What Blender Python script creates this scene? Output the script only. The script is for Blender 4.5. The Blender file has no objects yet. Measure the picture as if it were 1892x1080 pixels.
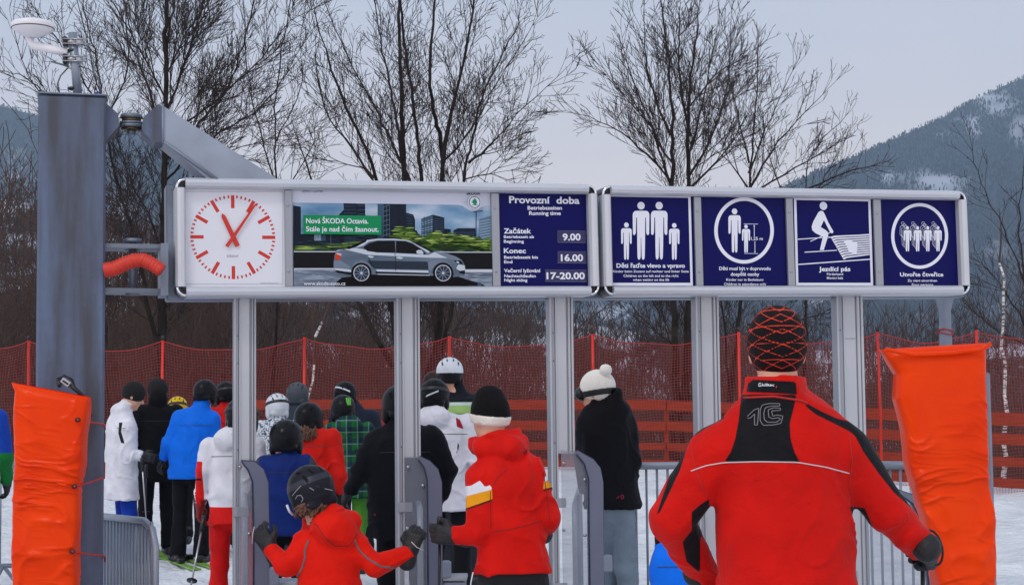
import bpy, math, random
import numpy as np
from mathutils import Vector, Matrix
from mathutils.geometry import tessellate_polygon
from mathutils.bvhtree import BVHTree
S = bpy.context.scene
COL = S.collection
R = math.radians
# ------------------------------------------------------------------ camera
PW, PH, FPX = 1892.0, 1080.0, 3000.0
CAMZ = 1.47
PITCH, ROLL = R(4.0), R(0.65)
_r0 = Vector((1, 0, 0)); _f = Vector((0, math.cos(PITCH), math.sin(PITCH))); _u0 = Vector((0, -math.sin(PITCH), math.cos(PITCH)))
_u = math.cos(ROLL)*_u0 + math.sin(ROLL)*_r0
_r = math.cos(ROLL)*_r0 - math.sin(ROLL)*_u0
cam_data = bpy.data.cameras.new("camera"); cam = bpy.data.objects.new("camera", cam_data); COL.objects.link(cam)
cam_data.sensor_width = 36; cam_data.lens = FPX/PW*36; cam_data.clip_start = 0.1; cam_data.clip_end = 20000
M = Matrix((_r, _u, -_f)).transposed().to_4x4(); M.translation = Vector((0, 0, CAMZ)); cam.matrix_world = M
S.camera = cam
CAM = Vector((0, 0, CAMZ))
def ray(px, py):
    return (_r*((px-PW/2)/FPX) + _u*((PH/2-py)/FPX) + _f)
def P(px, py, Y):
    d = ray(px, py); return CAM + d*(Y/d.y)
_MC = np.array([list(_r), list(_u), list(_f)])
def proj(V):                       # points -> photograph pixels (used only to check sizes and place printed panels)
    q = (np.asarray(V)-np.array(CAM)) @ _MC.T
    return PW/2+FPX*q[:, 0]/q[:, 2], PH/2-FPX*q[:, 1]/q[:, 2]
# ------------------------------------------------------------------ world, sun, exposure
w = bpy.data.worlds.new("World"); S.world = w; w.use_nodes = True
nt = w.node_tree; nt.nodes.clear()
SUN_EL, SUN_AZ = R(48), R(205)
out = nt.nodes.new('ShaderNodeOutputWorld'); bg = nt.nodes.new('ShaderNodeBackground')
sky = nt.nodes.new('ShaderNodeTexSky'); sky.sky_type = 'NISHITA'; sky.sun_disc = False
sky.sun_elevation = SUN_EL; sky.sun_rotation = SUN_AZ; sky.air_density = 1.5; sky.dust_density = 3
bg.inputs[1].default_value = 0.135
tc = nt.nodes.new('ShaderNodeTexCoord')
mp = nt.nodes.new('ShaderNodeMapping'); mp.inputs['Scale'].default_value = (1.0, 1.0, 3.5)
nz = nt.nodes.new('ShaderNodeTexNoise'); nz.inputs['Scale'].default_value = 2.2; nz.inputs['Detail'].default_value = 5; nz.inputs['Roughness'].default_value = 0.5
cr = nt.nodes.new('ShaderNodeValToRGB')
cr.color_ramp.elements[0].position = 0.38; cr.color_ramp.elements[0].color = (4.5, 5.1, 6.4, 1)
cr.color_ramp.elements[1].position = 0.68; cr.color_ramp.elements[1].color = (6.6, 6.7, 7.5, 1)
sep = nt.nodes.new('ShaderNodeSeparateXYZ')
cr2 = nt.nodes.new('ShaderNodeValToRGB')
e = cr2.color_ramp.elements
e[0].position = 0.0; e[0].color = (16.4, 12.9, 10.9, 1); e[1].position = 0.27; e[1].color = (5.7, 6.0, 7.1, 1)
n_ = e.new(0.62); n_.color = (4.2, 4.5, 5.2, 1)
mxa = nt.nodes.new('ShaderNodeMixRGB'); mxa.inputs[0].default_value = 0.55
mxb = nt.nodes.new('ShaderNodeMixRGB'); mxb.inputs[0].default_value = 0.93
L = nt.links.new
L(tc.outputs['Generated'], mp.inputs[0]); L(mp.outputs[0], nz.inputs['Vector']); L(nz.outputs['Fac'], cr.inputs[0])
L(tc.outputs['Generated'], sep.inputs[0]); L(sep.outputs['Z'], cr2.inputs[0])
L(cr.outputs[0], mxa.inputs[1]); L(cr2.outputs[0], mxa.inputs[2])
L(sky.outputs[0], mxb.inputs[1]); L(mxa.outputs[0], mxb.inputs[2])
L(mxb.outputs[0], bg.inputs[0]); L(bg.outputs[0], out.inputs[0])
sd = bpy.data.lights.new("sun", 'SUN'); sd.energy = 0.9; sd.angle = R(14); sd.color = (1.0, 0.95, 0.88)
so = bpy.data.objects.new("sun", sd); COL.objects.link(so)
so.rotation_euler = (R(90)-SUN_EL, 0, R(180)-SUN_AZ+R(0))
_sd = Vector((math.sin(SUN_AZ)*math.cos(SUN_EL), math.cos(SUN_AZ)*math.cos(SUN_EL), math.sin(SUN_EL)))
so.rotation_euler = _sd.to_track_quat('Z', 'Y').to_euler()
S.view_settings.view_transform = 'Standard'; S.view_settings.look = 'None'
S.view_settings.exposure = 0.0; S.view_settings.gamma = 1.0
S.render.engine = 'CYCLES'
S.cycles.max_bounces = 6; S.cycles.volume_bounces = 0; S.cycles.transparent_max_bounces = 16

# ------------------------------------------------------------------ materials
def lin(c):
    return tuple((x/255/12.92 if x/255 <= 0.04045 else ((x/255+0.055)/1.055)**2.4) for x in c)
def node_mat(name):
    m = bpy.data.materials.new(name); m.use_nodes = True
    return m, m.node_tree, m.node_tree.nodes['Principled BSDF']
def mat(name, rgb, rough=0.6, metal=0.0, var=0.0, vscale=6.0, bump=0.0, bscale=40.0, spec=0.5, coat=0.0, stretch=(1, 1, 1), k=1.0):
    m, t, b = node_mat(name)
    c = tuple(x*k for x in lin(rgb))
    b.inputs['Base Color'].default_value = (*c, 1); b.inputs['Roughness'].default_value = rough
    b.inputs['Metallic'].default_value = metal; b.inputs['Specular IOR Level'].default_value = spec
    b.inputs['Coat Weight'].default_value = coat
    tcn = t.nodes.new('ShaderNodeTexCoord'); mpn = t.nodes.new('ShaderNodeMapping'); mpn.inputs['Scale'].default_value = stretch
    t.links.new(tcn.outputs['Object'], mpn.inputs[0])
    if var:
        n = t.nodes.new('ShaderNodeTexNoise'); n.inputs['Scale'].default_value = vscale; n.inputs['Detail'].default_value = 6
        r = t.nodes.new('ShaderNodeValToRGB'); r.color_ramp.elements[0].position = 0.3; r.color_ramp.elements[1].position = 0.7
        r.color_ramp.elements[0].color = (*[x*(1-var) for x in c], 1); r.color_ramp.elements[1].color = (*[min(1, x*(1+var)) for x in c], 1)
        t.links.new(mpn.outputs[0], n.inputs['Vector']); t.links.new(n.outputs['Fac'], r.inputs[0]); t.links.new(r.outputs[0], b.inputs['Base Color'])
    if bump:
        n = t.nodes.new('ShaderNodeTexNoise'); n.inputs['Scale'].default_value = bscale; n.inputs['Detail'].default_value = 4
        bn = t.nodes.new('ShaderNodeBump'); bn.inputs['Strength'].default_value = bump; bn.inputs['Distance'].default_value = 0.01
        t.links.new(mpn.outputs[0], n.inputs['Vector']); t.links.new(n.outputs['Fac'], bn.inputs['Height']); t.links.new(bn.outputs[0], b.inputs['Normal'])
    return m
def mix_on(t, fac_socket, a_socket_or_col, bcol):
    x = t.nodes.new('ShaderNodeMixRGB')
    t.links.new(fac_socket, x.inputs[0])
    if isinstance(a_socket_or_col, tuple): x.inputs[1].default_value = (*a_socket_or_col, 1)
    else: t.links.new(a_socket_or_col, x.inputs[1])
    if isinstance(bcol, tuple): x.inputs[2].default_value = (*bcol, 1)
    else: t.links.new(bcol, x.inputs[2])
    return x.outputs[0]
def fabric(name, rgb, zones=(), rough=0.75, bump=0.35, plaid=False, speckle=None, zw=0.0015, sheen=0.04):
    """cloth: base colour, panels given by per-vertex distance attributes, weave and crease bump"""
    m, t, b = node_mat(name)
    c = lin(rgb)
    tcn = t.nodes.new('ShaderNodeTexCoord')
    n = t.nodes.new('ShaderNodeTexNoise'); n.inputs['Scale'].default_value = 7; n.inputs['Detail'].default_value = 5
    t.links.new(tcn.outputs['Object'], n.inputs['Vector'])
    mr = t.nodes.new('ShaderNodeMapRange'); mr.inputs['From Min'].default_value = 0.3; mr.inputs['From Max'].default_value = 0.7
    mr.inputs['To Min'].default_value = 0.86; mr.inputs['To Max'].default_value = 1.12
    t.links.new(n.outputs['Fac'], mr.inputs[0])
    cur = tuple(c)
    if plaid:
        sx = t.nodes.new('ShaderNodeSeparateXYZ'); t.links.new(tcn.outputs['Object'], sx.inputs[0])
        def band(axis, freq, ph, thr, col, cur, fac=0.75):
            mm = t.nodes.new('ShaderNodeMath'); mm.operation = 'MULTIPLY_ADD'; mm.inputs[1].default_value = freq; mm.inputs[2].default_value = ph
            t.links.new(sx.outputs[axis], mm.inputs[0])
            ss = t.nodes.new('ShaderNodeMath'); ss.operation = 'SINE'; t.links.new(mm.outputs[0], ss.inputs[0])
            g = t.nodes.new('ShaderNodeMath'); g.operation = 'GREATER_THAN'; g.inputs[1].default_value = thr; t.links.new(ss.outputs[0], g.inputs[0])
            q = t.nodes.new('ShaderNodeMath'); q.operation = 'MULTIPLY'; q.inputs[1].default_value = fac; t.links.new(g.outputs[0], q.inputs[0])
            return mix_on(t, q.outputs[0], cur, lin(col))
        for a, f, ph, th, col, fa in plaid:
            cur = band(a, f, ph, th, col, cur, fa)
    if speckle:
        n2 = t.nodes.new('ShaderNodeTexNoise'); n2.inputs['Scale'].default_value = 42; n2.inputs['Detail'].default_value = 2; n2.inputs['Distortion'].default_value = 1.5
        t.links.new(tcn.outputs['Object'], n2.inputs['Vector'])
        g = t.nodes.new('ShaderNodeMath'); g.operation = 'GREATER_THAN'; g.inputs[1].default_value = 0.52; t.links.new(n2.outputs['Fac'], g.inputs[0])
        cur = mix_on(t, g.outputs[0], cur, lin(speckle))
    for an, col in zones:
        at = t.nodes.new('ShaderNodeAttribute'); at.attribute_name = an
        z = t.nodes.new('ShaderNodeMapRange'); z.inputs['From Min'].default_value = -zw; z.inputs['From Max'].default_value = zw
        t.links.new(at.outputs['Fac'], z.inputs[0]); cur = mix_on(t, z.outputs[0], cur, lin(col))
    x = t.nodes.new('ShaderNodeVectorMath'); x.operation = 'SCALE'
    if isinstance(cur, tuple): x.inputs[0].default_value = cur
    else: t.links.new(cur, x.inputs[0])
    t.links.new(mr.outputs[0], x.inputs['Scale']); t.links.new(x.outputs[0], b.inputs['Base Color'])
    b.inputs['Roughness'].default_value = rough; b.inputs['Sheen Weight'].default_value = sheen
    b.inputs['Specular IOR Level'].default_value = 0.1
    n3 = t.nodes.new('ShaderNodeTexNoise'); n3.inputs['Scale'].default_value = 14; n3.inputs['Detail'].default_value = 7; n3.inputs['Distortion'].default_value = 0.8; n3.inputs['Roughness'].default_value = 0.55
    t.links.new(tcn.outputs['Object'], n3.inputs['Vector'])
    bn = t.nodes.new('ShaderNodeBump'); bn.inputs['Strength'].default_value = bump; bn.inputs['Distance'].default_value = 0.02
    t.links.new(n3.outputs['Fac'], bn.inputs['Height']); t.links.new(bn.outputs[0], b.inputs['Normal'])
    return m

# ------------------------------------------------------------------ mesh helpers
class MB:
    def __init__(s): s.v = []; s.f = []; s.m = []; s.sm = []; s.mats = []; s.n = 0
    def slot(s, m):
        if m not in s.mats: s.mats.append(m)
        return s.mats.index(m)
    def add(s, vs, fs, m, smooth=False):
        i = s.slot(m); n = s.n
        s.v.extend([tuple(v) for v in vs]); s.n += len(vs)
        for f in fs: s.f.append(tuple(int(a)+n for a in f)); s.m.append(i); s.sm.append(smooth)
    def box(s, c, size, m, rot=None, bev=0.0):
        x, y, z = [a/2 for a in size]; c = Vector(c)
        if bev > 0:
            b = min(bev, x*.9, y*.9, z*.9); vs = []
            # bevelled box: 24 vertices
            idx = {}
            for sx in (-1, 1):
                for sy in (-1, 1):
                    for sz in (-1, 1):
                        for ax in range(3):
                            p = [sx*(x-b), sy*(y-b), sz*(z-b)]; p[ax] = (sx*x, sy*y, sz*z)[ax]
                            idx[(sx, sy, sz, ax)] = len(vs); vs.append(Vector(p))
            fs = []
            g = lambda a, b_, c_, ax: idx[(a, b_, c_, ax)]
            for q in (-1, 1):
                fs += [[g(q, -1, -1, 0), g(q, 1, -1, 0), g(q, 1, 1, 0), g(q, -1, 1, 0)][::q], [g(-1, q, -1, 1), g(1, q, -1, 1), g(1, q, 1, 1), g(-1, q, 1, 1)][::-q], [g(-1, -1, q, 2), g(1, -1, q, 2), g(1, 1, q, 2), g(-1, 1, q, 2)][::q]]
            for a in (-1, 1):
                for b_ in (-1, 1):
                    fs.append([g(a, b_, -1, 0), g(a, b_, 1, 0), g(a, b_, 1, 1), g(a, b_, -1, 1)][::-a*b_])
                    fs.append([g(a, -1, b_, 0), g(a, 1, b_, 0), g(a, 1, b_, 2), g(a, -1, b_, 2)][::a*b_])
                    fs.append([g(-1, a, b_, 1), g(1, a, b_, 1), g(1, a, b_, 2), g(-1, a, b_, 2)][::-a*b_])
                    for c_ in (-1, 1): fs.append([g(a, b_, c_, 0), g(a, b_, c_, 1), g(a, b_, c_, 2)][::a*b_*c_])
        else:
            vs = [Vector((i*x, j*y, k*z)) for i in (-1, 1) for j in (-1, 1) for k in (-1, 1)]
            fs = [(0, 1, 3, 2), (4, 6, 7, 5), (0, 4, 5, 1), (2, 3, 7, 6), (0, 2, 6, 4), (1, 5, 7, 3)]
        if rot is not None: vs = [rot @ v for v in vs]
        s.add([v+c for v in vs], fs, m)
    def tube(s, pts, rad, m, n=8, cap=True, smooth=True, closed=False):
        pts = [Vector(p) for p in pts]; k = len(pts)
        if not hasattr(rad, '__len__'): rad = [rad]*k
        vs = []; fs = []; prev = None
        for i in range(k):
            if closed: t = pts[(i+1) % k]-pts[i-1]
            else: t = pts[min(i+1, k-1)]-pts[max(i-1, 0)]
            if t.length < 1e-9: t = Vector((0, 0, 1))
            t.normalize()
            if prev is None:
                a = Vector((0, 0, 1)) if abs(t.z) < .9 else Vector((1, 0, 0)); u = t.cross(a).normalized()
            else:
                u = prev-t*prev.dot(t)
                u = u.normalized() if u.length > 1e-6 else t.orthogonal().normalized()
            prev = u; w_ = t.cross(u)
            for j in range(n):
                an = 2*math.pi*j/n; vs.append(pts[i]+(u*math.cos(an)+w_*math.sin(an))*rad[i])
        for i in range(k if closed else k-1):
            for j in range(n):
                a = i*n+j; b = i*n+(j+1) % n; c = ((i+1) % k)*n+(j+1) % n; d = ((i+1) % k)*n+j
                fs.append((a, b, c, d))
        if cap and not closed: fs.append(tuple(range(n))[::-1]); fs.append(tuple((k-1)*n+j for j in range(n)))
        s.add(vs, fs, m, smooth)
    def cyl(s, a, b, r, m, n=16, r2=None): s.tube([a, b], [r, r if r2 is None else r2], m, n, smooth=n > 10)
    def sphere(s, c, r, m, n=12, sc=(1, 1, 1)):
        vs = []; fs = []; c = Vector(c)
        for i in range(n//2+1):
            th = math.pi*i/(n//2)
            for j in range(n):
                ph = 2*math.pi*j/n
                vs.append(c+Vector((math.sin(th)*math.cos(ph)*sc[0], math.sin(th)*math.sin(ph)*sc[1], math.cos(th)*sc[2]))*r)
        for i in range(n//2):
            for j in range(n):
                fs.append((i*n+j, (i+1)*n+j, (i+1)*n+(j+1) % n, i*n+(j+1) % n))
        s.add(vs, fs, m, True)
    def poly(s, pts, m, d=None):            # flat polygon (3D points), optional extrusion vector d
        pts = [Vector(p) for p in pts]
        tris = tessellate_polygon([pts])
        nrm = Vector((0, 0, 0))
        for i in range(len(pts)): nrm += pts[i].cross(pts[(i+1) % len(pts)])
        n = len(pts)
        if d is None: s.add(pts, tris, m); return
        d = Vector(d); vs = pts+[p+d for p in pts]
        fs = [t for t in tris]+[tuple(a+n for a in t) for t in tris]+[(i, (i+1) % n, (i+1) % n+n, i+n) for i in range(n)]
        s.add(vs, fs, m)
    def build(s, name, parent=None, recalc=False):
        me = bpy.data.meshes.new(name); me.from_pydata(s.v, [], s.f)
        for m in s.mats: me.materials.append(m)
        me.polygons.foreach_set('material_index', s.m); me.polygons.foreach_set('use_smooth', s.sm)
        me.validate(); me.update()
        o = bpy.data.objects.new(name, me); COL.objects.link(o)
        if parent is not None: o.parent = parent
        return o
def tag(o, label=None, cat=None, group=None, kind=None):
    if label: o['label'] = label
    if cat: o['category'] = cat
    if group: o['group'] = group
    if kind: o['kind'] = kind
    return o
def thing(name, label, cat, loc=(0, 0, 0), group=None):
    o = bpy.data.objects.new(name, None); COL.objects.link(o); o.location = loc; o.empty_display_size = 0.2
    return tag(o, label, cat, group)
def np_mesh(name, V, F, m, parent=None, smooth=True, attrs=None):
    me = bpy.data.meshes.new(name)
    V = np.asarray(V, dtype=np.float32); F = np.asarray(F, dtype=np.int32)
    me.vertices.add(len(V)); me.vertices.foreach_set('co', V.ravel())
    k = F.shape[1]
    me.loops.add(F.size); me.loops.foreach_set('vertex_index', F.ravel())
    me.polygons.add(len(F)); me.polygons.foreach_set('loop_start', np.arange(0, F.size, k, dtype=np.int32))
    me.polygons.foreach_set('use_smooth', np.full(len(F), smooth))
    for mm in (m if isinstance(m, (list, tuple)) else [m]): me.materials.append(mm)
    me.update(calc_edges=True); me.validate()
    if attrs:
        for k_, a in attrs.items():
            at = me.attributes.new(k_, 'FLOAT', 'POINT'); at.data.foreach_set('value', np.asarray(a, dtype=np.float32))
    o = bpy.data.objects.new(name, me); COL.objects.link(o)
    if parent is not None: o.parent = parent
    return o
# value noise -------------------------------------------------------
_rt = np.random.RandomState(7).rand(65536).astype(np.float32)
def vnoise(p):
    p = np.asarray(p); i = np.floor(p).astype(np.int64); f = p-i; f = f*f*(3-2*f)
    def h(a, b, c): return _rt[((i[:, 0]+a)*73856093 ^ (i[:, 1]+b)*19349663 ^ (i[:, 2]+c)*83492791) & 65535]
    x, y, z = f[:, 0], f[:, 1], f[:, 2]
    l = lambda a, b, t: a+(b-a)*t
    return l(l(l(h(0, 0, 0), h(1, 0, 0), x), l(h(0, 1, 0), h(1, 1, 0), x), y), l(l(h(0, 0, 1), h(1, 0, 1), x), l(h(0, 1, 1), h(1, 1, 1), x), y), z)*2-1
def fbm(p, o=4):
    s = 0; a = 1
    for k in range(o): s = s+a*vnoise(p*(2.03**k)+k*17.3); a *= .5
    return s
# text --------------------------------------------------------------
_tc = {}
def text_mesh(st, off=0.0):
    key = (st, off)
    if key in _tc: return _tc[key]
    cu = bpy.data.curves.new('lettering', 'FONT'); cu.body = st; cu.size = 1; cu.offset = off; cu.resolution_u = 4
    ob = bpy.data.objects.new('lettering', cu); COL.objects.link(ob)
    dg = bpy.context.evaluated_depsgraph_get(); dg.update()
    me = bpy.data.meshes.new_from_object(ob.evaluated_get(dg))
    vs = [tuple(v.co) for v in me.vertices]; fs = [tuple(p.vertices) for p in me.polygons]
    bpy.data.objects.remove(ob); bpy.data.curves.remove(cu); bpy.data.meshes.remove(me)
    _tc[key] = (vs, fs); return vs, fs
def cap_h(off): 
    vs, _ = text_mesh('H', off); return max(v[1] for v in vs)
# ================================================================== ground, hills
def gz(x, y):
    """snow height"""
    x, y = np.broadcast_arrays(np.asarray(x, float), np.asarray(y, float))
    t = np.clip((y-18.5)/5.0, 0, 1); t = t*t*(3-2*t)
    top = 0.52+(0.10-0.52)*np.clip((x-3.0)/4.0, 0, 1)
    q_ = np.stack([np.ravel(x)*3.2, np.ravel(y)*2.2, np.ravel(x)*0], -1)
    z = t*top + 0.02*np.sin(x*1.7+y*0.6)*np.sin(y*1.1) + (.034*fbm(q_, 3)).reshape(np.shape(x))*(y < 30)
    f = np.clip((y-26)/60, 0, 1)
    z = z - f*f*(3-2*f)*16
    return z
def m_snow():
    m, t, b = node_mat('snow')
    b.inputs['Roughness'].default_value = 0.75; b.inputs['Specular IOR Level'].default_value = 0.3
    tcn = t.nodes.new('ShaderNodeTexCoord')
    n = t.nodes.new('ShaderNodeTexNoise'); n.inputs['Scale'].default_value = 1.3; n.inputs['Detail'].default_value = 9; n.inputs['Roughness'].default_value = .65
    r = t.nodes.new('ShaderNodeValToRGB'); r.color_ramp.elements[0].position = .3; r.color_ramp.elements[1].position = .62
    r.color_ramp.elements[0].color = (.60, .63, .68, 1); r.color_ramp.elements[1].color = (.85, .87, .90, 1)
    t.links.new(tcn.outputs['Object'], n.inputs['Vector']); t.links.new(n.outputs['Fac'], r.inputs[0]); t.links.new(r.outputs[0], b.inputs['Base Color'])
    n2 = t.nodes.new('ShaderNodeTexNoise'); n2.inputs['Scale'].default_value = 9; n2.inputs['Detail'].default_value = 8
    bn = t.nodes.new('ShaderNodeBump'); bn.inputs['Strength'].default_value = 1.0; bn.inputs['Distance'].default_value = .11
    t.links.new(tcn.outputs['Object'], n2.inputs['Vector']); t.links.new(n2.outputs['Fac'], bn.inputs['Height']); t.links.new(bn.outputs[0], b.inputs['Normal'])
    return m
M_SNOW = m_snow()
def grid_mesh(name, X, Y, Z, m):
    ny, nx = X.shape
    V = np.stack([X, Y, Z], -1).reshape(-1, 3); I = np.arange(ny*nx).reshape(ny, nx)
    F = np.stack([I[:-1, :-1], I[:-1, 1:], I[1:, 1:], I[1:, :-1]], -1).reshape(-1, 4)
    return np_mesh(name, V, F, m)
ys = np.concatenate([np.linspace(-8, 30, 200), np.linspace(32, 100, 24), np.geomspace(110, 3000, 14)])
us = np.concatenate([np.linspace(-1, -.5, 16)[:-1], np.linspace(-.5, .5, 260), np.linspace(.5, 1, 16)[1:]])
X = us[None, :]*(18+ys[:, None].clip(0)*.62); Y = np.repeat(ys[:, None], len(us), 1)
g = grid_mesh('snow_ground', X, Y, gz(X, Y), M_SNOW); tag(g, kind='structure')

def m_hill(name, tree, tree2, snow, nscale, thr, stretch=(1, 1, 1), clr=False):
    m, t, b = node_mat(name); b.inputs['Roughness'].default_value = .9
    tcn = t.nodes.new('ShaderNodeTexCoord'); mp_ = t.nodes.new('ShaderNodeMapping'); mp_.inputs['Scale'].default_value = stretch
    t.links.new(tcn.outputs['Object'], mp_.inputs[0])
    n = t.nodes.new('ShaderNodeTexNoise'); n.inputs['Scale'].default_value = nscale; n.inputs['Detail'].default_value = 8; n.inputs['Roughness'].default_value = .6
    n2 = t.nodes.new('ShaderNodeTexNoise'); n2.inputs['Scale'].default_value = nscale*9; n2.inputs['Detail'].default_value = 5
    for q in (n, n2): t.links.new(mp_.outputs[0], q.inputs['Vector'])
    ra = t.nodes.new('ShaderNodeValToRGB'); ra.color_ramp.elements[0].position = .35; ra.color_ramp.elements[1].position = .7
    ra.color_ramp.elements[0].color = (*lin(tree), 1); ra.color_ramp.elements[1].color = (*lin(tree2), 1)
    t.links.new(n2.outputs['Fac'], ra.inputs[0])
    rb = t.nodes.new('ShaderNodeValToRGB'); rb.color_ramp.elements[0].position = thr; rb.color_ramp.elements[1].position = thr+.07
    t.links.new(n.outputs['Fac'], rb.inputs[0])
    rc = t.nodes.new('ShaderNodeMath'); rc.operation = 'MULTIPLY'; rc.inputs[1].default_value = .8; t.links.new(rb.outputs[0], rc.inputs[0])
    last = mix_on(t, rc.outputs[0], ra.outputs[0], lin(snow))
    if clr:
        at = t.nodes.new('ShaderNodeAttribute'); at.attribute_name = 'clearing'; z = t.nodes.new('ShaderNodeMapRange'); z.inputs['From Min'].default_value = -.15; z.inputs['From Max'].default_value = .45; z.inputs['To Max'].default_value = .8
        t.links.new(at.outputs['Fac'], z.inputs[0]); last = mix_on(t, z.outputs[0], last, lin(snow))
    t.links.new(last, b.inputs['Base Color'])
    return m
def interp(px, prof):
    return np.interp(px, [a for a, _ in prof], [b for _, b in prof])
def ridge(name, prof, Yc, depth, m, nx=240, ny=60, amp=0.0, base=-16.0, clear=None, xr=(-500, 2400)):
    """a hill whose crest, at distance Yc, rises to the given skyline; slopes fall towards and away from the viewer"""
    pxs = np.linspace(xr[0], xr[1], nx)
    top = []
    for a in pxs:
        top.append(P(a, interp(a, prof), Yc))
    top = np.array([list(q) for q in top])
    ts = np.linspace(0, 1.14, ny)
    X = np.zeros((ny, nx)); Y = X.copy(); Z = X.copy()
    for j, tt in enumerate(ts):
        yy = Yc-depth+tt*depth
        X[j] = top[:, 0]*(yy/Yc); Y[j] = yy
        s = tt if tt <= 1 else 1-(tt-1)*3
        hz = (top[:, 2]-base)*(s**1.15 if tt <= 1 else s)
        Z[j] = base+hz
    if amp:
        q = np.stack([X.ravel(), Y.ravel(), 0*X.ravel()], -1)/(depth*0.16)
        n = fbm(q, 5).reshape(X.shape)
        s = np.clip(ts, 0, 1)[:, None]
        Z += amp*n*np.clip(s*3, 0, 1)*np.clip(1.02-s, 0.06, 1)*1.0
    ob = grid_mesh(name, X, Y, Z, m)
    if clear is not None:
        at = ob.data.attributes.new('clearing', 'FLOAT', 'POINT'); at.data.foreach_set('value', clear(X.ravel(), Y.ravel(), Z.ravel()).astype(np.float32))
    return ob, (X, Y, Z)
FAR = [(-600, 150), (-100, 175), (0, 197), (70, 215), (150, 250), (205, 250), (240, 232), (290, 246), (350, 285), (500, 350), (700, 450), (900, 520), (1080, 520), (1250, 440),
       (1400, 375), (1500, 322), (1580, 290), (1640, 262), (1700, 237), (1750, 214), (1800, 185), (1850, 160), (1892, 143), (2000, 95), (2500, -60)]
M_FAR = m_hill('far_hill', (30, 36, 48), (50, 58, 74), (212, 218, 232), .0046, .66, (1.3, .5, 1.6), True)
def clearing(x, y, z):
    """snowy gaps in the far forest, where the slope carries them"""
    V = np.stack([x, y, z], -1); px, py = proj(V); s = np.zeros(len(px))
    for cx, cy, sx, sy, a in ((1838, 188, 46, 26, 1.0), (1800, 232, 16, 34, .8), (1735, 338, 52, 22, .95), (1690, 372, 60, 12, .7), (1880, 250, 20, 40, .6), (1640, 330, 14, 20, .6), (225, 395, 42, 70, 1.0), (30, 330, 40, 40, .7), (1110, 578, 70, 22, .95), (1500, 560, 60, 20, .6), (1890, 480, 70, 30, .6), (880, 600, 40, 30, .8)):
        s = np.maximum(s, a*np.exp(-((px-cx)/sx)**2-((py-cy)/sy)**2))
    n = fbm(np.stack([x*.020, y*.006, z*.022], -1), 4); n2 = fbm(np.stack([x*.05, y*.01, z*.02], -1), 3)
    return s*.95+.38*n+.22*n2-.42
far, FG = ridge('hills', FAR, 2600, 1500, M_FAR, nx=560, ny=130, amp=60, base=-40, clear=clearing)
tag(far, kind='structure')
MID = [(-600, 200), (-100, 300), (0, 372), (90, 385), (190, 400), (300, 425), (440, 470), (620, 520), (850, 560), (1000, 585), (1150, 610), (1300, 640), (1600, 650), (1892, 640), (2500, 600)]
M_MID = m_hill('near_hill', (46, 38, 38), (72, 60, 60), (205, 210, 224), .10, .50, (1, .8, 1.6))
mid, MG = ridge('wooded_slope', MID, 170, 110, M_MID, nx=240, ny=50, amp=7, base=-16)
tag(mid, kind='structure')

# distant forest: each tree a small crooked spindle with its bare crown; too many to count
def forest(name, G, n, hmin, hmax, wd, m, seed, keep, label):
    rs = np.random.RandomState(seed); X, Y, Z = G; ny, nx = X.shape
    a = rs.rand(n)*(nx-1.001); b = (rs.rand(n)**.6)*(ny*0.88); i = b.astype(int); j = a.astype(int); fa = a-j; fb = b-i
    bl = lambda A: (A[i, j]*(1-fa)+A[i, j+1]*fa)*(1-fb)+(A[i+1, j]*(1-fa)+A[i+1, j+1]*fa)*fb
    x, y, z = bl(X), bl(Y), bl(Z)
    k = keep(x, y, z); x, y, z = x[k], y[k], z[k]; n = len(x)
    h = hmin+(hmax-hmin)*rs.rand(n); w_ = wd*h*(.6+.8*rs.rand(n)); rot = rs.rand(n)*6.28
    V = []; rings = [(0, .03), (.28, .06), (.55, .33), (.85, .28), (1.0, .05)]
    for (t_, r_) in rings:
        for q in range(4):
            an = rot+q*math.pi/2+t_; rr = w_*r_*2*(.6+.8*rs.rand(n))
            V.append(np.stack([x+np.cos(an)*rr, y+np.sin(an)*rr, z-.5+h*(t_+.05*rs.randn(n)*(t_ > .3))], -1))
    V = np.stack(V, 1)                 # n,20,3
    F = []
    for l in range(4):
        for q in range(4):
            F.append((l*4+q, l*4+(q+1) % 4, (l+1)*4+(q+1) % 4, (l+1)*4+q))
    F = np.array(F)[None]+np.arange(n)[:, None, None]*20
    o = np_mesh(name, V.reshape(-1, 3), F.reshape(-1, 4), m, smooth=False)
    tag(o, label, 'forest', kind='stuff')
    return o
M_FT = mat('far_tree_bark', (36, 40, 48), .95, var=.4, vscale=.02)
def keep_far(x, y, z):
    return clearing(x, y, z) < -.05+.55*np.random.RandomState(1).rand(len(x))
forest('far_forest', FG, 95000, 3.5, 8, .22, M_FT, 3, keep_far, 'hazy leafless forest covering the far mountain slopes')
M_MT = mat('near_forest_bark', (66, 55, 52), .95, var=.45, vscale=.2)

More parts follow.
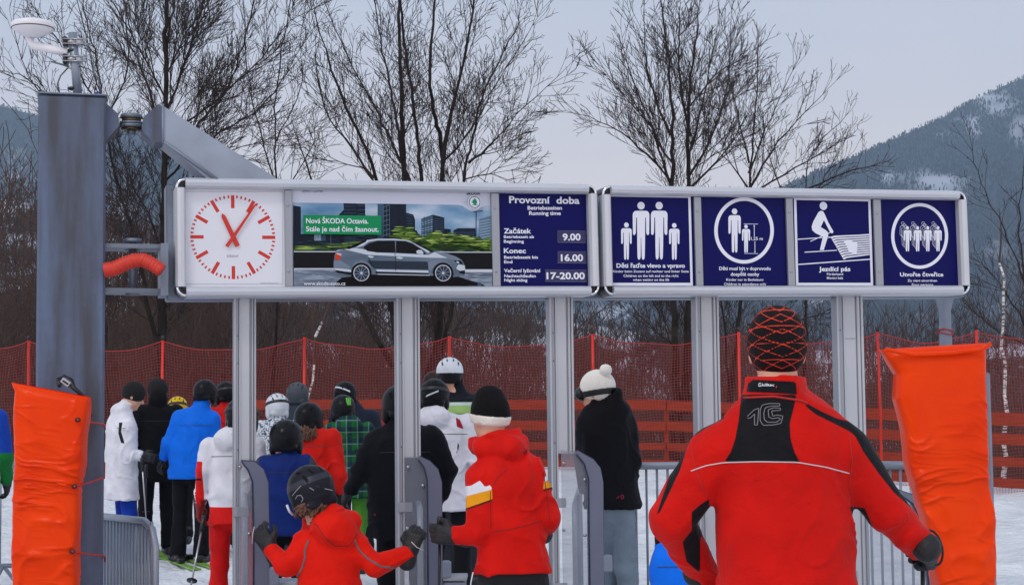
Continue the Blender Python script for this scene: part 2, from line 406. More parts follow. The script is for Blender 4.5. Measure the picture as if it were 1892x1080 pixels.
# ================================================================== bare trees
class Tree:
    def __init__(s, seed): s.r = random.Random(seed); s.segs = {0: [], 1: []}
    def seg(s, p, q, a, b, k): s.segs[k].append((p, q, a, b))
    def branch(s, p, d, L, r, lev, maxlev, trop, wander, dens, ang, key=1, step=None, rmin=.004, tip=.25):
        rr = s.r; step = step or (.18, .16, .12, .10)[min(lev, 3)]
        n = max(2, int(L/step)); step = L/n
        for i in range(n):
            t = i/n; r0 = max(rmin, r*(1-t*(1-tip))); r1 = max(rmin, r*(1-(i+1)/n*(1-tip)))
            d = (d+Vector((rr.gauss(0, wander), rr.gauss(0, wander), rr.gauss(0, wander)))+Vector((0, 0, trop))).normalized()
            q = p+d*step; s.seg(p, q, r0, r1, key if r < .03 else 0)
            if lev < maxlev and t > .12:
                k = dens[lev]*step
                while k > 0:
                    if rr.random() < k:
                        s.child(q, d, L*(1-t*.55), r1, lev, maxlev, trop, wander, dens, ang, rmin)
                    k -= 1
            p = q
    def child(s, q, d, L, r1, lev, maxlev, trop, wander, dens, ang, rmin):
        LL = 0
        rr = s.r
        ax = d.orthogonal().normalized(); ax.rotate(Matrix.Rotation(rr.random()*6.283, 3, d))
        cd = d.copy(); cd.rotate(Matrix.Rotation(R(ang*(.6+.8*rr.random())), 3, ax)); cd.z += .12; cd.y *= .8; cd.normalize()
        LL = L*(.38+.34*rr.random()); s.branch(q, cd, LL, min(r1*.6, max(rmin, .0085*LL+.0012)), lev+1, maxlev, trop, wander*(.8 if lev else 1), dens, ang, 1, None, rmin)
    def stem(s, pts, r0, r1, maxlev, trop, wander, dens, ang, clen, rmin=.004, nochild_below=0.0, tk=0):
        """a main limb through given points, with side branches"""
        rr = s.r; out = []
        for i in range(len(pts)-1):
            a, b = Vector(pts[i]), Vector(pts[i+1]); n = max(2, int((b-a).length/.22))
            a0 = Vector(pts[i-1]) if i else a-(b-a); b1 = Vector(pts[i+2]) if i+2 < len(pts) else b+(b-a)
            for k in range(n):
                t = k/n
                out.append(0.5*((2*a)+(b-a0)*t+(2*a0-5*a+4*b-b1)*t*t+(-a0+3*a-3*b+b1)*t**3)+Vector((rr.gauss(0, .012), rr.gauss(0, .05), rr.gauss(0, .008))))
        out.append(Vector(pts[-1])); n = len(out)
        for i in range(n-1):
            t = i/(n-1); ra = r0+(r1-r0)*t**.6; rb = r0+(r1-r0)*((i+1)/(n-1))**.6
            s.seg(out[i], out[i+1], ra, rb, tk if ra > .018 else 1)
            d = (out[i+1]-out[i]); L = d.length; d.normalize()
            if out[i].z > nochild_below:
                k = dens[0]*L
                while k > 0:
                    if rr.random() < k:
                        s.child(out[i+1], d, clen*(1.15-.6*t), max(rb, .012), 0, maxlev, trop, wander, dens, ang, rmin)
                    k -= 1
        s.branch(out[-1], (out[-1]-out[-2]).normalized(), clen*.5, r1, 1, maxlev, trop, wander, dens, ang, 1, None, rmin)
    def build(s, name, label, m0, m1, origin, group=None, cat='tree'):
        root = thing(name, label, cat, origin, group); O = np.array(origin)
        for key, part, m in ((0, 'trunk', m0), (1, 'crown', m1)):
            sg = s.segs[key]
            if not sg: continue
            for thick in ((True, False) if key == 0 else (False,)):
                pass
            P0 = np.array([list(a[0]) for a in sg])-O; P1 = np.array([list(a[1]) for a in sg])-O
            R0 = np.array([a[2] for a in sg]); R1 = np.array([a[3] for a in sg])
            V, F = seg_mesh(P0, P1, R0, R1, 8 if key == 0 else 4)
            np_mesh(part, V, F, m, root)
        return root
def seg_mesh(P0, P1, R0, R1, k):
    d = P1-P0; L = np.linalg.norm(d, axis=1, keepdims=True)+1e-9; d = d/L
    a = np.where(np.abs(d[:, 2:3]) < .9, np.array([[0, 0, 1.]]), np.array([[1., 0, 0]]))
    u = np.cross(d, a); u /= np.linalg.norm(u, axis=1, keepdims=True); w_ = np.cross(d, u)
    n = len(P0); V = np.zeros((n, 2*k, 3))
    P1 = P1+d*R1[:, None]*.5
    for j in range(k):
        c, s_ = math.cos(2*math.pi*j/k), math.sin(2*math.pi*j/k)
        V[:, j] = P0+(u*c+w_*s_)*R0[:, None]; V[:, k+j] = P1+(u*c+w_*s_)*R1[:, None]
    F = np.array([(j, (j+1) % k, k+(j+1) % k, k+j) for j in range(k)])[None]+(np.arange(n)*2*k)[:, None, None]
    return V.reshape(-1, 3), F.reshape(-1, 4)
M_BARK = mat('dark_bark', (44, 38, 35), .95, spec=.15, var=.35, vscale=9, bump=.8, bscale=30, stretch=(1, 1, .3))
M_TWIG = mat('twig_bark', (56, 49, 49), .95, spec=.1)
M_TWIGB = mat('brown_twig', (74, 56, 50), .9)
def m_birch():
    m, t, b = node_mat('birch_bark'); b.inputs['Roughness'].default_value = .8
    tcn = t.nodes.new('ShaderNodeTexCoord'); mp_ = t.nodes.new('ShaderNodeMapping'); mp_.inputs['Scale'].default_value = (3, 3, 14)
    n = t.nodes.new('ShaderNodeTexNoise'); n.inputs['Scale'].default_value = 2.5; n.inputs['Detail'].default_value = 5
    r = t.nodes.new('ShaderNodeValToRGB'); r.color_ramp.elements[0].position = .42; r.color_ramp.elements[1].position = .52
    r.color_ramp.elements[0].color = (.06, .05, .05, 1); r.color_ramp.elements[1].color = (.66, .62, .60, 1)
    t.links.new(tcn.outputs['Object'], mp_.inputs[0]); t.links.new(mp_.outputs[0], n.inputs['Vector']); t.links.new(n.outputs['Fac'], r.inputs[0]); t.links.new(r.outputs[0], b.inputs['Base Color'])
    return m
M_BIRCH = m_birch()
def pts(lst, Y, sp=0.0, rnd=None):
    return [P(a, b, Y+(rnd.uniform(-sp, sp) if rnd and i else 0)) for i, (a, b) in enumerate(lst)]
def px_tree(name, label, seed, Y, stems, dens, ang, trop, wander, clen, maxlev, m0=None, m1=None, sp=.9, group='bare trees behind the net', rmin=.0036, ncb=2.2):
    T = Tree(seed); rnd = random.Random(seed+5)
    wander *= .62
    for (poly, ra, rb) in stems:
        ra *= .74; rb *= .75
        T.stem(pts(poly, Y, sp, rnd), ra, rb, maxlev, trop, wander, dens, ang, clen, rmin, ncb, 0 if poly[0][1] > 600 else 1)
    b0 = stems[0][0][0]; o = P(b0[0], b0[1], Y); base = Vector((o.x, Y, float(gz(o.x, Y))-.2))
    T.stem([base, Vector(pts(stems[0][0], Y)[0])], stems[0][1]*1.35, stems[0][1], 0, 0, 0, [0, 0, 0, 0], ang, .1, rmin, 99)
    return T.build(name, label, m0 or M_BARK, m1 or M_TWIG, base, group)
px_tree('bare_tree', 'large dark leafless tree with many upright limbs behind the car poster sign', 11, 30, [
    ([(770, 740), (748, 560), (746, 330), (740, 140), (735, -60)], .13, .03),
    ([(768, 735), (728, 600), (695, 330), (640, 200), (590, 60)], .10, .02),
    ([(768, 730), (705, 640), (655, 545), (600, 400), (566, 300)], .10, .02),
    ([(772, 735), (776, 500), (778, 330), (765, 200), (745, 60), (740, -60)], .09, .025),
    ([(778, 735), (812, 600), (818, 330), (815, 260), (795, 160), (806, -40)], .12, .025),
    ([(816, 300), (840, 180), (870, 50), (880, -60)], .07, .02),
    ([(790, 735), (835, 560), (858, 330), (875, 250), (890, 180), (950, 60), (958, 35)], .08, .014),
    ([(866, 300), (910, 265), (955, 210), (1030, 142)], .045, .007),
    ([(760, 340), (700, 215), (650, 120), (610, 30)], .05, .012),
    ([(690, 330), (650, 272), (600, 200), (583, 110)], .045, .010),
    ([(858, 330), (905, 322), (935, 300)], .02, .006),
    ([(818, 300), (870, 240), (920, 150), (965, 80)], .04, .010),
    ([(745, 300), (725, 180), (700, 60), (690, -30)], .045, .012)],
    [6.5, 12, 15, 0], 33, .045, .10, 1.5, 3)
px_tree('bare_tree', 'tall leafless tree left of the poster sign with one straight trunk and long arching limbs', 21, 29, [
    ([(292, 740), (302, 560), (303, 330), (306, 150), (310, -60)], .13, .04),
    ([(304, 300), (350, 250), (430, 140), (475, -30)], .05, .015),
    ([(304, 330), (400, 250), (490, 190), (555, 90)], .04, .010),
    ([(303, 270), (270, 150), (240, 80), (225, -30)], .045, .012),
    ([(305, 210), (350, 90), (385, -30)], .04, .014),
    ([(303, 180), (240, 60), (180, -40)], .035, .01),
    ([(290, 640), (246, 440), (215, 330), (190, 200), (150, 30)], .07, .012),
    ([(292, 620), (290, 440), (245, 340), (205, 250)], .05, .01),
    ([(305, 250), (420, 170), (520, 60), (545, 0)], .035, .009),
    ([(305, 150), (345, 60), (420, -40)], .035, .01),
    ([(300, 400), (380, 300), (450, 270), (530, 250)], .035, .007),
    ([(306, 100), (320, 20), (340, -60)], .04, .015)],
    [6.0, 12, 14, 0], 30, .05, .10, 1.7, 3)
px_tree('bare_tree', 'slender leafless tree rising behind the left part of the poster sign', 31, 33, [
    ([(500, 740), (512, 560), (510, 330), (508, 200), (522, 90), (540, -30)], .06, .012),
    ([(510, 340), (480, 240), (455, 120), (450, 0)], .03, .008),
    ([(510, 260), (550, 180), (566, 90)], .025, .007),
    ([(508, 380), (560, 300), (600, 220)], .028, .007)],
    [6, 11, 13, 0], 33, .05, .11, 1.1, 3)
px_tree('bare_tree', 'large twin-trunked leafless tree with a dense fan of twigs behind the family pictogram sign', 41, 29, [
    ([(1250, 760), (1246, 560), (1243, 330), (1240, 180), (1225, 30)], .12, .02),
    ([(1268, 760), (1272, 560), (1272, 340), (1273, 180), (1290, 50)], .12, .02),
    ([(1243, 350), (1205, 240), (1160, 120)], .05, .010),
    ([(1244, 340), (1180, 270), (1110, 225), (1072, 212)], .04, .007),
    ([(1272, 330), (1320, 240), (1345, 150), (1350, 60)], .045, .009),
    ([(1272, 300), (1300, 180), (1320, 80)], .045, .009),
    ([(1273, 250), (1255, 130), (1255, 20)], .04, .010),
    ([(1240, 250), (1200, 150), (1190, 40)], .04, .009),
    ([(1272, 350), (1340, 280), (1385, 200)], .04, .008),
    ([(1243, 300), (1190, 220), (1120, 140)], .035, .007),
    ([(1245, 640), (1200, 600), (1150, 545)], .03, .008),
    ([(1272, 200), (1320, 140), (1370, 110)], .03, .008)],
    [8.0, 13, 14, 0], 27, .04, .09, 1.35, 3)
px_tree('bare_tree', 'smaller leafless tree with spreading twigs behind the circular pictogram panels', 51, 31, [
    ([(1345, 760), (1370, 560), (1384, 340), (1395, 220), (1400, 110)], .09, .012),
    ([(1350, 740), (1335, 560), (1320, 400)], .05, .01),
    ([(1384, 350), (1440, 260), (1520, 175)], .04, .007),
    ([(1384, 320), (1430, 200), (1465, 130)], .035, .008),
    ([(1384, 300), (1360, 200), (1345, 130)], .03, .007),
    ([(1384, 360), (1470, 310), (1545, 265)], .035, .007),
    ([(1384, 600), (1480, 590), (1560, 560)], .03, .007),
    ([(1384, 350), (1350, 300), (1310, 270)], .03, .007)],
    [8, 12, 14, 0], 30, .04, .10, 1.1, 3)
px_tree('bare_tree', 'low leafless tree with drooping twigs in front of the right mountain', 61, 33, [
    ([(1480, 760), (1490, 560), (1492, 350), (1502, 280), (1562, 215)], .06, .008),
    ([(1492, 350), (1560, 320), (1630, 300)], .03, .006),
    ([(1492, 400), (1440, 340), (1420, 280)], .03, .006),
    ([(1492, 380), (1540, 300), (1570, 245)], .03, .006)],
    [6, 10, 12, 0], 34, .02, .12, 1.0, 3)
px_tree('bare_tree', 'leafless tree at the right edge, branches crossing the mountain', 71, 30, [
    ([(1915, 760), (1900, 560), (1860, 440), (1815, 340), (1797, 280)], .05, .008),
    ([(1900, 560), (1885, 430), (1892, 300)], .04, .008),
    ([(1895, 600), (1845, 520), (1800, 470)], .03, .006),
    ([(1900, 640), (1830, 600), (1800, 560)], .03, .006)],
    [5.5, 10, 12, 0], 34, .03, .11, 1.0, 3)
px_tree('bare_tree', 'leafless tree behind the steel column with fine twigs against the sky', 81, 28, [
    ([(200, 740), (190, 500), (187, 180), (165, 60), (140, -40)], .06, .010),
    ([(187, 240), (230, 150), (240, 60), (225, -20)], .035, .009),
    ([(187, 260), (90, 190), (40, 110), (25, 30)], .03, .007),
    ([(187, 300), (70, 160), (0, 130)], .03, .006),
    ([(187, 200), (110, 80), (60, 10)], .03, .007)],
    [5.5, 10, 12, 0], 34, .04, .11, 1.2, 3)
px_tree('birch_tree', 'thin pale birch forking just above the net behind the first lane', 91, 25.5, [
    ([(566, 860), (570, 760), (583, 620), (574, 540), (570, 430)], .04, .010),
    ([(583, 622), (612, 545), (640, 450)], .03, .008),
    ([(568, 720), (566, 640), (578, 560)], .02, .008)],
    [.9, 2.0, 2.0, 0], 35, .05, .08, .8, 2, M_BIRCH, M_TWIGB, sp=.2, group='pale birches by the net')
px_tree('birch_tree', 'thin pale birch at the right edge beside the orange pad', 92, 26, [
    ([(1856, 900), (1858, 760), (1853, 640), (1856, 540), (1850, 430)], .065, .02),
    ([(1855, 700), (1875, 640), (1880, 600)], .02, .008)],
    [1.6, 2.5, 2.5, 0], 38, .05, .08, .8, 2, M_BIRCH, M_TWIGB, sp=.2, group='pale birches by the net')
# saplings and brushwood between net and hill (copied)
def sapling(seed, h, n):
    T = Tree(seed)
    for k in range(n):
        d = Vector((T.r.gauss(0, .16), T.r.gauss(0, .16), 1)).normalized()
        T.branch(Vector((T.r.gauss(0, .1), T.r.gauss(0, .1), 0)), d, h*(.7+.3*T.r.random()), .033 if k == 0 else .020+.009*T.r.random(), 0, 2, .03, .07, [2.4, 3.0, 0, 0], 34, 1, None, .006)
    return T.build('bare_sapling', 'thin leafless sapling among the brush on the slope behind the net', M_TWIGB, M_TWIGB, (0, 0, 0), 'leafless saplings on the slope behind the net', 'sapling')
protos = [sapling(200+i, 5.5+i*.5, 3) for i in range(5)]
def clone(root, loc, rz=0, sc=1.0):
    c = root.copy(); COL.objects.link(c); c.location = loc; c.rotation_euler = (0, 0, rz); c.scale = (sc, sc, sc)
    for ch in root.children:
        k = ch.copy(); COL.objects.link(k); k.parent = c
    return c
rs = random.Random(5); cnt = 0
for i in range(112):
    u = rs.random(); px = -60+u**1.9*2050; Y = rs.uniform(34, 60)
    if i < len(protos): tgt = None
    base = P(px, 700, Y); z = float(gz(base.x, Y)); Y2 = Y
    if px < 480: topy = rs.uniform(390, 560)
    elif px < 1000: topy = rs.uniform(480, 590)
    else: topy = rs.uniform(560, 640)
    H = P(px, topy, Y).z-z; sc = max(.4, H/7.0)
    if i < 5:
        o = protos[i]; o.location = (base.x, Y, z-.1); o.rotation_euler = (0, 0, rs.random()*6); o.scale = (sc,)*3
    else: clone(protos[i % 5], (base.x, Y, z-.1), rs.random()*6, sc)
# brushwood: nobody could count the stems
def brush(n, seed):
    rs = np.random.RandomState(seed); px = -80+rs.rand(n)**1.35*2080; Y = 28+rs.rand(n)**1.0*34
    P0 = []; P1 = []; R0 = []; R1 = []
    for a, y in zip(px, Y):
        b = P(a, 700, y); z = float(gz(b.x, y)); p = Vector((b.x, y, z-.1)); lean = rs.randn(2)*.28
        tall = np.interp(a, [0, 480, 1000, 1100, 1900], [3.6, 3.0, 2.4, 1.3, 1.4])
        up = P(a, np.interp(a, [0, 480, 1000, 1892], [590, 610, 645, 690]), y).z-z
        L = (.5+.5*rs.rand())*max(.8, up); d = Vector((lean[0], lean[1], 1)).normalized(); r = .009+.006*rs.rand(); k = 5
        for i in range(k):
            q = p+d*(L/k)+Vector((rs.randn()*.04, rs.randn()*.04, 0)); P0.append(p); P1.append(q); R0.append(r*(1-i/k*.6)); R1.append(r*(1-(i+1)/k*.6))
            for _ in range(2):
                e_ = (d+Vector(rs.randn(3)*.5)).normalized()*L*.22; P0.append(q); P1.append(q+e_); R0.append(r*.5); R1.append(.004)
            p = q
    V, F = seg_mesh(np.array([list(a) for a in P0]), np.array([list(a) for a in P1]), np.array(R0), np.array(R1), 3)
    o = np_mesh('brushwood', V, F, M_TWIGB); tag(o, 'tangled brown leafless brushwood on the slope behind the orange net', 'brushwood', kind='stuff')
brush(2500, 8)
def keep_mid(x, y, z):
    return fbm(np.stack([x*.05, y*.03, z*0], -1), 3) < .45
def forest_mid():
    rs = np.random.RandomState(4); X, Y, Z = MG; ny, nx = X.shape; n = 5200
    a = rs.rand(n)*(nx-1.001); b = (.15+.72*rs.rand(n))*(ny-1); i = b.astype(int); j = a.astype(int)
    x, y, z = X[i, j]+rs.rand(n), Y[i, j]+rs.rand(n)*2, Z[i, j]; k = keep_mid(x, y, z); x, y, z = x[k], y[k], z[k]; n = len(x)
    h = 2.5+3.5*rs.rand(n); P0 = []; P1 = []; R0 = []; R1 = []
    base = np.stack([x, y, z-.3], -1); ln = rs.randn(n, 3)*.08; ln[:, 2] = 1
    for s in range(3):
        p0 = base+ln*h[:, None]*(s/3); p1 = base+ln*h[:, None]*((s+1)/3)+rs.randn(n, 3)*.1
        P0.append(p0); P1.append(p1); R0.append(.07*(1-s/3.5)+0*x); R1.append(.07*(1-(s+1)/3.5)+0*x)
        for q in range(5):
            e_ = rs.randn(n, 3)*.6; e_[:, 2] = np.abs(e_[:, 2])+.7
            P0.append(p1); P1.append(p1+e_*h[:, None]*.2); R0.append(.03+0*x); R1.append(.012+0*x)
    V, F = seg_mesh(np.concatenate(P0), np.concatenate(P1), np.concatenate(R0), np.concatenate(R1), 3)
    o = np_mesh('slope_forest', V, F, M_MT); tag(o, 'brown leafless wood covering the near slope across the valley', 'forest', kind='stuff')
forest_mid()

# haze: the damp air of an overcast day
def haze():
    m = bpy.data.materials.new('haze_air'); m.use_nodes = True; t = m.node_tree; t.nodes.clear()
    o = t.nodes.new('ShaderNodeOutputMaterial'); v = t.nodes.new('ShaderNodeVolumePrincipled')
    v.inputs['Density'].default_value = HAZE_D; v.inputs['Color'].default_value = (*HAZE_C, 1); v.inputs['Anisotropy'].default_value = .2
    t.links.new(v.outputs[0], o.inputs['Volume'])
    zs = [FG[2].max(), 30]; top = max(zs)+14
    b = MB(); x = 2050; b.box((0, 1500, (top-60)/2), (2*x, 3200, top+60), m); ob = b.build('haze'); tag(ob, 'thin bluish winter haze in front of the mountains', 'haze', kind='stuff')
HAZE_D = .00027; HAZE_C = (.52, .75, 1.0)
haze()
# ================================================================== safety net, board fence
YN = 24.0
M_NETC = mat('net_cord', (165, 36, 28), .6); M_NETP = mat('red_pole', (215, 40, 20), .45)
M_CAP = mat('black_cap', (25, 25, 28), .5); M_BOARD = mat('orange_board', (150, 54, 28), .8, var=.25, vscale=8, stretch=(.4, 1, 6), bump=.3)
poles = [(-215, 628), (52, 628), (300, 628), (562, 622), (830, 620), (1095, 616), (1365, 612), (1622, 612), (1805, 608), (2050, 606)]
pk = []
for i, (px, py) in enumerate(poles):
    t_ = P(px, py, YN); zb = float(gz(t_.x, YN)); pk.append((t_.x, t_.z))
    lab = ['', 'thin red net pole at the far left, left of the steel column', 'thin red net pole right of the steel column above the black hooded skier', 'thin red net pole beside the pale birch', 'thin red net pole above the white helmet',
           'thin red net pole above the white bobble hat', 'thin red net pole just left of the checked woollen hat', 'thin red net pole between the last silver post and the right orange pad', 'thin red net pole above the right orange pad', ''][i]
    if i in (0, 9): continue
    th = thing('net_pole', lab, 'pole', (t_.x, YN+.03, zb-.3), 'red poles holding the safety net')
    lean = rs.uniform(-.03, .03)
    b = MB(); b.tube([(0, 0, 0), (lean*.5, 0, (t_.z-zb+.3)*.5), (0, 0, t_.z-zb+.3)], .021, M_NETP, 8); b.build('shaft', th)
    b = MB(); b.tube([(0, 0, t_.z-zb+.3), (0, 0, t_.z-zb+.37)], .026, M_CAP, 8); b.build('cap', th)
pk = np.array(pk)
def net_top(x):
    z = np.interp(x, pk[:, 0], pk[:, 1]); i = np.clip(np.searchsorted(pk[:, 0], x), 1, len(pk)-1)
    t = (x-pk[i-1, 0])/(pk[i, 0]-pk[i-1, 0]); return z-.16*np.sin(math.pi*np.clip(t, 0, 1))**.8-.02
x0, x1 = pk[0, 0], pk[-1, 0]; CW = .042
xs = np.arange(x0, x1, CW); nv = 46
tt = np.linspace(0, 1, nv)
zt = net_top(xs); zb = gz(xs, YN)-.03
NX = xs[None, :]+.03*np.sin(tt[:, None]*5+xs[None, :]*1.3)+ .02*fbm(np.stack([np.repeat(xs[None], nv, 0).ravel()*.8, np.repeat(tt[:, None], len(xs), 1).ravel()*3, 0*np.repeat(xs[None], nv, 0).ravel()], -1), 2).reshape(nv, len(xs))
NZ = zt[None]+(zb-zt)[None]*tt[:, None]+.012*np.sin(xs[None]*7+tt[:, None]*9)
NY = YN+.05*np.sin(xs[None]*2.1+tt[:, None]*2)
G = np.stack([NX, NY+0*NX, NZ], -1)
A = [G[:, :-1].reshape(-1, 3), G[:-1].reshape(-1, 3)]; B = [G[:, 1:].reshape(-1, 3), G[1:].reshape(-1, 3)]
ra = np.concatenate([np.full(len(A[0]), .0026), np.full(len(A[1]), .0026)])
A = np.concatenate(A+[G[0, :-1]]); B = np.concatenate(B+[G[0, 1:]]); ra = np.concatenate([ra, np.full(len(xs)-1, .009)])
V, F = seg_mesh(A, B, ra, ra, 3)
o = np_mesh('safety_net', V, F, M_NETC, smooth=False); tag(o, 'red mesh safety net strung between thin poles behind the queue', 'net')
# board fence just behind the net
Yb = 24.6
bf = thing('board_fence', 'low fence of orange boards standing behind the lower half of the red net', 'fence', (0, Yb, 0))
for k, (ya, yb) in enumerate([((738, 756), (764, 786)), ((776, 793), (803, 822)), ((815, 830), (846, 864)), ((847, 861), (884, 902))]):
    for (pxa, pxb) in ((430, 830), (832, 1230), (1232, 1570), (1572, 2000)):
        def yy(px, s): 
            t = np.clip((px-1190)/(1892-1190), -.0, 1.2); return ya[s]+(yb[s]-ya[s])*t
        q = [P(pxa, yy(pxa, 0), Yb), P(pxb, yy(pxb, 0)+rs.uniform(-2, 2), Yb), P(pxb, yy(pxb, 1)+rs.uniform(-2, 2), Yb), P(pxa, yy(pxa, 1), Yb)]
        b = MB(); b.poly([(a.x, -.02, a.z) for a in q], M_BOARD, (0, .03, 0)); b.build('board', bf)
for px in (440, 832, 1231, 1571, 1900):
    a = P(px, 745+max(0, px-1190)/702*30, Yb); b = MB(); z0 = float(gz(a.x, Yb))-.4
    b.box((a.x, .06, (a.z+.05+z0)/2), (.06, .06, a.z+.05-z0), M_BOARD); b.build('post', bf)

# ================================================================== sign frame of reference
A0 = P(310, 329, 8.1); B0 = P(1797, 353, 9.33)
Ux = (B0-A0).normalized(); Ny = Vector((Ux.x, Ux.y, 0)).normalized().cross(Vector((0, 0, 1)))   # towards viewer
Ny = Vector((Ux.y, -Ux.x, 0)).normalized()
Vz = Ux.cross(-Ny).normalized()
if Vz.z < 0: Vz = -Vz
SM = Matrix((Ux, -Ny, Vz)).transposed().to_4x4(); SM.translation = A0
def SP(px, py, off=0.0):
    """photo pixel -> (u,v) on the sign plane (off metres in front of it)"""
    d = ray(px, py); p0 = A0+Ny*off; t = (p0-CAM).dot(Ny)/d.dot(Ny); q = CAM+d*t-A0
    return q.dot(Ux), q.dot(Vz)
M_ALU = mat('white_aluminium', (196, 200, 208), .32, metal=.25, var=.04, vscale=3)
M_ALU2 = mat('brushed_aluminium', (150, 155, 164), .38, metal=.55, var=.05, vscale=4, stretch=(1, 1, .1))
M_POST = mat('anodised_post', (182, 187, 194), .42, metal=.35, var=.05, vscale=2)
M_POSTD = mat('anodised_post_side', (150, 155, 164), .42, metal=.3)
M_CHROME = mat('chrome', (225, 228, 235), .12, metal=1.0)
M_BLK = mat('black_plastic', (18, 18, 20), .35)
M_GALV = mat('galvanised_steel', (122, 132, 148), .45, metal=.35, var=.22, vscale=3.5, bump=.05)
M_NAVY = mat('navy_print', (9, 11, 84), .45, coat=.0, spec=.12); M_WHITE = mat('white_print', (222, 226, 238), .35)
M_FACE = mat('white_dial', (214, 217, 226), .3, coat=.3); M_RED = mat('red_print', (196, 34, 18), .4)
M_SCREW = mat('steel_screw', (170, 172, 178), .3, metal=.9)
def disc(mb, u, v, r, y, m, n=28, asp=1.0):
    vs = [(u+r*asp*math.cos(2*math.pi*i/n), y, v+r*math.sin(2*math.pi*i/n)) for i in range(n)]
    mb.add(vs, [tuple(range(n))], m)
def ring(mb, u, v, r0, r1, y, m, n=64, asp=1.0):
    vs = []
    for r in (r0, r1): vs += [(u+r*asp*math.cos(2*math.pi*i/n), y, v+r*math.sin(2*math.pi*i/n)) for i in range(n)]
    mb.add(vs, [(i, (i+1) % n, n+(i+1) % n, n+i) for i in range(n)], m)
def spoly(mb, px, y, m, d=None):
    mb.poly([(SP(a, b)[0], y, SP(a, b)[1]) for a, b in px], m, d)
def stext(mb, st, x0, x1, yb, cap, y, m, off=0.0, yb2=None):
    """lettering whose baseline runs from pixel (x0,yb) to (x1,yb2), capital height in pixels"""
    vs, fs = text_mesh(st, off); H = cap_h(off)
    if yb2 is None: yb2 = yb
    xa = min(v[0] for v in vs); xb = max(v[0] for v in vs)
    ua, va = SP(x0, yb); ub, vb = SP(x1, yb2); _, vt = SP((x0+x1)/2, (yb+yb2)/2-cap)
    hgt = vt-(va+vb)/2
    out = []
    for v in vs:
        t = (v[0]-xa)/(xb-xa); out.append((ua+(ub-ua)*t, y, va+(vb-va)*t+v[1]/H*hgt))
    mb.add(out, fs, m)
def signbox(name, label, x0, x1, corners):
    """aluminium frame with rounded ends; returns thing"""
    t = thing(name, label, 'sign'); t.matrix_world = SM
    uL = (SP(x0, 345)[0]+SP(x0, 535)[0])/2; uR = (SP(x1, 345)[0]+SP(x1, 535)[0])/2
    vT = (SP(x0+20, corners[0])[1]+SP(x1-20, corners[1])[1])/2; vB = (SP(x0+20, corners[2])[1]+SP(x1-20, corners[3])[1])/2
    w_ = .052; dpt = .12
    prof = [(0, .0), (0, .035), (.010, .052), (.026, .058), (.042, .052), (.052, .035), (.052, 0)]   # (across, out)
    def bar(a, b, across, nm):
        mb = MB(); vs = []; n = len(prof)
        for e_ in (a, b):
            for (p, q) in prof: vs.append((e_[0]+across[0]*p, .02-q, e_[1]+across[1]*p))
            for (p, q) in ((.052, -dpt), (0, -dpt)): vs.append((e_[0]+across[0]*p, .02-q, e_[1]+across[1]*p))
        n += 2
        mb.add(vs, [(i, (i+1) % n, n+(i+1) % n, n+i) for i in range(n)]+[tuple(range(n)), tuple(range(n, 2*n))], M_ALU); mb.build(nm, t)
    c = .052
    bar((uL+c, vT), (uR-c, vT), (0, -1), 'frame_rail'); bar((uL+c, vB), (uR-c, vB), (0, 1), 'frame_rail')
    bar((uL, vB+c), (uL, vT-c), (1, 0), 'frame_rail'); bar((uR, vB+c), (uR, vT-c), (-1, 0), 'frame_rail')
    for (cu, cv, sx, sz) in ((uL+c, vT-c, -1, 1), (uR-c, vT-c, 1, 1), (uL+c, vB+c, -1, -1), (uR-c, vB+c, 1, -1)):
        mb = MB(); arc = [(cu+sx*c*.98*math.cos(a*math.pi/24), cv+sz*c*.98*math.sin(a*math.pi/24)) for a in range(13)]
        mb.poly([(cu, .0, cv)]+[(a, .0, b) for a, b in arc], M_BLK, (0, .13, 0))
        mb.tube([(cu+(a-cu)*.86, -.012, cv+(b-cv)*.86) for a, b in arc], .0075, M_CHROME, 8)
        mb.tube([(cu+(a-cu)*.42, -.004, cv+(b-cv)*.42) for a, b in arc], .0045, M_BLK, 6)
        mb.build('corner_cap', t)
    mb = MB(); mb.box(((uL+uR)/2, .085, (vT+vB)/2), (uR-uL-.05, .10, vT-vB-.05), M_ALU2); mb.build('back_box', t)
    return t, (uL, uR, vT, vB)
def panel(t, nm, xa, xb, m, bounds, label=None):
    """one sheet between two pixel columns; front face at y=0.02"""
    ua = SP(xa, 440)[0]; ub = SP(xb, 440)[0]; _, _, vT, vB = bounds
    mb = MB(); mb.box(((ua+ub)/2, .029, (vT+vB)/2), (ub-ua, .012, vT-vB-.09), m); return mb, ua, ub
def strip(t, xa, xb, bounds):
    ua = SP(xa, 440)[0]; ub = SP(xb, 440)[0]; _, _, vT, vB = bounds; mb = MB()
    mb.box(((ua+ub)/2, .012, (vT+vB)/2), (ub-ua, .022, vT-vB-.106), M_ALU2, bev=.003); o = mb.build('divider_strip', t)
    for f in (.22, .78):
        s = MB(); v = vB+(vT-vB)*f; s.tube([((ua+ub)/2-.004, .001, v), ((ua+ub)/2-.004, -.004, v)], .006, M_SCREW, 10); s.build('screw', o)
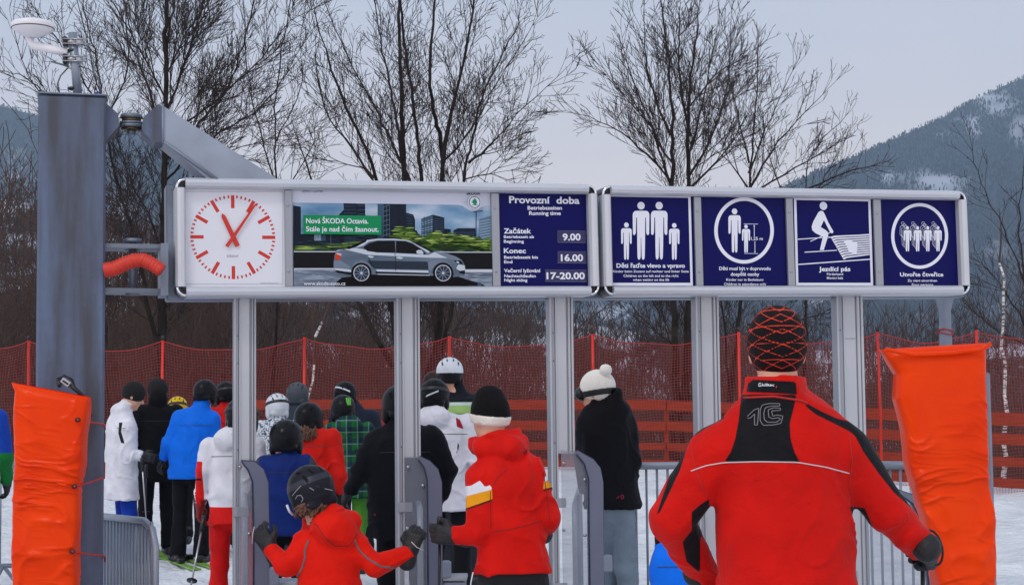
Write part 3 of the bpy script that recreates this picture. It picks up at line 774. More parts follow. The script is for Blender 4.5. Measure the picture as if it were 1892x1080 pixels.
# ---- first box: clock, poster, timetable
t1, B1 = signbox('information_sign', 'long silver framed sign box with red clock, green car poster and opening hours', 323.5, 1104, (328, 341.5, 549, 546.5))
mb, ua, ub = panel(t1, 'clock_face', 341, 527, M_FACE, B1)
cu, cv = SP(431.5, 437); RR = SP(509, 437)[0]-cu; RV = SP(431, 359)[1]-cv; RR = (RR+RV)/2
y = .0225
for k in range(60):
    a = math.pi/30*k; r1 = RR; big = k % 5 == 0; r0 = RR*(.69 if big else .93); w_ = RR*(.082 if big else .040)/2
    s_, c_ = math.sin(a), math.cos(a)
    mb.poly([(cu+s_*r-c_*q, y, cv+c_*r+s_*q) for r, q in ((r0, -w_), (r1, -w_), (r1, w_), (r0, w_))], M_RED)
# pressed border line of the dial sheet
M_LINE = mat('dial_edge', (180, 184, 194), .3)
for (a, b, c, d) in ((343, 352, 524, 353.5), (343, 523, 524, 524.5), (343, 352, 344.2, 524), (523, 352, 524.2, 524)):
    spoly(mb, [(a, b), (c, b), (c, d), (a, d)], y, M_LINE)
M_GREY = mat('grey_print', (120, 105, 110), .5)
stext(mb, 'sitour', 420, 442, 474.5, 6.5, y, M_GREY)
stext(mb, 'www.sitour.cz', 482, 515, 523, 2.5, y, M_GREY)
cf = mb.build('clock_face', t1)
def hand(px, py, tail, wa, wb, yy):
    u, v = SP(px, py); d = Vector((u-cu, v-cv)); L_ = d.length; d.normalize(); n = Vector((-d.y, d.x))
    c = Vector((cu, cv)); mb = MB()
    q = [c-d*tail-n*wa/2, c-d*tail+n*wa/2, c+d*(L_-.015)+n*wb/2, c+d*L_+n*wb*.1, c+d*L_-n*wb*.1, c+d*(L_-.015)-n*wb/2]
    mb.poly([(a.x, yy, a.y) for a in q], M_RED, (0, .003, 0)); mb.build('clock_hand', cf)
hand(411, 394, RR*.24, RR*.115, RR*.095, .013); hand(474, 375, RR*.28, RR*.085, RR*.045, .008)
strip(t1, 527, 541, B1)
# poster
def z3(x, y): return (530+x*400/1892, 335+y*210/993)
def m_grad(name, cols, scale, stretch, rough=.3, dist=0.0):
    m, t, b = node_mat(name); b.inputs['Roughness'].default_value = rough; b.inputs['Specular IOR Level'].default_value = .15
    tcn = t.nodes.new('ShaderNodeTexCoord'); mp_ = t.nodes.new('ShaderNodeMapping'); mp_.inputs['Scale'].default_value = stretch
    n = t.nodes.new('ShaderNodeTexNoise'); n.inputs['Scale'].default_value = scale; n.inputs['Detail'].default_value = 4; n.inputs['Distortion'].default_value = dist
    r = t.nodes.new('ShaderNodeValToRGB'); k = len(cols)
    for i in range(k-2): r.color_ramp.elements.new(.5)
    for i, c in enumerate(cols): r.color_ramp.elements[i].position = .3+.4*i/(k-1); r.color_ramp.elements[i].color = (*lin(c), 1)
    t.links.new(tcn.outputs['Object'], mp_.inputs[0]); t.links.new(mp_.outputs[0], n.inputs['Vector']); t.links.new(n.outputs['Fac'], r.inputs[0]); t.links.new(r.outputs[0], b.inputs['Base Color'])
    return m
Q_SKY = m_grad('poster_sky', [(70, 120, 160), (128, 160, 188), (200, 208, 222)], 3.2, (1, 1, 2.5))
Q_BLD = m_grad('poster_tower', [(8, 18, 32), (18, 34, 54)], 9, (3, 1, .6)); Q_BLD2 = mat('poster_tower_light', (56, 84, 108), .45, spec=.12)
Q_WIN = mat('poster_window', (92, 118, 140), .45, spec=.12); Q_WIN2 = mat('poster_window_pale', (150, 172, 188), .45, spec=.12)
Q_GRN = m_grad('poster_green', [(14, 34, 16), (62, 98, 34), (128, 160, 66)], 5, (1, 1, 5), dist=.6); Q_DK = mat('poster_dark', (17, 18, 24), .45, spec=.12)
Q_GRND = m_grad('poster_green_dark', [(8, 16, 12), (30, 54, 24), (58, 92, 38)], 6, (1, 1, 5), dist=.6)
Q_ROAD = m_grad('poster_road', [(58, 68, 84), (110, 124, 142), (172, 182, 196)], 3, (1, 1, 14)); Q_LN = mat('poster_line', (190, 198, 208), .45, spec=.12)
Q_CAR = m_grad('poster_car_body', [(74, 90, 108), (104, 120, 138)], 5, (.5, 1, 3)); Q_CARL = mat('poster_car_light', (186, 196, 208), .45, spec=.12); Q_CARM = mat('poster_car_mid', (112, 124, 140), .45, spec=.12)
Q_CARD = mat('poster_car_dark', (40, 50, 64), .45, spec=.12)
Q_GLS = mat('poster_car_glass', (16, 18, 22), .45, spec=.12); Q_RIM = mat('poster_rim', (186, 192, 204), .45, spec=.12); Q_TAIL = mat('poster_tail_light', (200, 60, 30), .45, spec=.12)
Q_G = mat('poster_green_box', (20, 132, 82), .45, spec=.12); Q_BLKS = mat('poster_shadow', (7, 8, 12), .45, spec=.12); Q_PALE = mat('poster_paper', (206, 211, 226), .45, spec=.12)
mb, ua, ub = panel(t1, 'advert_panel', 541, 909.5, Q_PALE, B1)
lay = [.0226]; LSTEP = .00003
def q(pts_, m): lay[0] -= LSTEP; spoly(mb, [z3(a, b) for a, b in pts_], lay[0], m)
def qb(x0, y0, x1, y1, m, sk=0): q([(x0, y0), (x1, y0+sk), (x1, y1+sk), (x0, y1)], m)
q([(55, 180), (1050, 192), (1500, 200), (1545, 208), (1580, 232), (1610, 250), (1640, 256), (1672, 250), (1700, 228), (1735, 208), (1795, 203), (1798, 922), (60, 922)], Q_SKY)
qb(60, 206, 128, 600, Q_BLD, 10)
qb(60, 455, 860, 606, Q_BLD)
q([(500, 186), (612, 188), (612, 560), (430, 560), (430, 320), (505, 240)], Q_BLD); qb(612, 190, 692, 560, Q_BLD)
for k in range(11): qb(505, 210+k*30, 610, 214+k*30, Q_BLD2)
for k in range(9): qb(622, 206+k*38, 688, 211+k*38, Q_BLD2, -4)
qb(800, 192, 850, 500, Q_BLD2); q([(850, 192), (1050, 194), (1050, 520), (850, 520)], Q_BLD)
for k in range(7): q([(850, 215+k*42), (905, 200+k*42), (905, 204+k*42), (850, 220+k*42)], Q_WIN)
for x in (852, 878, 903): qb(x, 205, x+3, 480, Q_WIN)
q([(1050, 268), (1112, 285), (1128, 330), (1128, 470), (1050, 500)], Q_BLD)
for k in range(8): qb(1056, 290+k*24, 1108, 294+k*24, Q_BLD2, 4)
qb(245, 462, 304, 512, Q_WIN2); qb(304, 462, 345, 512, Q_BLD2); qb(388, 440, 393, 575, Q_WIN)
q([(1183, 322), (1282, 286), (1282, 575), (1183, 575)], Q_BLD2); q([(1282, 286), (1384, 312), (1384, 575), (1282, 575)], Q_BLD)
for k in range(13):
    q([(1186, 338+k*18), (1280, 306+k*20), (1280, 312+k*20), (1186, 343+k*18)], Q_WIN2 if k % 3 else Q_WIN); qb(1290, 318+k*19, 1378, 322+k*19, Q_BLD2, 6)
for x in (1205, 1230, 1256): qb(x, 305, x+5, 560, Q_BLD)
qb(1384, 408, 1440, 520, Q_BLD, 6); q([(1465, 425), (1500, 405), (1655, 405), (1660, 520), (1465, 520)], Q_BLD)
for k in range(3): qb(1475, 440+k*18, 1650, 444+k*18, Q_BLD2)
q([(1690, 325), (1796, 296), (1796, 560), (1690, 560)], Q_WIN)
for k in range(8): q([(1694, 345+k*24), (1796, 325+k*24), (1796, 330+k*24), (1694, 350+k*24)], Q_WIN2)
q([(1660, 262), (1666, 262), (1664, 500), (1658, 500)], Q_BLD); q([(1640, 258), (1720, 250), (1720, 256), (1640, 264)], Q_BLD)
def blob(cx, cy, rx, ry, m, sd):
    r_ = random.Random(sd); q([(cx+rx*(1+.10*r_.gauss(0, 1))*math.cos(a*math.pi/14), cy-ry*(1+.10*r_.gauss(0, 1))*math.sin(a*math.pi/14)) for a in range(28)], m)
G4 = [mat('poster_leaf_blur', c, .45, spec=.1) for c in ((12, 30, 14), (34, 60, 24), (84, 118, 42), (138, 166, 76), (168, 190, 104))]
def streaks():
    r_ = random.Random(77)
    for i in range(420):
        c = r_.choice([(1040, 480, 110, 75), (1120, 540, 100, 50), (1300, 510, 110, 75), (1420, 530, 140, 60), (1540, 505, 90, 40), (1640, 550, 110, 55), (1740, 560, 50, 50), (500, 570, 260, 22), (200, 588, 130, 16)])
        x = c[0]+r_.gauss(0, .45)*c[2]; yv = c[1]+r_.gauss(0, .5)*c[3]; L_ = r_.uniform(12, 60)*(1.6 if c[0] < 600 else 1); h_ = r_.uniform(1.5, 6)
        x = min(max(x, 70+L_), 1790-L_); yv = min(yv, 604)
        up = 1-(yv-(c[1]-c[3]))/(2*c[3]); m_ = G4[min(4, max(0, int(r_.gauss(1.2+2.6*up, .9))))]
        q([(x-L_, yv), (x-L_*.4, yv-h_), (x+L_*.5, yv-h_*.8), (x+L_, yv), (x+L_*.3, yv+h_*.7), (x-L_*.5, yv+h_*.8)], m_)
    for i in range(60):
        x = r_.uniform(80, 760); yv = r_.uniform(470, 600); L_ = r_.uniform(20, 70); q([(max(64, x-L_), yv), (x, yv-2), (x+L_, yv), (x, yv+2)], Q_BLD2 if i % 3 else Q_BLD)
blob(1060, 500, 130, 95, Q_GRND, 1); blob(1040, 455, 90, 45, Q_GRN, 2); blob(1100, 560, 110, 50, Q_GRND, 9)
blob(1300, 520, 110, 85, Q_GRN, 3); blob(1420, 540, 150, 70, Q_GRND, 4); blob(1520, 500, 90, 36, Q_GRN, 5); blob(1640, 550, 120, 70, Q_GRND, 6); blob(1760, 560, 40, 75, Q_GRN, 7); blob(1650, 500, 60, 20, Q_GRN, 8)
q([(64, 585), (300, 560), (560, 525), (760, 520), (760, 612), (64, 608)], Q_GRN); q([(64, 560), (260, 540), (420, 545), (300, 565), (64, 585)], Q_GRND)
streaks()
q([(62, 612), (1797, 612), (1797, 768), (62, 768)], Q_DK); qb(62, 608, 1797, 616, Q_LN, 6)
q([(62, 762), (1797, 766), (1797, 922), (62, 922)], Q_ROAD); [q([(x_, y_), (x_+l_, y_-1.5), (x_+2*l_, y_), (x_+l_, y_+2)], random.Random(int(x_)).choice([Q_CARM, Q_LN, Q_CARD, Q_CARM])) for x_, y_, l_ in [(66+(i*173 % 330) if i % 2 else 1480+(i*97 % 200), 775+(i*37 % 140), 20+(i*13 % 36)) for i in range(70)]]; qb(62, 757, 420, 768, Q_LN); qb(1560, 768, 1797, 792, Q_LN)
q([(430, 880), (480, 840), (700, 812), (1480, 825), (1720, 900), (1740, 920), (420, 920)], Q_BLKS)
# printed car
q([(408, 720), (418, 640), (440, 600), (520, 590), (600, 550), (700, 512), (790, 500), (940, 500), (1060, 512), (1130, 545), (1280, 612), (1400, 628), (1480, 655), (1530, 685), (1558, 735), (1560, 800), (1552, 824), (1450, 836), (1440, 800), (1400, 740), (1350, 725), (1300, 745), (1270, 800), (1265, 822), (740, 808), (735, 780), (700, 730), (650, 715), (600, 735), (575, 790), (572, 812), (430, 788), (410, 760)], Q_CAR)
q([(432, 612), (500, 592), (700, 640), (1230, 665), (1420, 668), (1500, 690), (1420, 640), (1290, 618), (1240, 640), (1150, 635), (780, 620), (660, 590), (600, 580), (520, 590), (440, 600)], Q_CARL)
q([(1300, 620), (1400, 630), (1490, 662), (1530, 690), (1440, 680), (1360, 650)], Q_CARM)
q([(700, 512), (790, 500), (940, 500), (1060, 512), (1130, 545), (1260, 612), (1235, 625), (1100, 535), (1040, 518), (940, 512), (800, 512), (720, 525), (670, 560), (600, 580), (650, 545)], Q_CARL)
q([(520, 586), (600, 545), (700, 512), (690, 528), (620, 562), (545, 592)], Q_BLKS)
q([(668, 575), (720, 540), (790, 520), (945, 518), (948, 620), (790, 620), (705, 608)], Q_GLS)
q([(955, 518), (1040, 522), (1100, 545), (1195, 605), (1220, 640), (1120, 632), (955, 622)], Q_GLS)
q([(1075, 516), (1130, 532), (1290, 612), (1262, 620), (1230, 600), (1150, 560)], Q_GLS)
q([(700, 690), (1230, 700), (1240, 770), (760, 762)], Q_CARD); q([(1240, 700), (1290, 690), (1360, 690), (1300, 720), (1262, 780), (1238, 770)], Q_CARM)
q([(560, 750), (600, 705), (660, 690), (720, 720), (745, 760), (700, 722), (650, 708), (600, 726)], Q_CARM)
q([(1264, 770), (1300, 716), (1370, 694), (1430, 720), (1470, 800), (1420, 742), (1360, 714), (1300, 738)], Q_CARM)
q([(410, 690), (470, 690), (560, 745), (540, 775), (412, 750)], Q_CARM); q([(412, 755), (560, 770), (566, 790), (425, 780)], Q_CARL); q([(418, 772), (568, 795), (572, 815), (440, 797)], Q_DK)
q([(780, 768), (1236, 778), (1240, 798), (790, 786)], Q_CARL); q([(775, 786), (1240, 798), (1240, 812), (775, 803)], Q_DK); q([(790, 806), (1250, 816), (1250, 822), (800, 813)], Q_CARL)
q([(1130, 610), (1150, 597), (1180, 600), (1196, 622), (1190, 636), (1140, 630)], Q_CARL); q([(700, 652), (720, 646), (762, 655), (750, 668), (710, 662)], Q_CARL); q([(955, 662), (980, 655), (1020, 666), (1000, 678), (965, 672)], Q_CARL)
q([(943, 620), (948, 620), (955, 770), (950, 790)], Q_DK); q([(700, 640), (705, 640), (750, 735), (745, 740)], Q_DK)
q([(1462, 690), (1520, 690), (1542, 722), (1490, 722)], Q_DK); q([(1480, 700), (1500, 698), (1510, 712), (1490, 714)], Q_LN); q([(1500, 722), (1556, 735), (1560, 780), (1510, 780), (1480, 760)], Q_CARL)
q([(1502, 782), (1556, 775), (1556, 810), (1510, 800)], Q_DK); q([(424, 640), (440, 622), (482, 632), (462, 684), (424, 680)], Q_TAIL); q([(430, 632), (440, 624), (480, 634), (474, 648)], Q_RIM)
for wx in (652, 1366):
    c = z3(wx, 800); u, v = SP(*c); r = SP(*z3(wx+90, 800))[0]-u
    lay[0] -= .0003; disc(mb, u, v, r*1.0, lay[0], Q_BLKS)
    lay[0] -= .0003; disc(mb, u, v, r*.78, lay[0], Q_RIM); lay[0] -= .0003; disc(mb, u, v, r*.70, lay[0], Q_CARD)
    for k in range(10):
        a = k*math.pi/5+.2; lay[0] -= .00005; mb.poly([(u+r*p*math.cos(a+o_), lay[0], v+r*p*math.sin(a+o_)) for p, o_ in ((.12, -.3), (.7, -.05), (.7, .05), (.12, .3))], Q_CARM)
    lay[0] -= .0002; disc(mb, u, v, r*.12, lay[0], Q_LN)
q([(142, 293), (825, 300), (826, 466), (144, 460)], Q_G)
LT = lay[0]-.0004
stext(mb, 'Nová ŠKODA Octavia.', *[z3(168, 0)[0], z3(712, 0)[0]], z3(0, 365)[1], 9.2, LT, M_WHITE, .012, z3(0, 368)[1])
stext(mb, 'Stále je nad čím žasnout.', *[z3(168, 0)[0], z3(802, 0)[0]], z3(0, 436)[1], 9.2, LT, M_WHITE, .012, z3(0, 440)[1])
stext(mb, 'www.skoda-auto.cz', *[z3(148, 0)[0], z3(512, 0)[0]], z3(0, 918)[1]-2.6, 6.4, LT, M_WHITE, .008)
stext(mb, 'SIMPLY CLEVER', *[z3(140, 0)[0], z3(322, 0)[0]], z3(0, 90)[1], 4.3, .0215, Q_GLS)
stext(mb, 'ŠKODA', *[z3(1580, 0)[0], z3(1700, 0)[0]], z3(0, 112)[1], 4.5, .0215, Q_GLS, .03)
u, v = SP(*z3(1640, 182)); r = SP(*z3(1690, 182))[0]-u
lay[0] = LT-.001; disc(mb, u, v, r*1.14, lay[0], Q_PALE); disc(mb, u, v, r, lay[0]-.0003, Q_BLKS); disc(mb, u, v, r*.88, lay[0]-.0006, Q_PALE)
yy_ = lay[0]-.0009
mb.poly([(u+r*a, yy_, v+r*b) for a, b in ((-.5, -.55), (.6, -.55), (.6, -.45), (.2, -.42), (.45, -.1), (.35, .3), (.1, .62), (-.1, .68), (-.05, .45), (-.3, .5), (-.2, .28), (-.5, .3), (-.32, .08), (-.62, .02), (-.35, -.15), (-.1, -.42), (-.5, -.45))], Q_G)
stext(mb, '- - - - -', *[z3(1590, 0)[0], z3(1650, 0)[0]], z3(0, 912)[1], 3, LT, Q_WIN); u2, v2 = SP(*z3(1682, 900)); disc(mb, u2, v2, r*.35, LT, Q_BLD2)
adv = mb.build('advert_panel', t1)
strip(t1, 909.5, 924, B1)
# timetable
mb, ua, ub = panel(t1, 'timetable_panel', 924, 1088, M_NAVY, B1)
def z4(x, y): return (900+x*230/1129, 335+y*220/1080)
def tx(mb, s_, xa, xb, yb, cap, f, off=.02, yb2=None, m=None, y=.0222):
    a = f(xa, yb); b = f(xb, yb if yb2 is None else yb2); sc = f(0, 1)[1]-f(0, 0)[1]
    stext(mb, s_, a[0], b[0], a[1], cap*sc, y, m or M_WHITE, off, b[1])
tx(mb, 'Provozní', 210, 583, 190, 62, z4, .028, 195); tx(mb, 'doba', 640, 850, 196, 62, z4, .028, 198)
tx(mb, 'Betriebszeiten', 378, 690, 252, 34, z4, .022); tx(mb, 'Running time', 392, 680, 300, 34, z4, .022)
for s_, xa, xb, yb, cap in (('Začátek', 162, 410, 467, 45), ('Betriebszeit ab', 162, 436, 510, 25), ('Beginning', 162, 344, 552, 26), ('Konec', 162, 362, 646, 45), ('Betriebszeit bis', 164, 472, 696, 26), ('End', 164, 240, 738, 26),
    ('Večerní lyžování', 164, 496, 820, 32), ('Nachtschilaufen', 166, 452, 866, 26), ('Night skiing', 166, 376, 904, 26)): tx(mb, s_, xa, xb, yb, cap, z4, .024)
M_PLATE = mat('navy_number_plate', (14, 16, 80), .25); M_PLE = mat('plate_edge', (86, 92, 134), .3)
for (xa, ya, xb, yb) in ((648, 442, 908, 552), (650, 630, 910, 738), (536, 796, 912, 906)):
    spoly(mb, [z4(xa, ya), z4(xb, ya+3), z4(xb, yb+3), z4(xa, yb)], .0222, M_PLATE, (0, -.004, 0))
    spoly(mb, [z4(xa, yb-4), z4(xb, yb-1), z4(xb, yb+3), z4(xa, yb)], .0179, M_PLE)
    spoly(mb, [z4(xa, ya), z4(xb, ya+3), z4(xb, ya+5), z4(xa, ya+2)], .0179, M_PLE); spoly(mb, [z4(xa, ya), z4(xa+2, ya), z4(xa+2, yb), z4(xa, yb)], .0178, M_PLE)
for s_, xa, xb, yb, cap in (('9.00', 694, 858, 530, 60), ('16.00', 678, 880, 718, 60), ('17-20.00', 548, 896, 882, 60)): tx(mb, s_, xa, xb, yb, cap, z4, .03, y=.0172)
mb.build('timetable_panel', t1)
# ---- second box
t2, B2 = signbox('pictogram_sign', 'silver framed sign box with four navy pictogram panels for queueing skiers', 1112, 1786, (342, 354, 546, 544.5))
def z5(x, y): return (1100+x*380/1865, 335+y*220/1080)
def z6(x, y): return (1450+x*360/1808, 340+y*215/1080)
def zpoly(mb, pts_, f, y, m): spoly(mb, [f(a, b) for a, b in pts_], y, m)
def zbox_border(mb, outer, inner, f, y, m):
    for i in range(4):
        j = (i+1) % 4; zpoly(mb, [outer[i], outer[j], inner[j], inner[i]], f, y, m)
def fig(mb, cx, top, bot, w_, f, y, m=None, outline=False):
    """standing pictogram person"""
    H = bot-top; r = H*.066; m = m or M_WHITE
    def X(a, b): return (cx+a*w_, top+b*H)
    c = f(*X(0, .068)); u, v = SP(*c); rr_ = abs(SP(*f(cx, top+.068*H+r))[1]-v)
    disc(mb, u, v, rr_, y, m, 24)
    body = [(-.30, .155), (-.40, .165), (-.47, .19), (-.5, .23), (-.49, .40), (-.485, .55), (-.43, .575), (-.35, .565), (-.31, .53), (-.29, .27), (-.245, .27), (-.23, .56), (-.225, .75), (-.21, .94), (-.19, .98), (-.12, 1), (-.05, .98), (-.02, .94), (-.01, .61), (.01, .61),
            (.04, .94), (.06, .98), (.13, 1), (.2, .98), (.22, .94), (.235, .75), (.24, .56), (.25, .27), (.29, .27), (.31, .53), (.35, .565), (.43, .575), (.485, .55), (.49, .40), (.5, .23), (.47, .19), (.40, .165), (.30, .155)]
    zpoly(mb, [X(a, b) for a, b in body], f, y, m)
yt = .0222
mb, _, _ = panel(t2, 'pictogram_panel', 1125, 1285, M_NAVY, B2)
zbox_border(mb, [(124, 112), (878, 124), (898, 942), (140, 942)], [(143, 132), (856, 144), (876, 916), (158, 916)], z5, yt, M_WHITE)
fig(mb, 294, 368, 708, 98, z5, yt); fig(mb, 427, 180, 708, 152, z5, yt); fig(mb, 592, 180, 706, 152, z5, yt); fig(mb, 729, 373, 708, 96, z5, yt)
for s_, xa, xb, yb, cap, of in (('Děti řaďte vlevo a vpravo', 204, 826, 778, 38, .028), ('Kinder beim Zugang auf rechter und linker Seite', 172, 860, 822, 21, .015), ('Children on the left and to the right', 268, 768, 863, 22, .015), ('when getting on the lift', 354, 684, 899, 22, .015)): tx(mb, s_, xa, xb, yb, cap, z5, of)
mb.build('pictogram_panel', t2); strip(t2, 1285, 1298, B2)
mb, _, _ = panel(t2, 'pictogram_panel', 1298, 1455, M_NAVY, B2)
def ell_ring(mb, cx, cy, rx, ry, th, f, y):
    n = 72; o_ = [(cx+rx*math.cos(a*2*math.pi/n), cy+ry*math.sin(a*2*math.pi/n)) for a in range(n)]; i_ = [(cx+(rx-th)*math.cos(a*2*math.pi/n), cy+(ry-th)*math.sin(a*2*math.pi/n)) for a in range(n)]
    vs = [SP(*f(*p)) for p in o_+i_]; mb.add([(a, y, b) for a, b in vs], [(k, (k+1) % n, n+(k+1) % n, n+k) for k in range(n)], M_WHITE)
ell_ring(mb, 1363, 441, 271, 301, 32, z5, yt)
fig(mb, 1277, 240, 643, 114, z5, yt); fig(mb, 1381, 388, 643, 74, z5, yt)
for p in ([(1360, 379), (1490, 381), (1490, 385), (1360, 383)], [(1365, 647), (1492, 649), (1492, 653), (1365, 651)], [(1453, 390), (1458, 390), (1459, 495), (1454, 495)], [(1459, 538), (1464, 538), (1465, 640), (1460, 640)],
          [(1448, 405), (1455, 388), (1463, 405)], [(1454, 632), (1470, 632), (1462, 646)]): zpoly(mb, p, z5, yt, M_WHITE)
tx(mb, '1,25 m', 1426, 1534, 528, 28, z5, .015)
for s_, xa, xb, yb, cap, of in (('Děti musí být v doprovodu', 1138, 1604, 800, 30, .022), ('dospělé osoby', 1242, 1502, 852, 30, .022), ('Kinder nur in Begleitung', 1202, 1540, 898, 22, .015), ('Children in attendance only', 1182, 1564, 938, 22, .015)): tx(mb, s_, xa, xb, yb, cap, z5, of)
mb.build('pictogram_panel', t2); strip(t2, 1455, 1467.5, B2)
mb, _, _ = panel(t2, 'pictogram_panel', 1467.5, 1617, M_NAVY, B2)
zbox_border(mb, [(100, 120), (814, 136), (838, 938), (120, 936)], [(124, 142), (792, 156), (816, 912), (142, 912)], z6, yt, M_WHITE)
u, v = SP(*z6(375, 198)); disc(mb, u, v, abs(SP(*z6(375, 236))[1]-v), yt, M_WHITE)
zpoly(mb, [(330, 255), (350, 243), (372, 248), (385, 270), (420, 350), (466, 432), (466, 448), (450, 452), (436, 440), (380, 330), (350, 395), (400, 425), (418, 445), (420, 470), (412, 500), (378, 608), (342, 608), (370, 485), (300, 450), (272, 425), (266, 390), (280, 345)], z6, yt, M_WHITE)
for p in ([(135, 504), (365, 488), (365, 496), (135, 512)], [(418, 486), (800, 458), (803, 468), (420, 495)], [(200, 624), (500, 606), (500, 614), (200, 632)], [(140, 737), (812, 688), (812, 698), (140, 747)],
          [(252, 524), (440, 440), (443, 446), (256, 530)]): zpoly(mb, p, z6, yt-.0002, M_WHITE)
for k in range(10):
    xa = 440+k*12.5; ya = 495+k*21.5; zpoly(mb, [(xa, ya-8), (xa+34, ya-20), (804, ya-34+ -k*1.5), (806, ya-22-k*1.5), (xa+42, ya-7), (xa+12, ya+9)], z6, yt-.0003, M_WHITE)
zpoly(mb, [(565, 525), (600, 510), (625, 520), (690, 545), (690, 570), (684, 640), (668, 652), (660, 638), (612, 632), (600, 590)], z6, yt-.0006, M_WHITE)
for s_, xa, xb, yb, cap, of in (('Jezdící pás', 334, 626, 803, 40, .028), ('Förderband', 408, 558, 842, 22, .015), ('Moving belt', 408, 558, 878, 22, .015)): tx(mb, s_, xa, xb, yb, cap, z6, of)
mb.build('pictogram_panel', t2); strip(t2, 1617, 1630.5, B2)
mb, _, _ = panel(t2, 'pictogram_panel', 1630.5, 1772, M_NAVY, B2)
ell_ring(mb, 1270, 477, 265, 305, 30, z6, yt)
for k in range(4):
    cx = 1156+k*94.5; 
    for s in (3, 2, 1):
        dx, dy = -13*s, -15*s; c = z6(cx-4+dx, 405+dy); u, v = SP(*c); rr_ = abs(SP(*z6(cx, 405+16))[1]-SP(*z6(cx, 405))[1])
        ring(mb, u, v, rr_, rr_*.84, yt-.0001*(4-s), M_WHITE, 20)
        X0, Y0 = cx+dx-30, 428+dy
        for a in ([(X0+12, Y0), (X0+2, Y0+10), (X0, Y0+80)], [(X0, Y0+80), (X0+14, Y0+95)], [(X0+16, Y0+80), (X0+20, Y0+170)], [(X0+20, Y0+170), (X0+28, Y0+186)], [(X0+12, Y0), (X0+40, Y0-2)]):
            for i in range(len(a)-1):
                (xa, ya), (xb, yb) = a[i], a[i+1]; L_ = math.hypot(xb-xa, yb-ya); nx_, ny_ = -(yb-ya)/L_*1.3, (xb-xa)/L_*1.3
                zpoly(mb, [(xa+nx_, ya+ny_), (xb+nx_, yb+ny_), (xb-nx_, yb-ny_), (xa-nx_, ya-ny_)], z6, yt-.0001*(4-s), M_WHITE)
    fig(mb, cx, 386, 622, 70, z6, yt-.0009)
for s_, xa, xb, yb, cap, of in (('Utvořte čtveřice', 1088, 1490, 852, 36, .026), ('Zu viert einordnen', 1158, 1432, 902, 22, .015), ('Four persons', 1198, 1396, 940, 22, .015)): tx(mb, s_, xa, xb, yb, cap, z6, of)
mb.build('pictogram_panel', t2)
# ---- galvanised carrier beam behind both boxes
cb = thing('carrier_beam', 'galvanised steel beam behind and between the two sign boxes', 'beam'); cb.matrix_world = SM
uL = SP(311, 440)[0]; uR = SP(1796, 440)[0]+.02; vT = (SP(320, 330)[1]+SP(1790, 355)[1])/2-.006; vB = (SP(320, 552)[1]+SP(1790, 545)[1])/2
mb = MB(); mb.box(((uL+uR)/2, .23, (vT+vB)/2), (uR-uL, .17, vT-vB), M_GALV, bev=.006); mb.build('beam', cb)

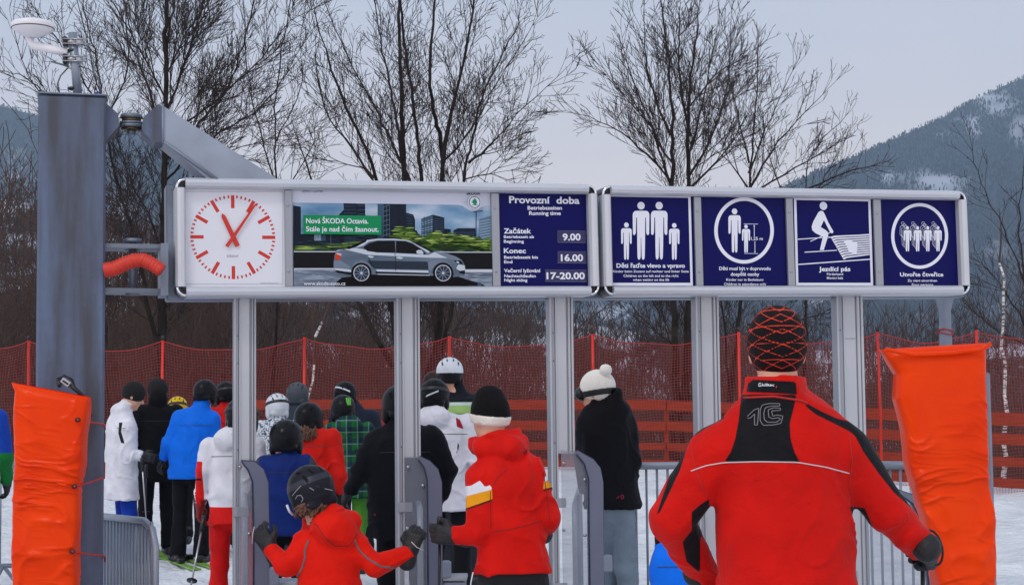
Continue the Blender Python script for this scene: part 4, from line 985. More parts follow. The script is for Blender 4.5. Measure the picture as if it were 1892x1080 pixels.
# ================================================================== gate posts and blades
M_PLEXI, t_, b_ = node_mat('clear_plexiglass'); b_.inputs['Transmission Weight'].default_value = 0.0
b_.inputs['Base Color'].default_value = (.30, .33, .40, 1); b_.inputs['Roughness'].default_value = .15; b_.inputs['Alpha'].default_value = .30
M_BLADE = mat('grey_blade_frame', (104, 110, 130), .38, metal=.3, var=.06); M_EDGE = mat('navy_rubber_edge', (28, 34, 64), .4)
M_RUST = mat('worn_blade', (120, 100, 96), .5, metal=.2, var=.2)
def post_thing(i, xl, xr, yblade, lab, lab2, blade=None):
    yoff = .13   # behind the sign face
    u0 = SP(xl, 700, -yoff)[0]; u1 = SP(xr, 700, -yoff)[0]; vtop = B1[3]+.01 if i < 3 else B2[3]+.01
    o = A0+Ux*u0-Ny*yoff; vfl = -A0.z     # ground
    th = thing('sign_post', lab, 'post', (0, 0, 0), 'aluminium posts under the signs')
    M4 = Matrix((Vector((Ux.x, Ux.y, 0)).normalized(), -Ny, Vector((0, 0, 1)))).transposed().to_4x4(); M4.translation = Vector((o.x, o.y, 0)); th.matrix_world = M4
    W_ = u1-u0; ztop = A0.z+vtop+Ux.z*u0; zb = P(xl, yblade, o.y).z
    mb = MB(); f1 = .24*W_; f2 = .72*W_
    def col(x0, x1, z0, z1, y0, y1, m, b=.003): mb.box(((x0+x1)/2, (y0+y1)/2, (z0+z1)/2), (x1-x0, y1-y0, z1-z0), m, bev=b)
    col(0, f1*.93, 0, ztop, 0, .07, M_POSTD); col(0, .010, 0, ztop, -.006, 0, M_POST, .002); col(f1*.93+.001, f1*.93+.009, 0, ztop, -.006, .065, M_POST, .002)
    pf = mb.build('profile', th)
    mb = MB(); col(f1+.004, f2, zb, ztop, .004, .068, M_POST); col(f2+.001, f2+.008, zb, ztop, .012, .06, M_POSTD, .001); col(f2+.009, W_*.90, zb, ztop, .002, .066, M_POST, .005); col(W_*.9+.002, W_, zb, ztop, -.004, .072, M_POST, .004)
    if i == 4:
        for z in (ztop-.25, ztop-.95):
            if z > zb: col(f1+.006, f2-.004, z, z+.004, .0005, .004, M_POSTD, .0005)
    mb.build('cover_profile', th)
    for z in (ztop-.2, zb+.06, zb+.5):
        mb = MB(); mb.tube([(.02, -.0005, z), (.02, -.004, z)], .003, M_BLK, 8); mb.build('rivet', th)
    mb = MB(); mb.box((W_/2, .05, .01), (W_+.12, .22, .02), M_GALV, bev=.004); mb.build('foot_plate', th)
    if blade:
        def bp(px, py):
            d = ray(px, py); p0 = Vector((o.x, o.y, 0))+Ny*.02; t = (p0-CAM).dot(Ny)/d.dot(Ny); q = CAM+d*t-p0; return (q.dot(Vector((Ux.x, Ux.y, 0)).normalized()), q.z)
        outer = [bp(a, b) for a, b in blade['outer']]; inner = [bp(a, b) for a, b in blade['inner']]
        zl = .28; outer = outer+[(outer[-1][0], zl), (outer[0][0], zl)]; inner2 = inner+[(inner[-1][0], zl+.06), (inner[0][0], zl+.06)]
        # plexi
        mb = MB(); mb.poly([(a, -.02, b) for a, b in outer], M_PLEXI, (0, .006, 0)); bt = mb.build('gate_wing', th)
        # frame = band between outer right boundary and inner boundary
        k = blade['k']; n1 = blade['outer'][k:]; n2 = blade['inner2']
        band = [bp(a, b) for a, b in n1]+[(bp(*n1[-1])[0], zl-.0), (bp(*n2[-1])[0], zl-.0)]+[bp(a, b) for a, b in n2[::-1]]
        mb = MB(); mb.poly([(a, -.032, b) for a, b in band], M_BLADE, (0, .030, 0)); mb.build('wing_frame', bt)
        mb = MB(); e_ = [(a, b) for a, b in [bp(*q_) for q_ in n2]]+[(bp(*n2[-1])[0], zl)]; mb.tube([(a, -.034, b) for a, b in e_], .0045, M_EDGE, 6); mb.build('rubber_edge', bt); mb = MB()
        e_ = [bp(*q_) for q_ in n1]+[(bp(*n1[-1])[0], zl)]; mb.tube([(a, -.018, b) for a, b in e_], .0065, M_EDGE, 6); mb.build('rubber_edge', bt)
        for (a, b) in blade['screws']:
            mb = MB(); x, z = bp(a, b); mb.tube([(x, -.020, z), (x, -.030, z)], .009, M_SCREW, 10); mb.build('bolt', bt)
        mb = MB(); x = outer[-2][0] if False else max(a for a, _ in outer); mb.box((x+.02, .0, .62), (.06, .06, .09), M_GALV, bev=.006); mb.build('hinge_block', bt)
        for z in (.5, .95): mb = MB(); mb.box((f1*.5+.02, -.012, z), (.08, .012, .05), M_POSTD, bev=.002); mb.build('mounting_bracket', bt)
    return th
post_thing(0, 436, 477, 852, 'aluminium sign post under the clock, first from the left', 'clear gate wing on the first post, gripped by the child in red',
    dict(outer=[(438, 851), (446, 851), (470, 852), (486, 866), (495, 890), (497, 1000)], inner=[(440, 856)], inner2=[(446, 852), (458, 868), (466, 890), (468, 1000)], k=1, screws=[(443, 862), (460, 985)]))
post_thing(1, 737, 780, 846, 'aluminium sign post under the middle of the car poster', 'clear gate wing on the second post, between the child and the woman in red',
    dict(outer=[(748, 843), (775, 843), (793, 851), (808, 866), (815, 890), (816, 1000)], inner=[(750, 850)], inner2=[(772, 848), (782, 862), (788, 884), (789, 1000)], k=1, screws=[(754, 862), (781, 896), (752, 975)]))
post_thing(2, 1020, 1064, 838, 'aluminium sign post under the opening hours panel', 'clear gate wing right of the woman in red, in front of the black jacket',
    dict(outer=[(1037, 831), (1066, 832), (1095, 848), (1108, 864), (1113, 890), (1114, 1000)], inner=[(1040, 838)], inner2=[(1064, 838), (1078, 856), (1086, 884), (1087, 1000)], k=1, screws=[(1041, 855), (1080, 885), (1041, 978), (1080, 988)]))
post_thing(3, 1291, 1334, 1300, 'aluminium sign post rising behind the left shoulder of the man in red', '')
post_thing(4, 1552, 1601, 1250, 'widest aluminium sign post, rising behind the right shoulder of the man in red', 'gate wing mostly hidden by the right sleeve of the man in red',
    dict(outer=[(1600, 905), (1660, 905), (1690, 915), (1710, 935), (1722, 965), (1738, 1090)], inner=[(1604, 912)], inner2=[(1660, 912), (1685, 930), (1702, 965), (1715, 1090)], k=1, screws=[(1712, 944)]))

# ================================================================== steel column with mast and swing arm
YC = 8.0
def m_stain():
    m, t, b = node_mat('weathered_galvanised_steel'); b.inputs['Roughness'].default_value = .5; b.inputs['Metallic'].default_value = .25
    tcn = t.nodes.new('ShaderNodeTexCoord'); a = None
    mp_ = t.nodes.new('ShaderNodeMapping'); mp_.inputs['Scale'].default_value = (9, 9, 1.0); t.links.new(tcn.outputs['Object'], mp_.inputs[0])
    n = t.nodes.new('ShaderNodeTexNoise'); n.inputs['Scale'].default_value = 1.1; n.inputs['Detail'].default_value = 6; t.links.new(mp_.outputs[0], n.inputs['Vector'])
    r = t.nodes.new('ShaderNodeValToRGB'); r.color_ramp.elements[0].position = .36; r.color_ramp.elements[1].position = .62
    r.color_ramp.elements[0].color = (*lin((70, 72, 82)), 1); r.color_ramp.elements[1].color = (*lin((92, 106, 132)), 1); t.links.new(n.outputs['Fac'], r.inputs[0])
    n2 = t.nodes.new('ShaderNodeTexNoise'); n2.inputs['Scale'].default_value = 26; n2.inputs['Detail'].default_value = 3; t.links.new(tcn.outputs['Object'], n2.inputs['Vector'])
    r2 = t.nodes.new('ShaderNodeMapRange'); r2.inputs['To Min'].default_value = .9; r2.inputs['To Max'].default_value = 1.1; t.links.new(n2.outputs['Fac'], r2.inputs[0])
    x = t.nodes.new('ShaderNodeVectorMath'); x.operation = 'SCALE'; t.links.new(r.outputs[0], x.inputs[0]); t.links.new(r2.outputs[0], x.inputs['Scale']); t.links.new(x.outputs[0], b.inputs['Base Color'])
    return m
M_STAIN = m_stain()
def pxo(o, a, b, Y): 
    q = P(a, b, Y); return Vector((q.x-o[0], q.y-o[1], q.z-o[2]))
YAW = math.atan2(Ux.y, Ux.x); _RY = Matrix.Rotation(YAW, 3, 'Z')
def floc(o, a, b, yl):
    """pixel -> local coordinates of a frame at o turned by YAW, on its plane y=yl"""
    o = Vector(o); n = _RY @ Vector((0, 1, 0)); p0 = o+n*yl; d = ray(a, b); t = (p0-CAM).dot(n)/d.dot(n); return _RY.transposed() @ (CAM+d*t-o)
c0 = P(130, 700, YC); CO = (c0.x-math.sin(YAW)*.165, YC+math.cos(YAW)*.165, 0)
col = thing('steel_column', 'tall square galvanised steel column standing at the left beside the clock', 'column', CO)
hw = (P(193, 600, YC).x-P(67, 600, YC).x)/2*.972; ztop = P(130, 175, YC).z
mb = MB(); mb.box((0, 0, ztop/2), (2*hw, .33, ztop), M_STAIN, bev=.012); mb.build('shaft', col)
mb = MB(); mb.box((0, 0, ztop+.004), (2*hw+.012, .345, .008), M_GALV, bev=.002); mb.build('top_plate', col)
mb = MB(); mb.box((0, 0, .015), (.6, .6, .03), M_GALV, bev=.005); mb.build('base_plate', col)
mb = MB(); g = lambda l, Y: [floc(CO, a, b, Y-YC-.165) for a, b in l]
mb.poly(g([(193, 188), (218, 210), (221, 232), (193, 262)], YC+.05), M_STAIN, (0, .20, 0)); mb.build('gusset', col)
def disc_stack(mb, cx, lst, Y, m):
    for (ya, yb, w_, mm) in lst:
        a = floc(CO, cx, ya, Y-YC-.165); b = floc(CO, cx, yb, Y-YC-.165); mb.tube([a, b], w_/2/FPX*Y, mm, 20)
M_BRASS = mat('greasy_bronze', (104, 94, 60), .45, metal=.7, var=.3)
mb = MB(); disc_stack(mb, 243, [(212, 219, 40, M_GALV), (219, 226, 36, M_BRASS), (226, 230, 44, M_GALV), (231, 236, 46, M_GALV), (237, 240, 38, M_BRASS), (240, 249, 16, M_GALV)], YC+.15, None); mb.build('upper_hinge', col)
mb = MB()
for (ya, yb) in ((449, 457), (531, 539)):
    q = [floc(CO, 190, ya, -.115), floc(CO, 300, ya+2, -.115), floc(CO, 300, yb+2, -.115), floc(CO, 190, yb, -.115)]; mb.poly(q, M_GALV, (0, .2, 0))
disc_stack(mb, 245, [(446, 545, 14, M_GALV), (441, 448, 34, M_GALV), (457, 462, 30, M_BRASS), (539, 545, 26, M_GALV)], YC+.15, None); mb.build('lower_hinge', col)
# swing arm
ao = P(280, 230, YC); AO = (ao.x, YC+.18, ao.z)
arm = thing('swing_arm', 'galvanised steel arm sloping from the column hinge down behind the sign', 'bracket', AO)
g2 = lambda l, Y: [floc(AO, a, b, Y-YC-.15) for a, b in l]
mb = MB(); mb.poly(g2([(262, 232), (266, 216), (292, 192), (301, 197), (303, 262), (286, 264), (264, 243)], YC+.05), M_STAIN, (0, .2, 0)); mb.build('hinge_bracket', arm)
M_ARM = mat('bright_galvanised_steel', (142, 152, 168), .42, metal=.35, var=.18, vscale=4)
mb = MB(); a = g2([(302, 196), (512, 330), (512, 345), (402, 345), (303, 264)], YC+.05); mb.poly(a, M_ARM, (0, .22, 0)); mb.build('beam', arm)
mb = MB(); l = g2([(303, 262), (402, 332)], YC+.04); mb.tube(l, .009, M_GALV, 6); l = g2([(301, 192), (301, 266)], YC+.045); mb.tube(l, .007, M_GALV, 6); mb.build('weld_flange', arm)
mb = MB(); mb.poly(g2([(297, 449), (311, 449), (311, 545), (297, 545)], YC+.04), M_GALV, (0, .25, 0)); mb.build('end_plate', arm)
col.rotation_euler.z = YAW; arm.rotation_euler.z = YAW
# ribbed hose
ho = P(245, 490, YC); HO = (ho.x, YC, ho.z)
M_HOSE = mat('red_ribbed_hose', (205, 50, 30), .5)
cl = []
ctrl = [(194, 499), (212, 496), (230, 487), (248, 481), (264, 480), (280, 487), (299, 500)]
for i in range(len(ctrl)-1):
    for k in range(10):
        t = k/10; cl.append((ctrl[i][0]+(ctrl[i+1][0]-ctrl[i][0])*t, ctrl[i][1]+(ctrl[i+1][1]-ctrl[i][1])*t))
cl.append(ctrl[-1]); rr_ = [(.037+.0035*math.sin(i*2.2))*(1-.12*i/len(cl)) for i in range(len(cl))]
mb = MB(); mb.tube([pxo(HO, a, b, YC+.0) for a, b in cl], rr_, M_HOSE, 16); h = mb.build('ribbed_hose'); h.location = HO
tag(h, 'red ribbed hose bridging the gap between steel column and sign', 'hose')
# mast with dish antenna
mo = P(134, 172, YC); MO = (mo.x, YC+.1, ztop+.008)
ma = thing('antenna_mast', 'short steel pipe mast with clamps and cables on top of the column', 'mast', MO)
g3 = lambda a, b, dy=0: pxo(MO, a, b, YC+.1+dy)
M_PIPE = mat('galvanised_pipe', (134, 146, 160), .4, metal=.4, var=.1); M_CABLE = mat('grey_cable', (90, 96, 108), .5); M_BLUE = mat('blue_tie', (20, 60, 170), .5)
mb = MB(); a = g3(134, 61); mb.tube([(0, 0, 0), (a.x, 0, a.z)], .0225, M_PIPE, 16); mb.build('pipe', ma)
for (yy, nm) in ((78, 0), (110, 0)):
    mb = MB(); c = g3(134, yy); mb.tube([(c.x, 0, c.z-.012), (c.x, 0, c.z+.012)], .030, M_SCREW, 14); mb.box((c.x-.034, 0, c.z), (.02, .05, .05), M_BLK, bev=.003); mb.box((c.x+.036, 0, c.z-.005), (.026, .05, .035), M_SCREW, bev=.003)
    for dz in (-.012, .012): mb.tube([(c.x-.04, -.03, c.z+dz), (c.x+.085, -.03, c.z+dz-.004)], .004, M_SCREW, 6)
    mb.build('clamp', ma)
for yy in (94, 164):
    mb = MB(); c = g3(134, yy); mb.tube([(c.x, 0, c.z-.006), (c.x, 0, c.z+.006)], .025, M_BLK, 14); mb.build('tape_band', ma)
mb = MB(); mb.tube([g3(126, 125), g3(112, 140, -.03), g3(106, 155, -.04), g3(110, 172, -.03)], .004, M_CABLE, 6); mb.tube([g3(142, 80), g3(160, 85, -.02), g3(172, 110, -.03), g3(173, 140, -.03), g3(162, 168, -.02)], .004, M_CABLE, 6)
mb.tube([g3(144, 122), g3(165, 128, -.02), g3(182, 145, -.02), g3(185, 172, -.02)], .004, M_CABLE, 6); mb.tube([g3(95, 114), g3(128, 123)], .005, M_CABLE, 6); mb.tube([g3(144, 155), g3(152, 168)], .004, M_CABLE, 6); mb.build('cable', ma)
mb = MB(); mb.poly([g3(174, 173), g3(180, 168), g3(184, 170), g3(178, 174)], M_BLUE, (0, .01, 0)); mb.poly([g3(142, 171), g3(147, 172), g3(148, 174), g3(142, 174)], M_BLUE, (0, .01, 0)); mb.build('cable_tie', ma)
M_DISH = mat('white_plastic', (228, 228, 232), .35)
do = P(50, 45, YC); DO = (do.x, YC+.1, do.z)
an = thing('dish_antenna', 'shallow white radio antenna dish held out left of the mast', 'antenna', DO)
g4 = lambda a, b, dy=0: pxo(DO, a, b, YC+.1+dy)
mb = MB(); n = 28; vs = []; fs = []
prof = [(0, 45-8), (.6, 38), (.92, 42), (1.0, 46), (.93, 55), (.6, 64), (.25, 69), (0, 70)]
for (rr, py) in prof:
    z = g4(50, py).z
    for j in range(n): vs.append((math.cos(2*math.pi*j/n)*rr*.108, math.sin(2*math.pi*j/n)*rr*.108, z))
for i in range(len(prof)-1):
    for j in range(n): fs.append((i*n+j, i*n+(j+1) % n, (i+1)*n+(j+1) % n, (i+1)*n+j))
mb.add(vs, fs, M_DISH, True); mb.build('radome', an)
mb = MB(); z = g4(50, 53).z; mb.tube([(math.cos(2*math.pi*j/n)*.105, math.sin(2*math.pi*j/n)*.105, z) for j in range(n)], .0022, M_BLK, 5, closed=True); mb.build('seam', an)
mb = MB(); mb.tube([g4(52, 70), g4(60, 84), g4(90, 90), g4(125, 98)], [.014, .02, .022, .02], M_DISH, 12); mb.build('mounting_arm', an)

# ================================================================== orange pads
def m_vinyl():
    m, t, b = node_mat('orange_vinyl'); b.inputs['Base Color'].default_value = (*lin((236, 60, 0)), 1); b.inputs['Roughness'].default_value = .3; b.inputs['Specular IOR Level'].default_value = .12
    tcn = t.nodes.new('ShaderNodeTexCoord'); n = t.nodes.new('ShaderNodeTexNoise'); n.inputs['Scale'].default_value = 3.5; n.inputs['Detail'].default_value = 5; n.inputs['Distortion'].default_value = .4
    r = t.nodes.new('ShaderNodeValToRGB'); r.color_ramp.elements[0].position = .3; r.color_ramp.elements[1].position = .75
    r.color_ramp.elements[0].color = (*lin((226, 52, 0)), 1); r.color_ramp.elements[1].color = (*lin((242, 68, 0)), 1)
    t.links.new(tcn.outputs['Object'], n.inputs['Vector']); t.links.new(n.outputs['Fac'], r.inputs[0]); t.links.new(r.outputs[0], b.inputs['Base Color'])
    return m
M_VINYL = m_vinyl()
def pad(name, label, Y, left, right, thick, zbot, seed, wr):
    """stuffed vinyl pad: pixel outlines of its left and right edges, top to bottom"""
    py0, py1 = left[0][1], left[-1][1]; nv, nu = 240, 56
    o = P((left[0][0]+right[0][0])/2, py1, Y); O = Vector((o.x, Y, 0))
    V = []; lx = lambda py: np.interp(py, [b for _, b in left], [a for a, _ in left]); rx = lambda py: np.interp(py, [b for _, b in right], [a for a, _ in right])
    rsn = np.random.RandomState(seed)
    rows = []
    for i in range(nv):
        t = i/(nv-1)
        la = left[0][1]+(py1-left[0][1])*t; ra_ = right[0][1]+(py1-right[0][1])*t
        a = P(lx(la), la, Y); b = P(rx(ra_), ra_, Y)
        if t == 1: pass
        rows.append((a, b))
    # continue down to zbot
    a, b = rows[-1]; k = 20; extra = [(Vector((a.x, a.y, a.z+(zbot-a.z)*j/k)), Vector((b.x, b.y, b.z+(zbot-b.z)*j/k))) for j in range(1, k+1)]
    rows += extra; N = len(rows); per = 2*nu
    for i, (a, b) in enumerate(rows):
        for j in range(per):
            s = j/per*2*math.pi; cx = -math.cos(s); cy = -math.sin(s)   # superellipse
            e_ = .45; x = math.copysign(abs(cx)**e_, cx); yv = math.copysign(abs(cy)**e_, cy)
            pinch = 1.0-.5*math.exp(-i/5.0)
            c = a.lerp(b, .5+.5*x); V.append((c.x, c.y+thick/2+yv*thick/2*pinch, c.z))
    V = np.array(V)-np.array([O.x, O.y, 0])
    # creases
    pz = V.copy(); q = np.stack([pz[:, 0]*3+seed, pz[:, 1]*2, pz[:, 2]*3], -1); wv = fbm(q, 3)
    zz = V[:, 2]; amp = wr(zz+0)
    f1 = 1-np.abs(vnoise(np.stack([pz[:, 0]*2.2+wv*.5+seed*3, pz[:, 1]*2, pz[:, 2]*7+wv*1.4+pz[:, 0]*2.5], -1)))*2.6; f1 = np.clip(f1, 0, 1)**2
    f2 = 1-np.abs(vnoise(np.stack([pz[:, 0]*4+9, pz[:, 1]*2, pz[:, 2]*15+wv*2-pz[:, 0]*5], -1)))*2.6; f2 = np.clip(f2, 0, 1)**2
    f3 = 1-np.abs(vnoise(np.stack([pz[:, 0]*6+3, pz[:, 1]*2, pz[:, 2]*30+wv*4+pz[:, 0]*14], -1)))*3.0; f3 = np.clip(f3, 0, 1)**1.5
    disp = amp*(.020*f1+.013*f2+.005*f3)+.006*wv
    sgn = np.where(V[:, 1] < thick*.5, -1, 1); V[:, 1] += sgn*disp; V[:, 0] += .004*wv
    idx = np.arange(N*per).reshape(N, per); F = np.stack([idx[:-1], np.roll(idx[:-1], -1, 1), np.roll(idx[1:], -1, 1), idx[1:]], -1).reshape(-1, 4)
    th = thing(name, label, 'pad', O, 'orange crash pads')
    ob = np_mesh('cover', V, F, M_VINYL, th)
    mb = MB(); mb.add([tuple(V[k_]*Vector((1, 1, 1))[0:1][0]) if False else tuple(V[per+k_]+np.array([0, 0, -.01])) for k_ in range(per)], [tuple(range(per))], M_VINYL); mb.build('top_lining', th)
    return th, O
pl, PO = pad('crash_pad', 'upright orange vinyl crash pad tied to the left steel column', 7.62,
    [(14, 706), (22, 722), (19, 770), (22, 850), (19, 940), (19, 1080)], [(158, 733), (157, 760), (150, 800), (149, 850), (141, 900), (140, 960), (136, 1020), (137, 1080)], .15, .05, 3, lambda z: .45+.55*np.clip((1.5-z)*2, 0, 1))
M_CORD = mat('red_cord', (190, 40, 30), .6)
for k, (a, b, c, d) in enumerate([(144, 775, 191, 783), (138, 898, 190, 882), (134, 1018, 191, 1026)]):
    mb = MB(); p = [P(a, b, 7.6), P((a+c)/2, (b+d)/2+1, 7.8), P(c, d, YC+.02), P(c+2.5, d+1, YC+.06), P(c+3, d+(10 if k != 1 else -28), YC+.1)]
    mb.tube([q_-PO for q_ in p], .005, M_CORD, 6); mb.build('tie_cord', pl)
    mb = MB(); e_ = P(a, b, 7.615)-PO; mb.tube([e_+Vector((0, -.012, 0)), e_+Vector((0, .01, 0))], .011, M_BLK, 12); mb.build('grommet', pl)
mb = MB(); p = [P(a, b, Y_) for a, b, Y_ in ((110, 712, 7.75), (108, 702, 7.8), (118, 697, 7.84), (130, 703, 7.8), (136, 716, 7.76), (150, 728, 7.76), (164, 745, 7.8), (166, 768, 7.82), (156, 776, 7.82))]
mb.tube([q_-PO for q_ in p], [.010, .014, .016, .016, .012, .01, .010, .012, .008], M_CAP, 8); mb.build('strap', pl)
mb = MB(); e_ = P(122, 706, 7.77)-PO; mb.box(e_, (.05, .02, .03), M_SCREW, Matrix.Rotation(R(35), 3, 'Y'), bev=.004); mb.box(e_+Vector((.0, -.012, .0)), (.03, .01, .008), M_CAP, Matrix.Rotation(R(35), 3, 'Y')); mb.build('buckle', pl)
pr, PO2 = pad('crash_pad', 'tall orange vinyl crash pad at the right, behind the outstretched red sleeve', 7.35,
    [(1636, 644), (1650, 668), (1664, 690), (1662, 735), (1670, 765), (1678, 800), (1684, 860), (1698, 905), (1716, 960), (1728, 1040), (1736, 1080)], [(1831, 632), (1829, 655), (1827, 700), (1830, 760), (1833, 850), (1836, 900), (1845, 960), (1844, 1080)], .2, .05, 8, lambda z: .12+1.0*np.clip((1.55-z)*2.4, 0, 1))
mb = MB(); l = [P(a, b, 7.34)-PO2 for a, b in ((1636, 645), (1690, 655), (1760, 652), (1815, 645), (1831, 634))]; mb.tube(l, .010, M_VINYL, 8); mb.build('top_hem', pr)
rc_ = P(1760, 700, 7.45); mb = MB(); mb.box((0, 0, .8), (.2, .12, 1.6), M_GALV, bev=.01); s_ = thing('pad_support', 'square steel support hidden inside the right orange pad', 'post', (rc_.x+.06, 7.46, 0)); mb.build('shaft', s_)
# funnel shaped pole behind the sign end
fp = P(1745, 560, 11.5); FO = (fp.x, 11.5, 0); z1 = P(1745, 540, 11.5).z; z2 = P(1745, 575, 11.5).z; z3_ = P(1745, 636, 11.5).z
f_ = thing('tapered_pole', 'dark tapered steel pole rising above the right orange pad', 'pole', FO)
mb = MB(); mb.tube([(0, 0, 0), (0, 0, z3_), (0, 0, z2), (0, 0, z1), (0, 0, z1+.25)], [.045, .045, .042, .075, .08], M_GALV, 16); mb.build('shaft', f_)
mb = MB()
for k in range(2): mb.tube([(math.cos(a*.7)*.052, math.sin(a*.7)*.052, z3_+.10-k*.025+.01*math.sin(a*1.3+k)) for a in range(9)], .005, M_NETC, 5, closed=True)
mb.build('net_wrap', f_)

# ================================================================== crowd barriers
M_BAR = mat('galvanised_bar', (150, 158, 170), .4, metal=.5, var=.1)
def barrier(label, A, B, h, n, r=.017, rb=.009, foot=True, M_=None, round_=.12):
    A = Vector(A); B = Vector(B); L_ = (B-A).length; d = (B-A).normalized(); M_ = M_ or M_BAR
    th = thing('crowd_barrier', label, 'barrier', A, 'galvanised crowd barriers'); f = lambda s, z: d*s+Vector((0, 0, z))
    loop = [f(0, .15)]+[f(0, h-round_), f(round_*.3, h-round_*.3), f(round_, h), f(L_-round_, h), f(L_-round_*.3, h-round_*.3), f(L_, h-round_)]+[f(L_, .15)]
    mb = MB(); mb.tube(loop, r, M_, 10); mb.tube([f(0, .17), f(L_, .17)], r*.9, M_, 8); mb.build('frame', th)
    for i in range(1, n):
        s = L_*i/n
        mb = MB(); mb.tube([f(s, .17), f(s, h)], rb, M_, 6); mb.build('bar', th)
    if foot:
        pd = Vector((-d.y, d.x, 0))
        for s in (.1, L_-.1):
            mb = MB(); mb.tube([f(s, .17), f(s, .03)-pd*.28], r*.8, M_, 6); mb.tube([f(s, .17), f(s, .03)+pd*.28], r*.8, M_, 6); mb.build('foot', th)
    return th
a = P(1135, 870, 10.3); b = P(1430, 873, 10.3); c = P(1760, 905, 9.8)
h_ = 1.085
barrier('crowd barrier between the black-jacketed skier and the man in red', (a.x, 10.3, 0), (b.x, 10.3, 0), h_, 15, r=.024, rb=.0085)
barrier('crowd barrier behind the hips of the man in red, left of the right pad', (b.x+.05, 10.3, 0), (c.x, 9.8, 0), h_, 17, r=.024, rb=.0085)
a = P(165, 950, 8.75); b = P(287, 960, 8.15); barrier('tightly barred low barrier right beside the left steel column', (a.x, 8.75, 0), (b.x, 8.15, 0), .915, 20, r=.019, rb=.0085)
a = P(-90, 830, 13.9); b = P(30, 830, 13.9); barrier('pale crowd barrier at the far left edge behind the orange pad', (a.x-1, 13.9, 0), (b.x, 13.9, 0), 1.1, 12, r=.022)
a = P(470, 950, 9.15); b = P(452, 950, 11.2); barrier('lane barrier running back from the first gate wing', (a.x-.03, 9.0, 0), (b.x, 11.2, 0), .90, 16, round_=.1)
a = P(778, 950, 9.2); b = P(768, 950, 11.4); barrier('lane barrier running back from the second gate wing', (a.x, 9.1, 0), (b.x, 11.4, 0), .90, 16, round_=.1)
a = P(1062, 950, 9.4); b = P(1072, 950, 11.4); barrier('lane barrier running back from the third gate wing', (a.x, 9.4, 0), (b.x, 11.4, 0), .90, 16, round_=.1)
# low grey drive housings of the gates
for px, lab, Y_ in ((520, 'grey gate drive housing beside the child in red', 8.45), (835, 'grey gate drive housing left of the woman in red', 8.6)):
    q_ = P(px, 1050, Y_); t_ = thing('gate_housing', lab, 'housing', (q_.x, Y_+.1, 0), 'gate drive housings'); mb = MB(); mb.box((0, 0, .27), (.14, .2, q_.z-.27+.27 if False else .58), M_GALV, bev=.012); mb.build('casing', t_)
    mb = MB(); mb.box((0, 0, .57), (.155, .215, .02), M_POSTD, bev=.004); mb.build('lid', t_)
# ================================================================== people
def smin(a, b, k):
    if k <= 0: return np.minimum(a, b)
    h = np.clip(.5+.5*(b-a)/k, 0, 1); return b*(1-h)+a*h-k*h*(1-h)
class SDF:
    def __init__(s): s.ops = []; s.lo = np.full(3, 1e9); s.hi = -s.lo; s.fold = 0; s.fs = 1
    def ext(s, pts_, r):
        for p in pts_: s.lo = np.minimum(s.lo, np.array(p)-r); s.hi = np.maximum(s.hi, np.array(p)+r)
    def cone(s, a, b, ra, rb, k=.02, ys=1.0, yaw=0.0, op='u'):
        """tapered capsule; ys < 1 flattens it front to back (in the body's own frame)"""
        a = np.array(a, float); b = np.array(b, float); c, sn = math.cos(yaw), math.sin(yaw)
        W = np.array([[c, sn, 0], [-sn/ys, c/ys, 0], [0, 0, 1]])
        a2 = W @ a; b2 = W @ b; d = b2-a2; dd = max(d @ d, 1e-9)
        def f(p):
            q = p @ W.T-a2; t = np.clip((q @ d)/dd, 0, 1)
            return (np.linalg.norm(q-t[:, None]*d, axis=1)-(ra+(rb-ra)*t))*(1 if ys == 1 else (.5+.5*ys))
        s.ops.append((op, f, k)); s.ext([a, b], max(ra, rb)+.02) if op == 'u' else None; return s
    def ell(s, c, r, M=None, k=.02, op='u'):
        c = np.array(c, float); r = np.array(r, float); Mx = np.eye(3) if M is None else np.array(M)
        def f(p):
            q = (p-c) @ Mx; k0 = np.linalg.norm(q/r, axis=1); k1 = np.linalg.norm(q/(r*r), axis=1)+1e-9; return k0*(k0-1)/k1
        s.ops.append((op, f, k)); s.ext([c], max(r)+.02) if op == 'u' else None; return s
    def cut(s, p0, n):
        p0 = np.array(p0, float); n = np.array(n, float); n /= np.linalg.norm(n)
        s.ops.append(('c', lambda p: (p-p0) @ n, 0)); return s
    def custom(s, f): s.ops.append(('x', f, 0)); return s
    def __call__(s, p):
        d = np.full(len(p), 1e3)
        for op, f, k in s.ops:
            if op == 'u': d = smin(d, f(p), k)
            elif op == 's': d = -smin(-d, f(p), k)
            elif op == 'c': d = np.maximum(d, f(p))
            else: d = f(p, d)
        if s.fold:
            w_ = fbm(p*4.1*s.fs+5, 2)
            n = 1-np.abs(vnoise(np.stack([p[:, 0]*5*s.fs+w_*.7, p[:, 1]*5*s.fs, p[:, 2]*9*s.fs+w_*1.6+p[:, 0]*4], -1)))*2.2
            m = vnoise(p*3.1*s.fs+31)
            n2 = 1-np.abs(vnoise(np.stack([p[:, 0]*12*s.fs-w_, p[:, 1]*10*s.fs, p[:, 2]*17*s.fs+w_*2-p[:, 0]*9], -1)))*2.4
            d = d-s.fold*(np.clip(n, 0, 1)**1.6*1.1-.25+m*.55+np.clip(n2, 0, 1)**2*.35)
        return d
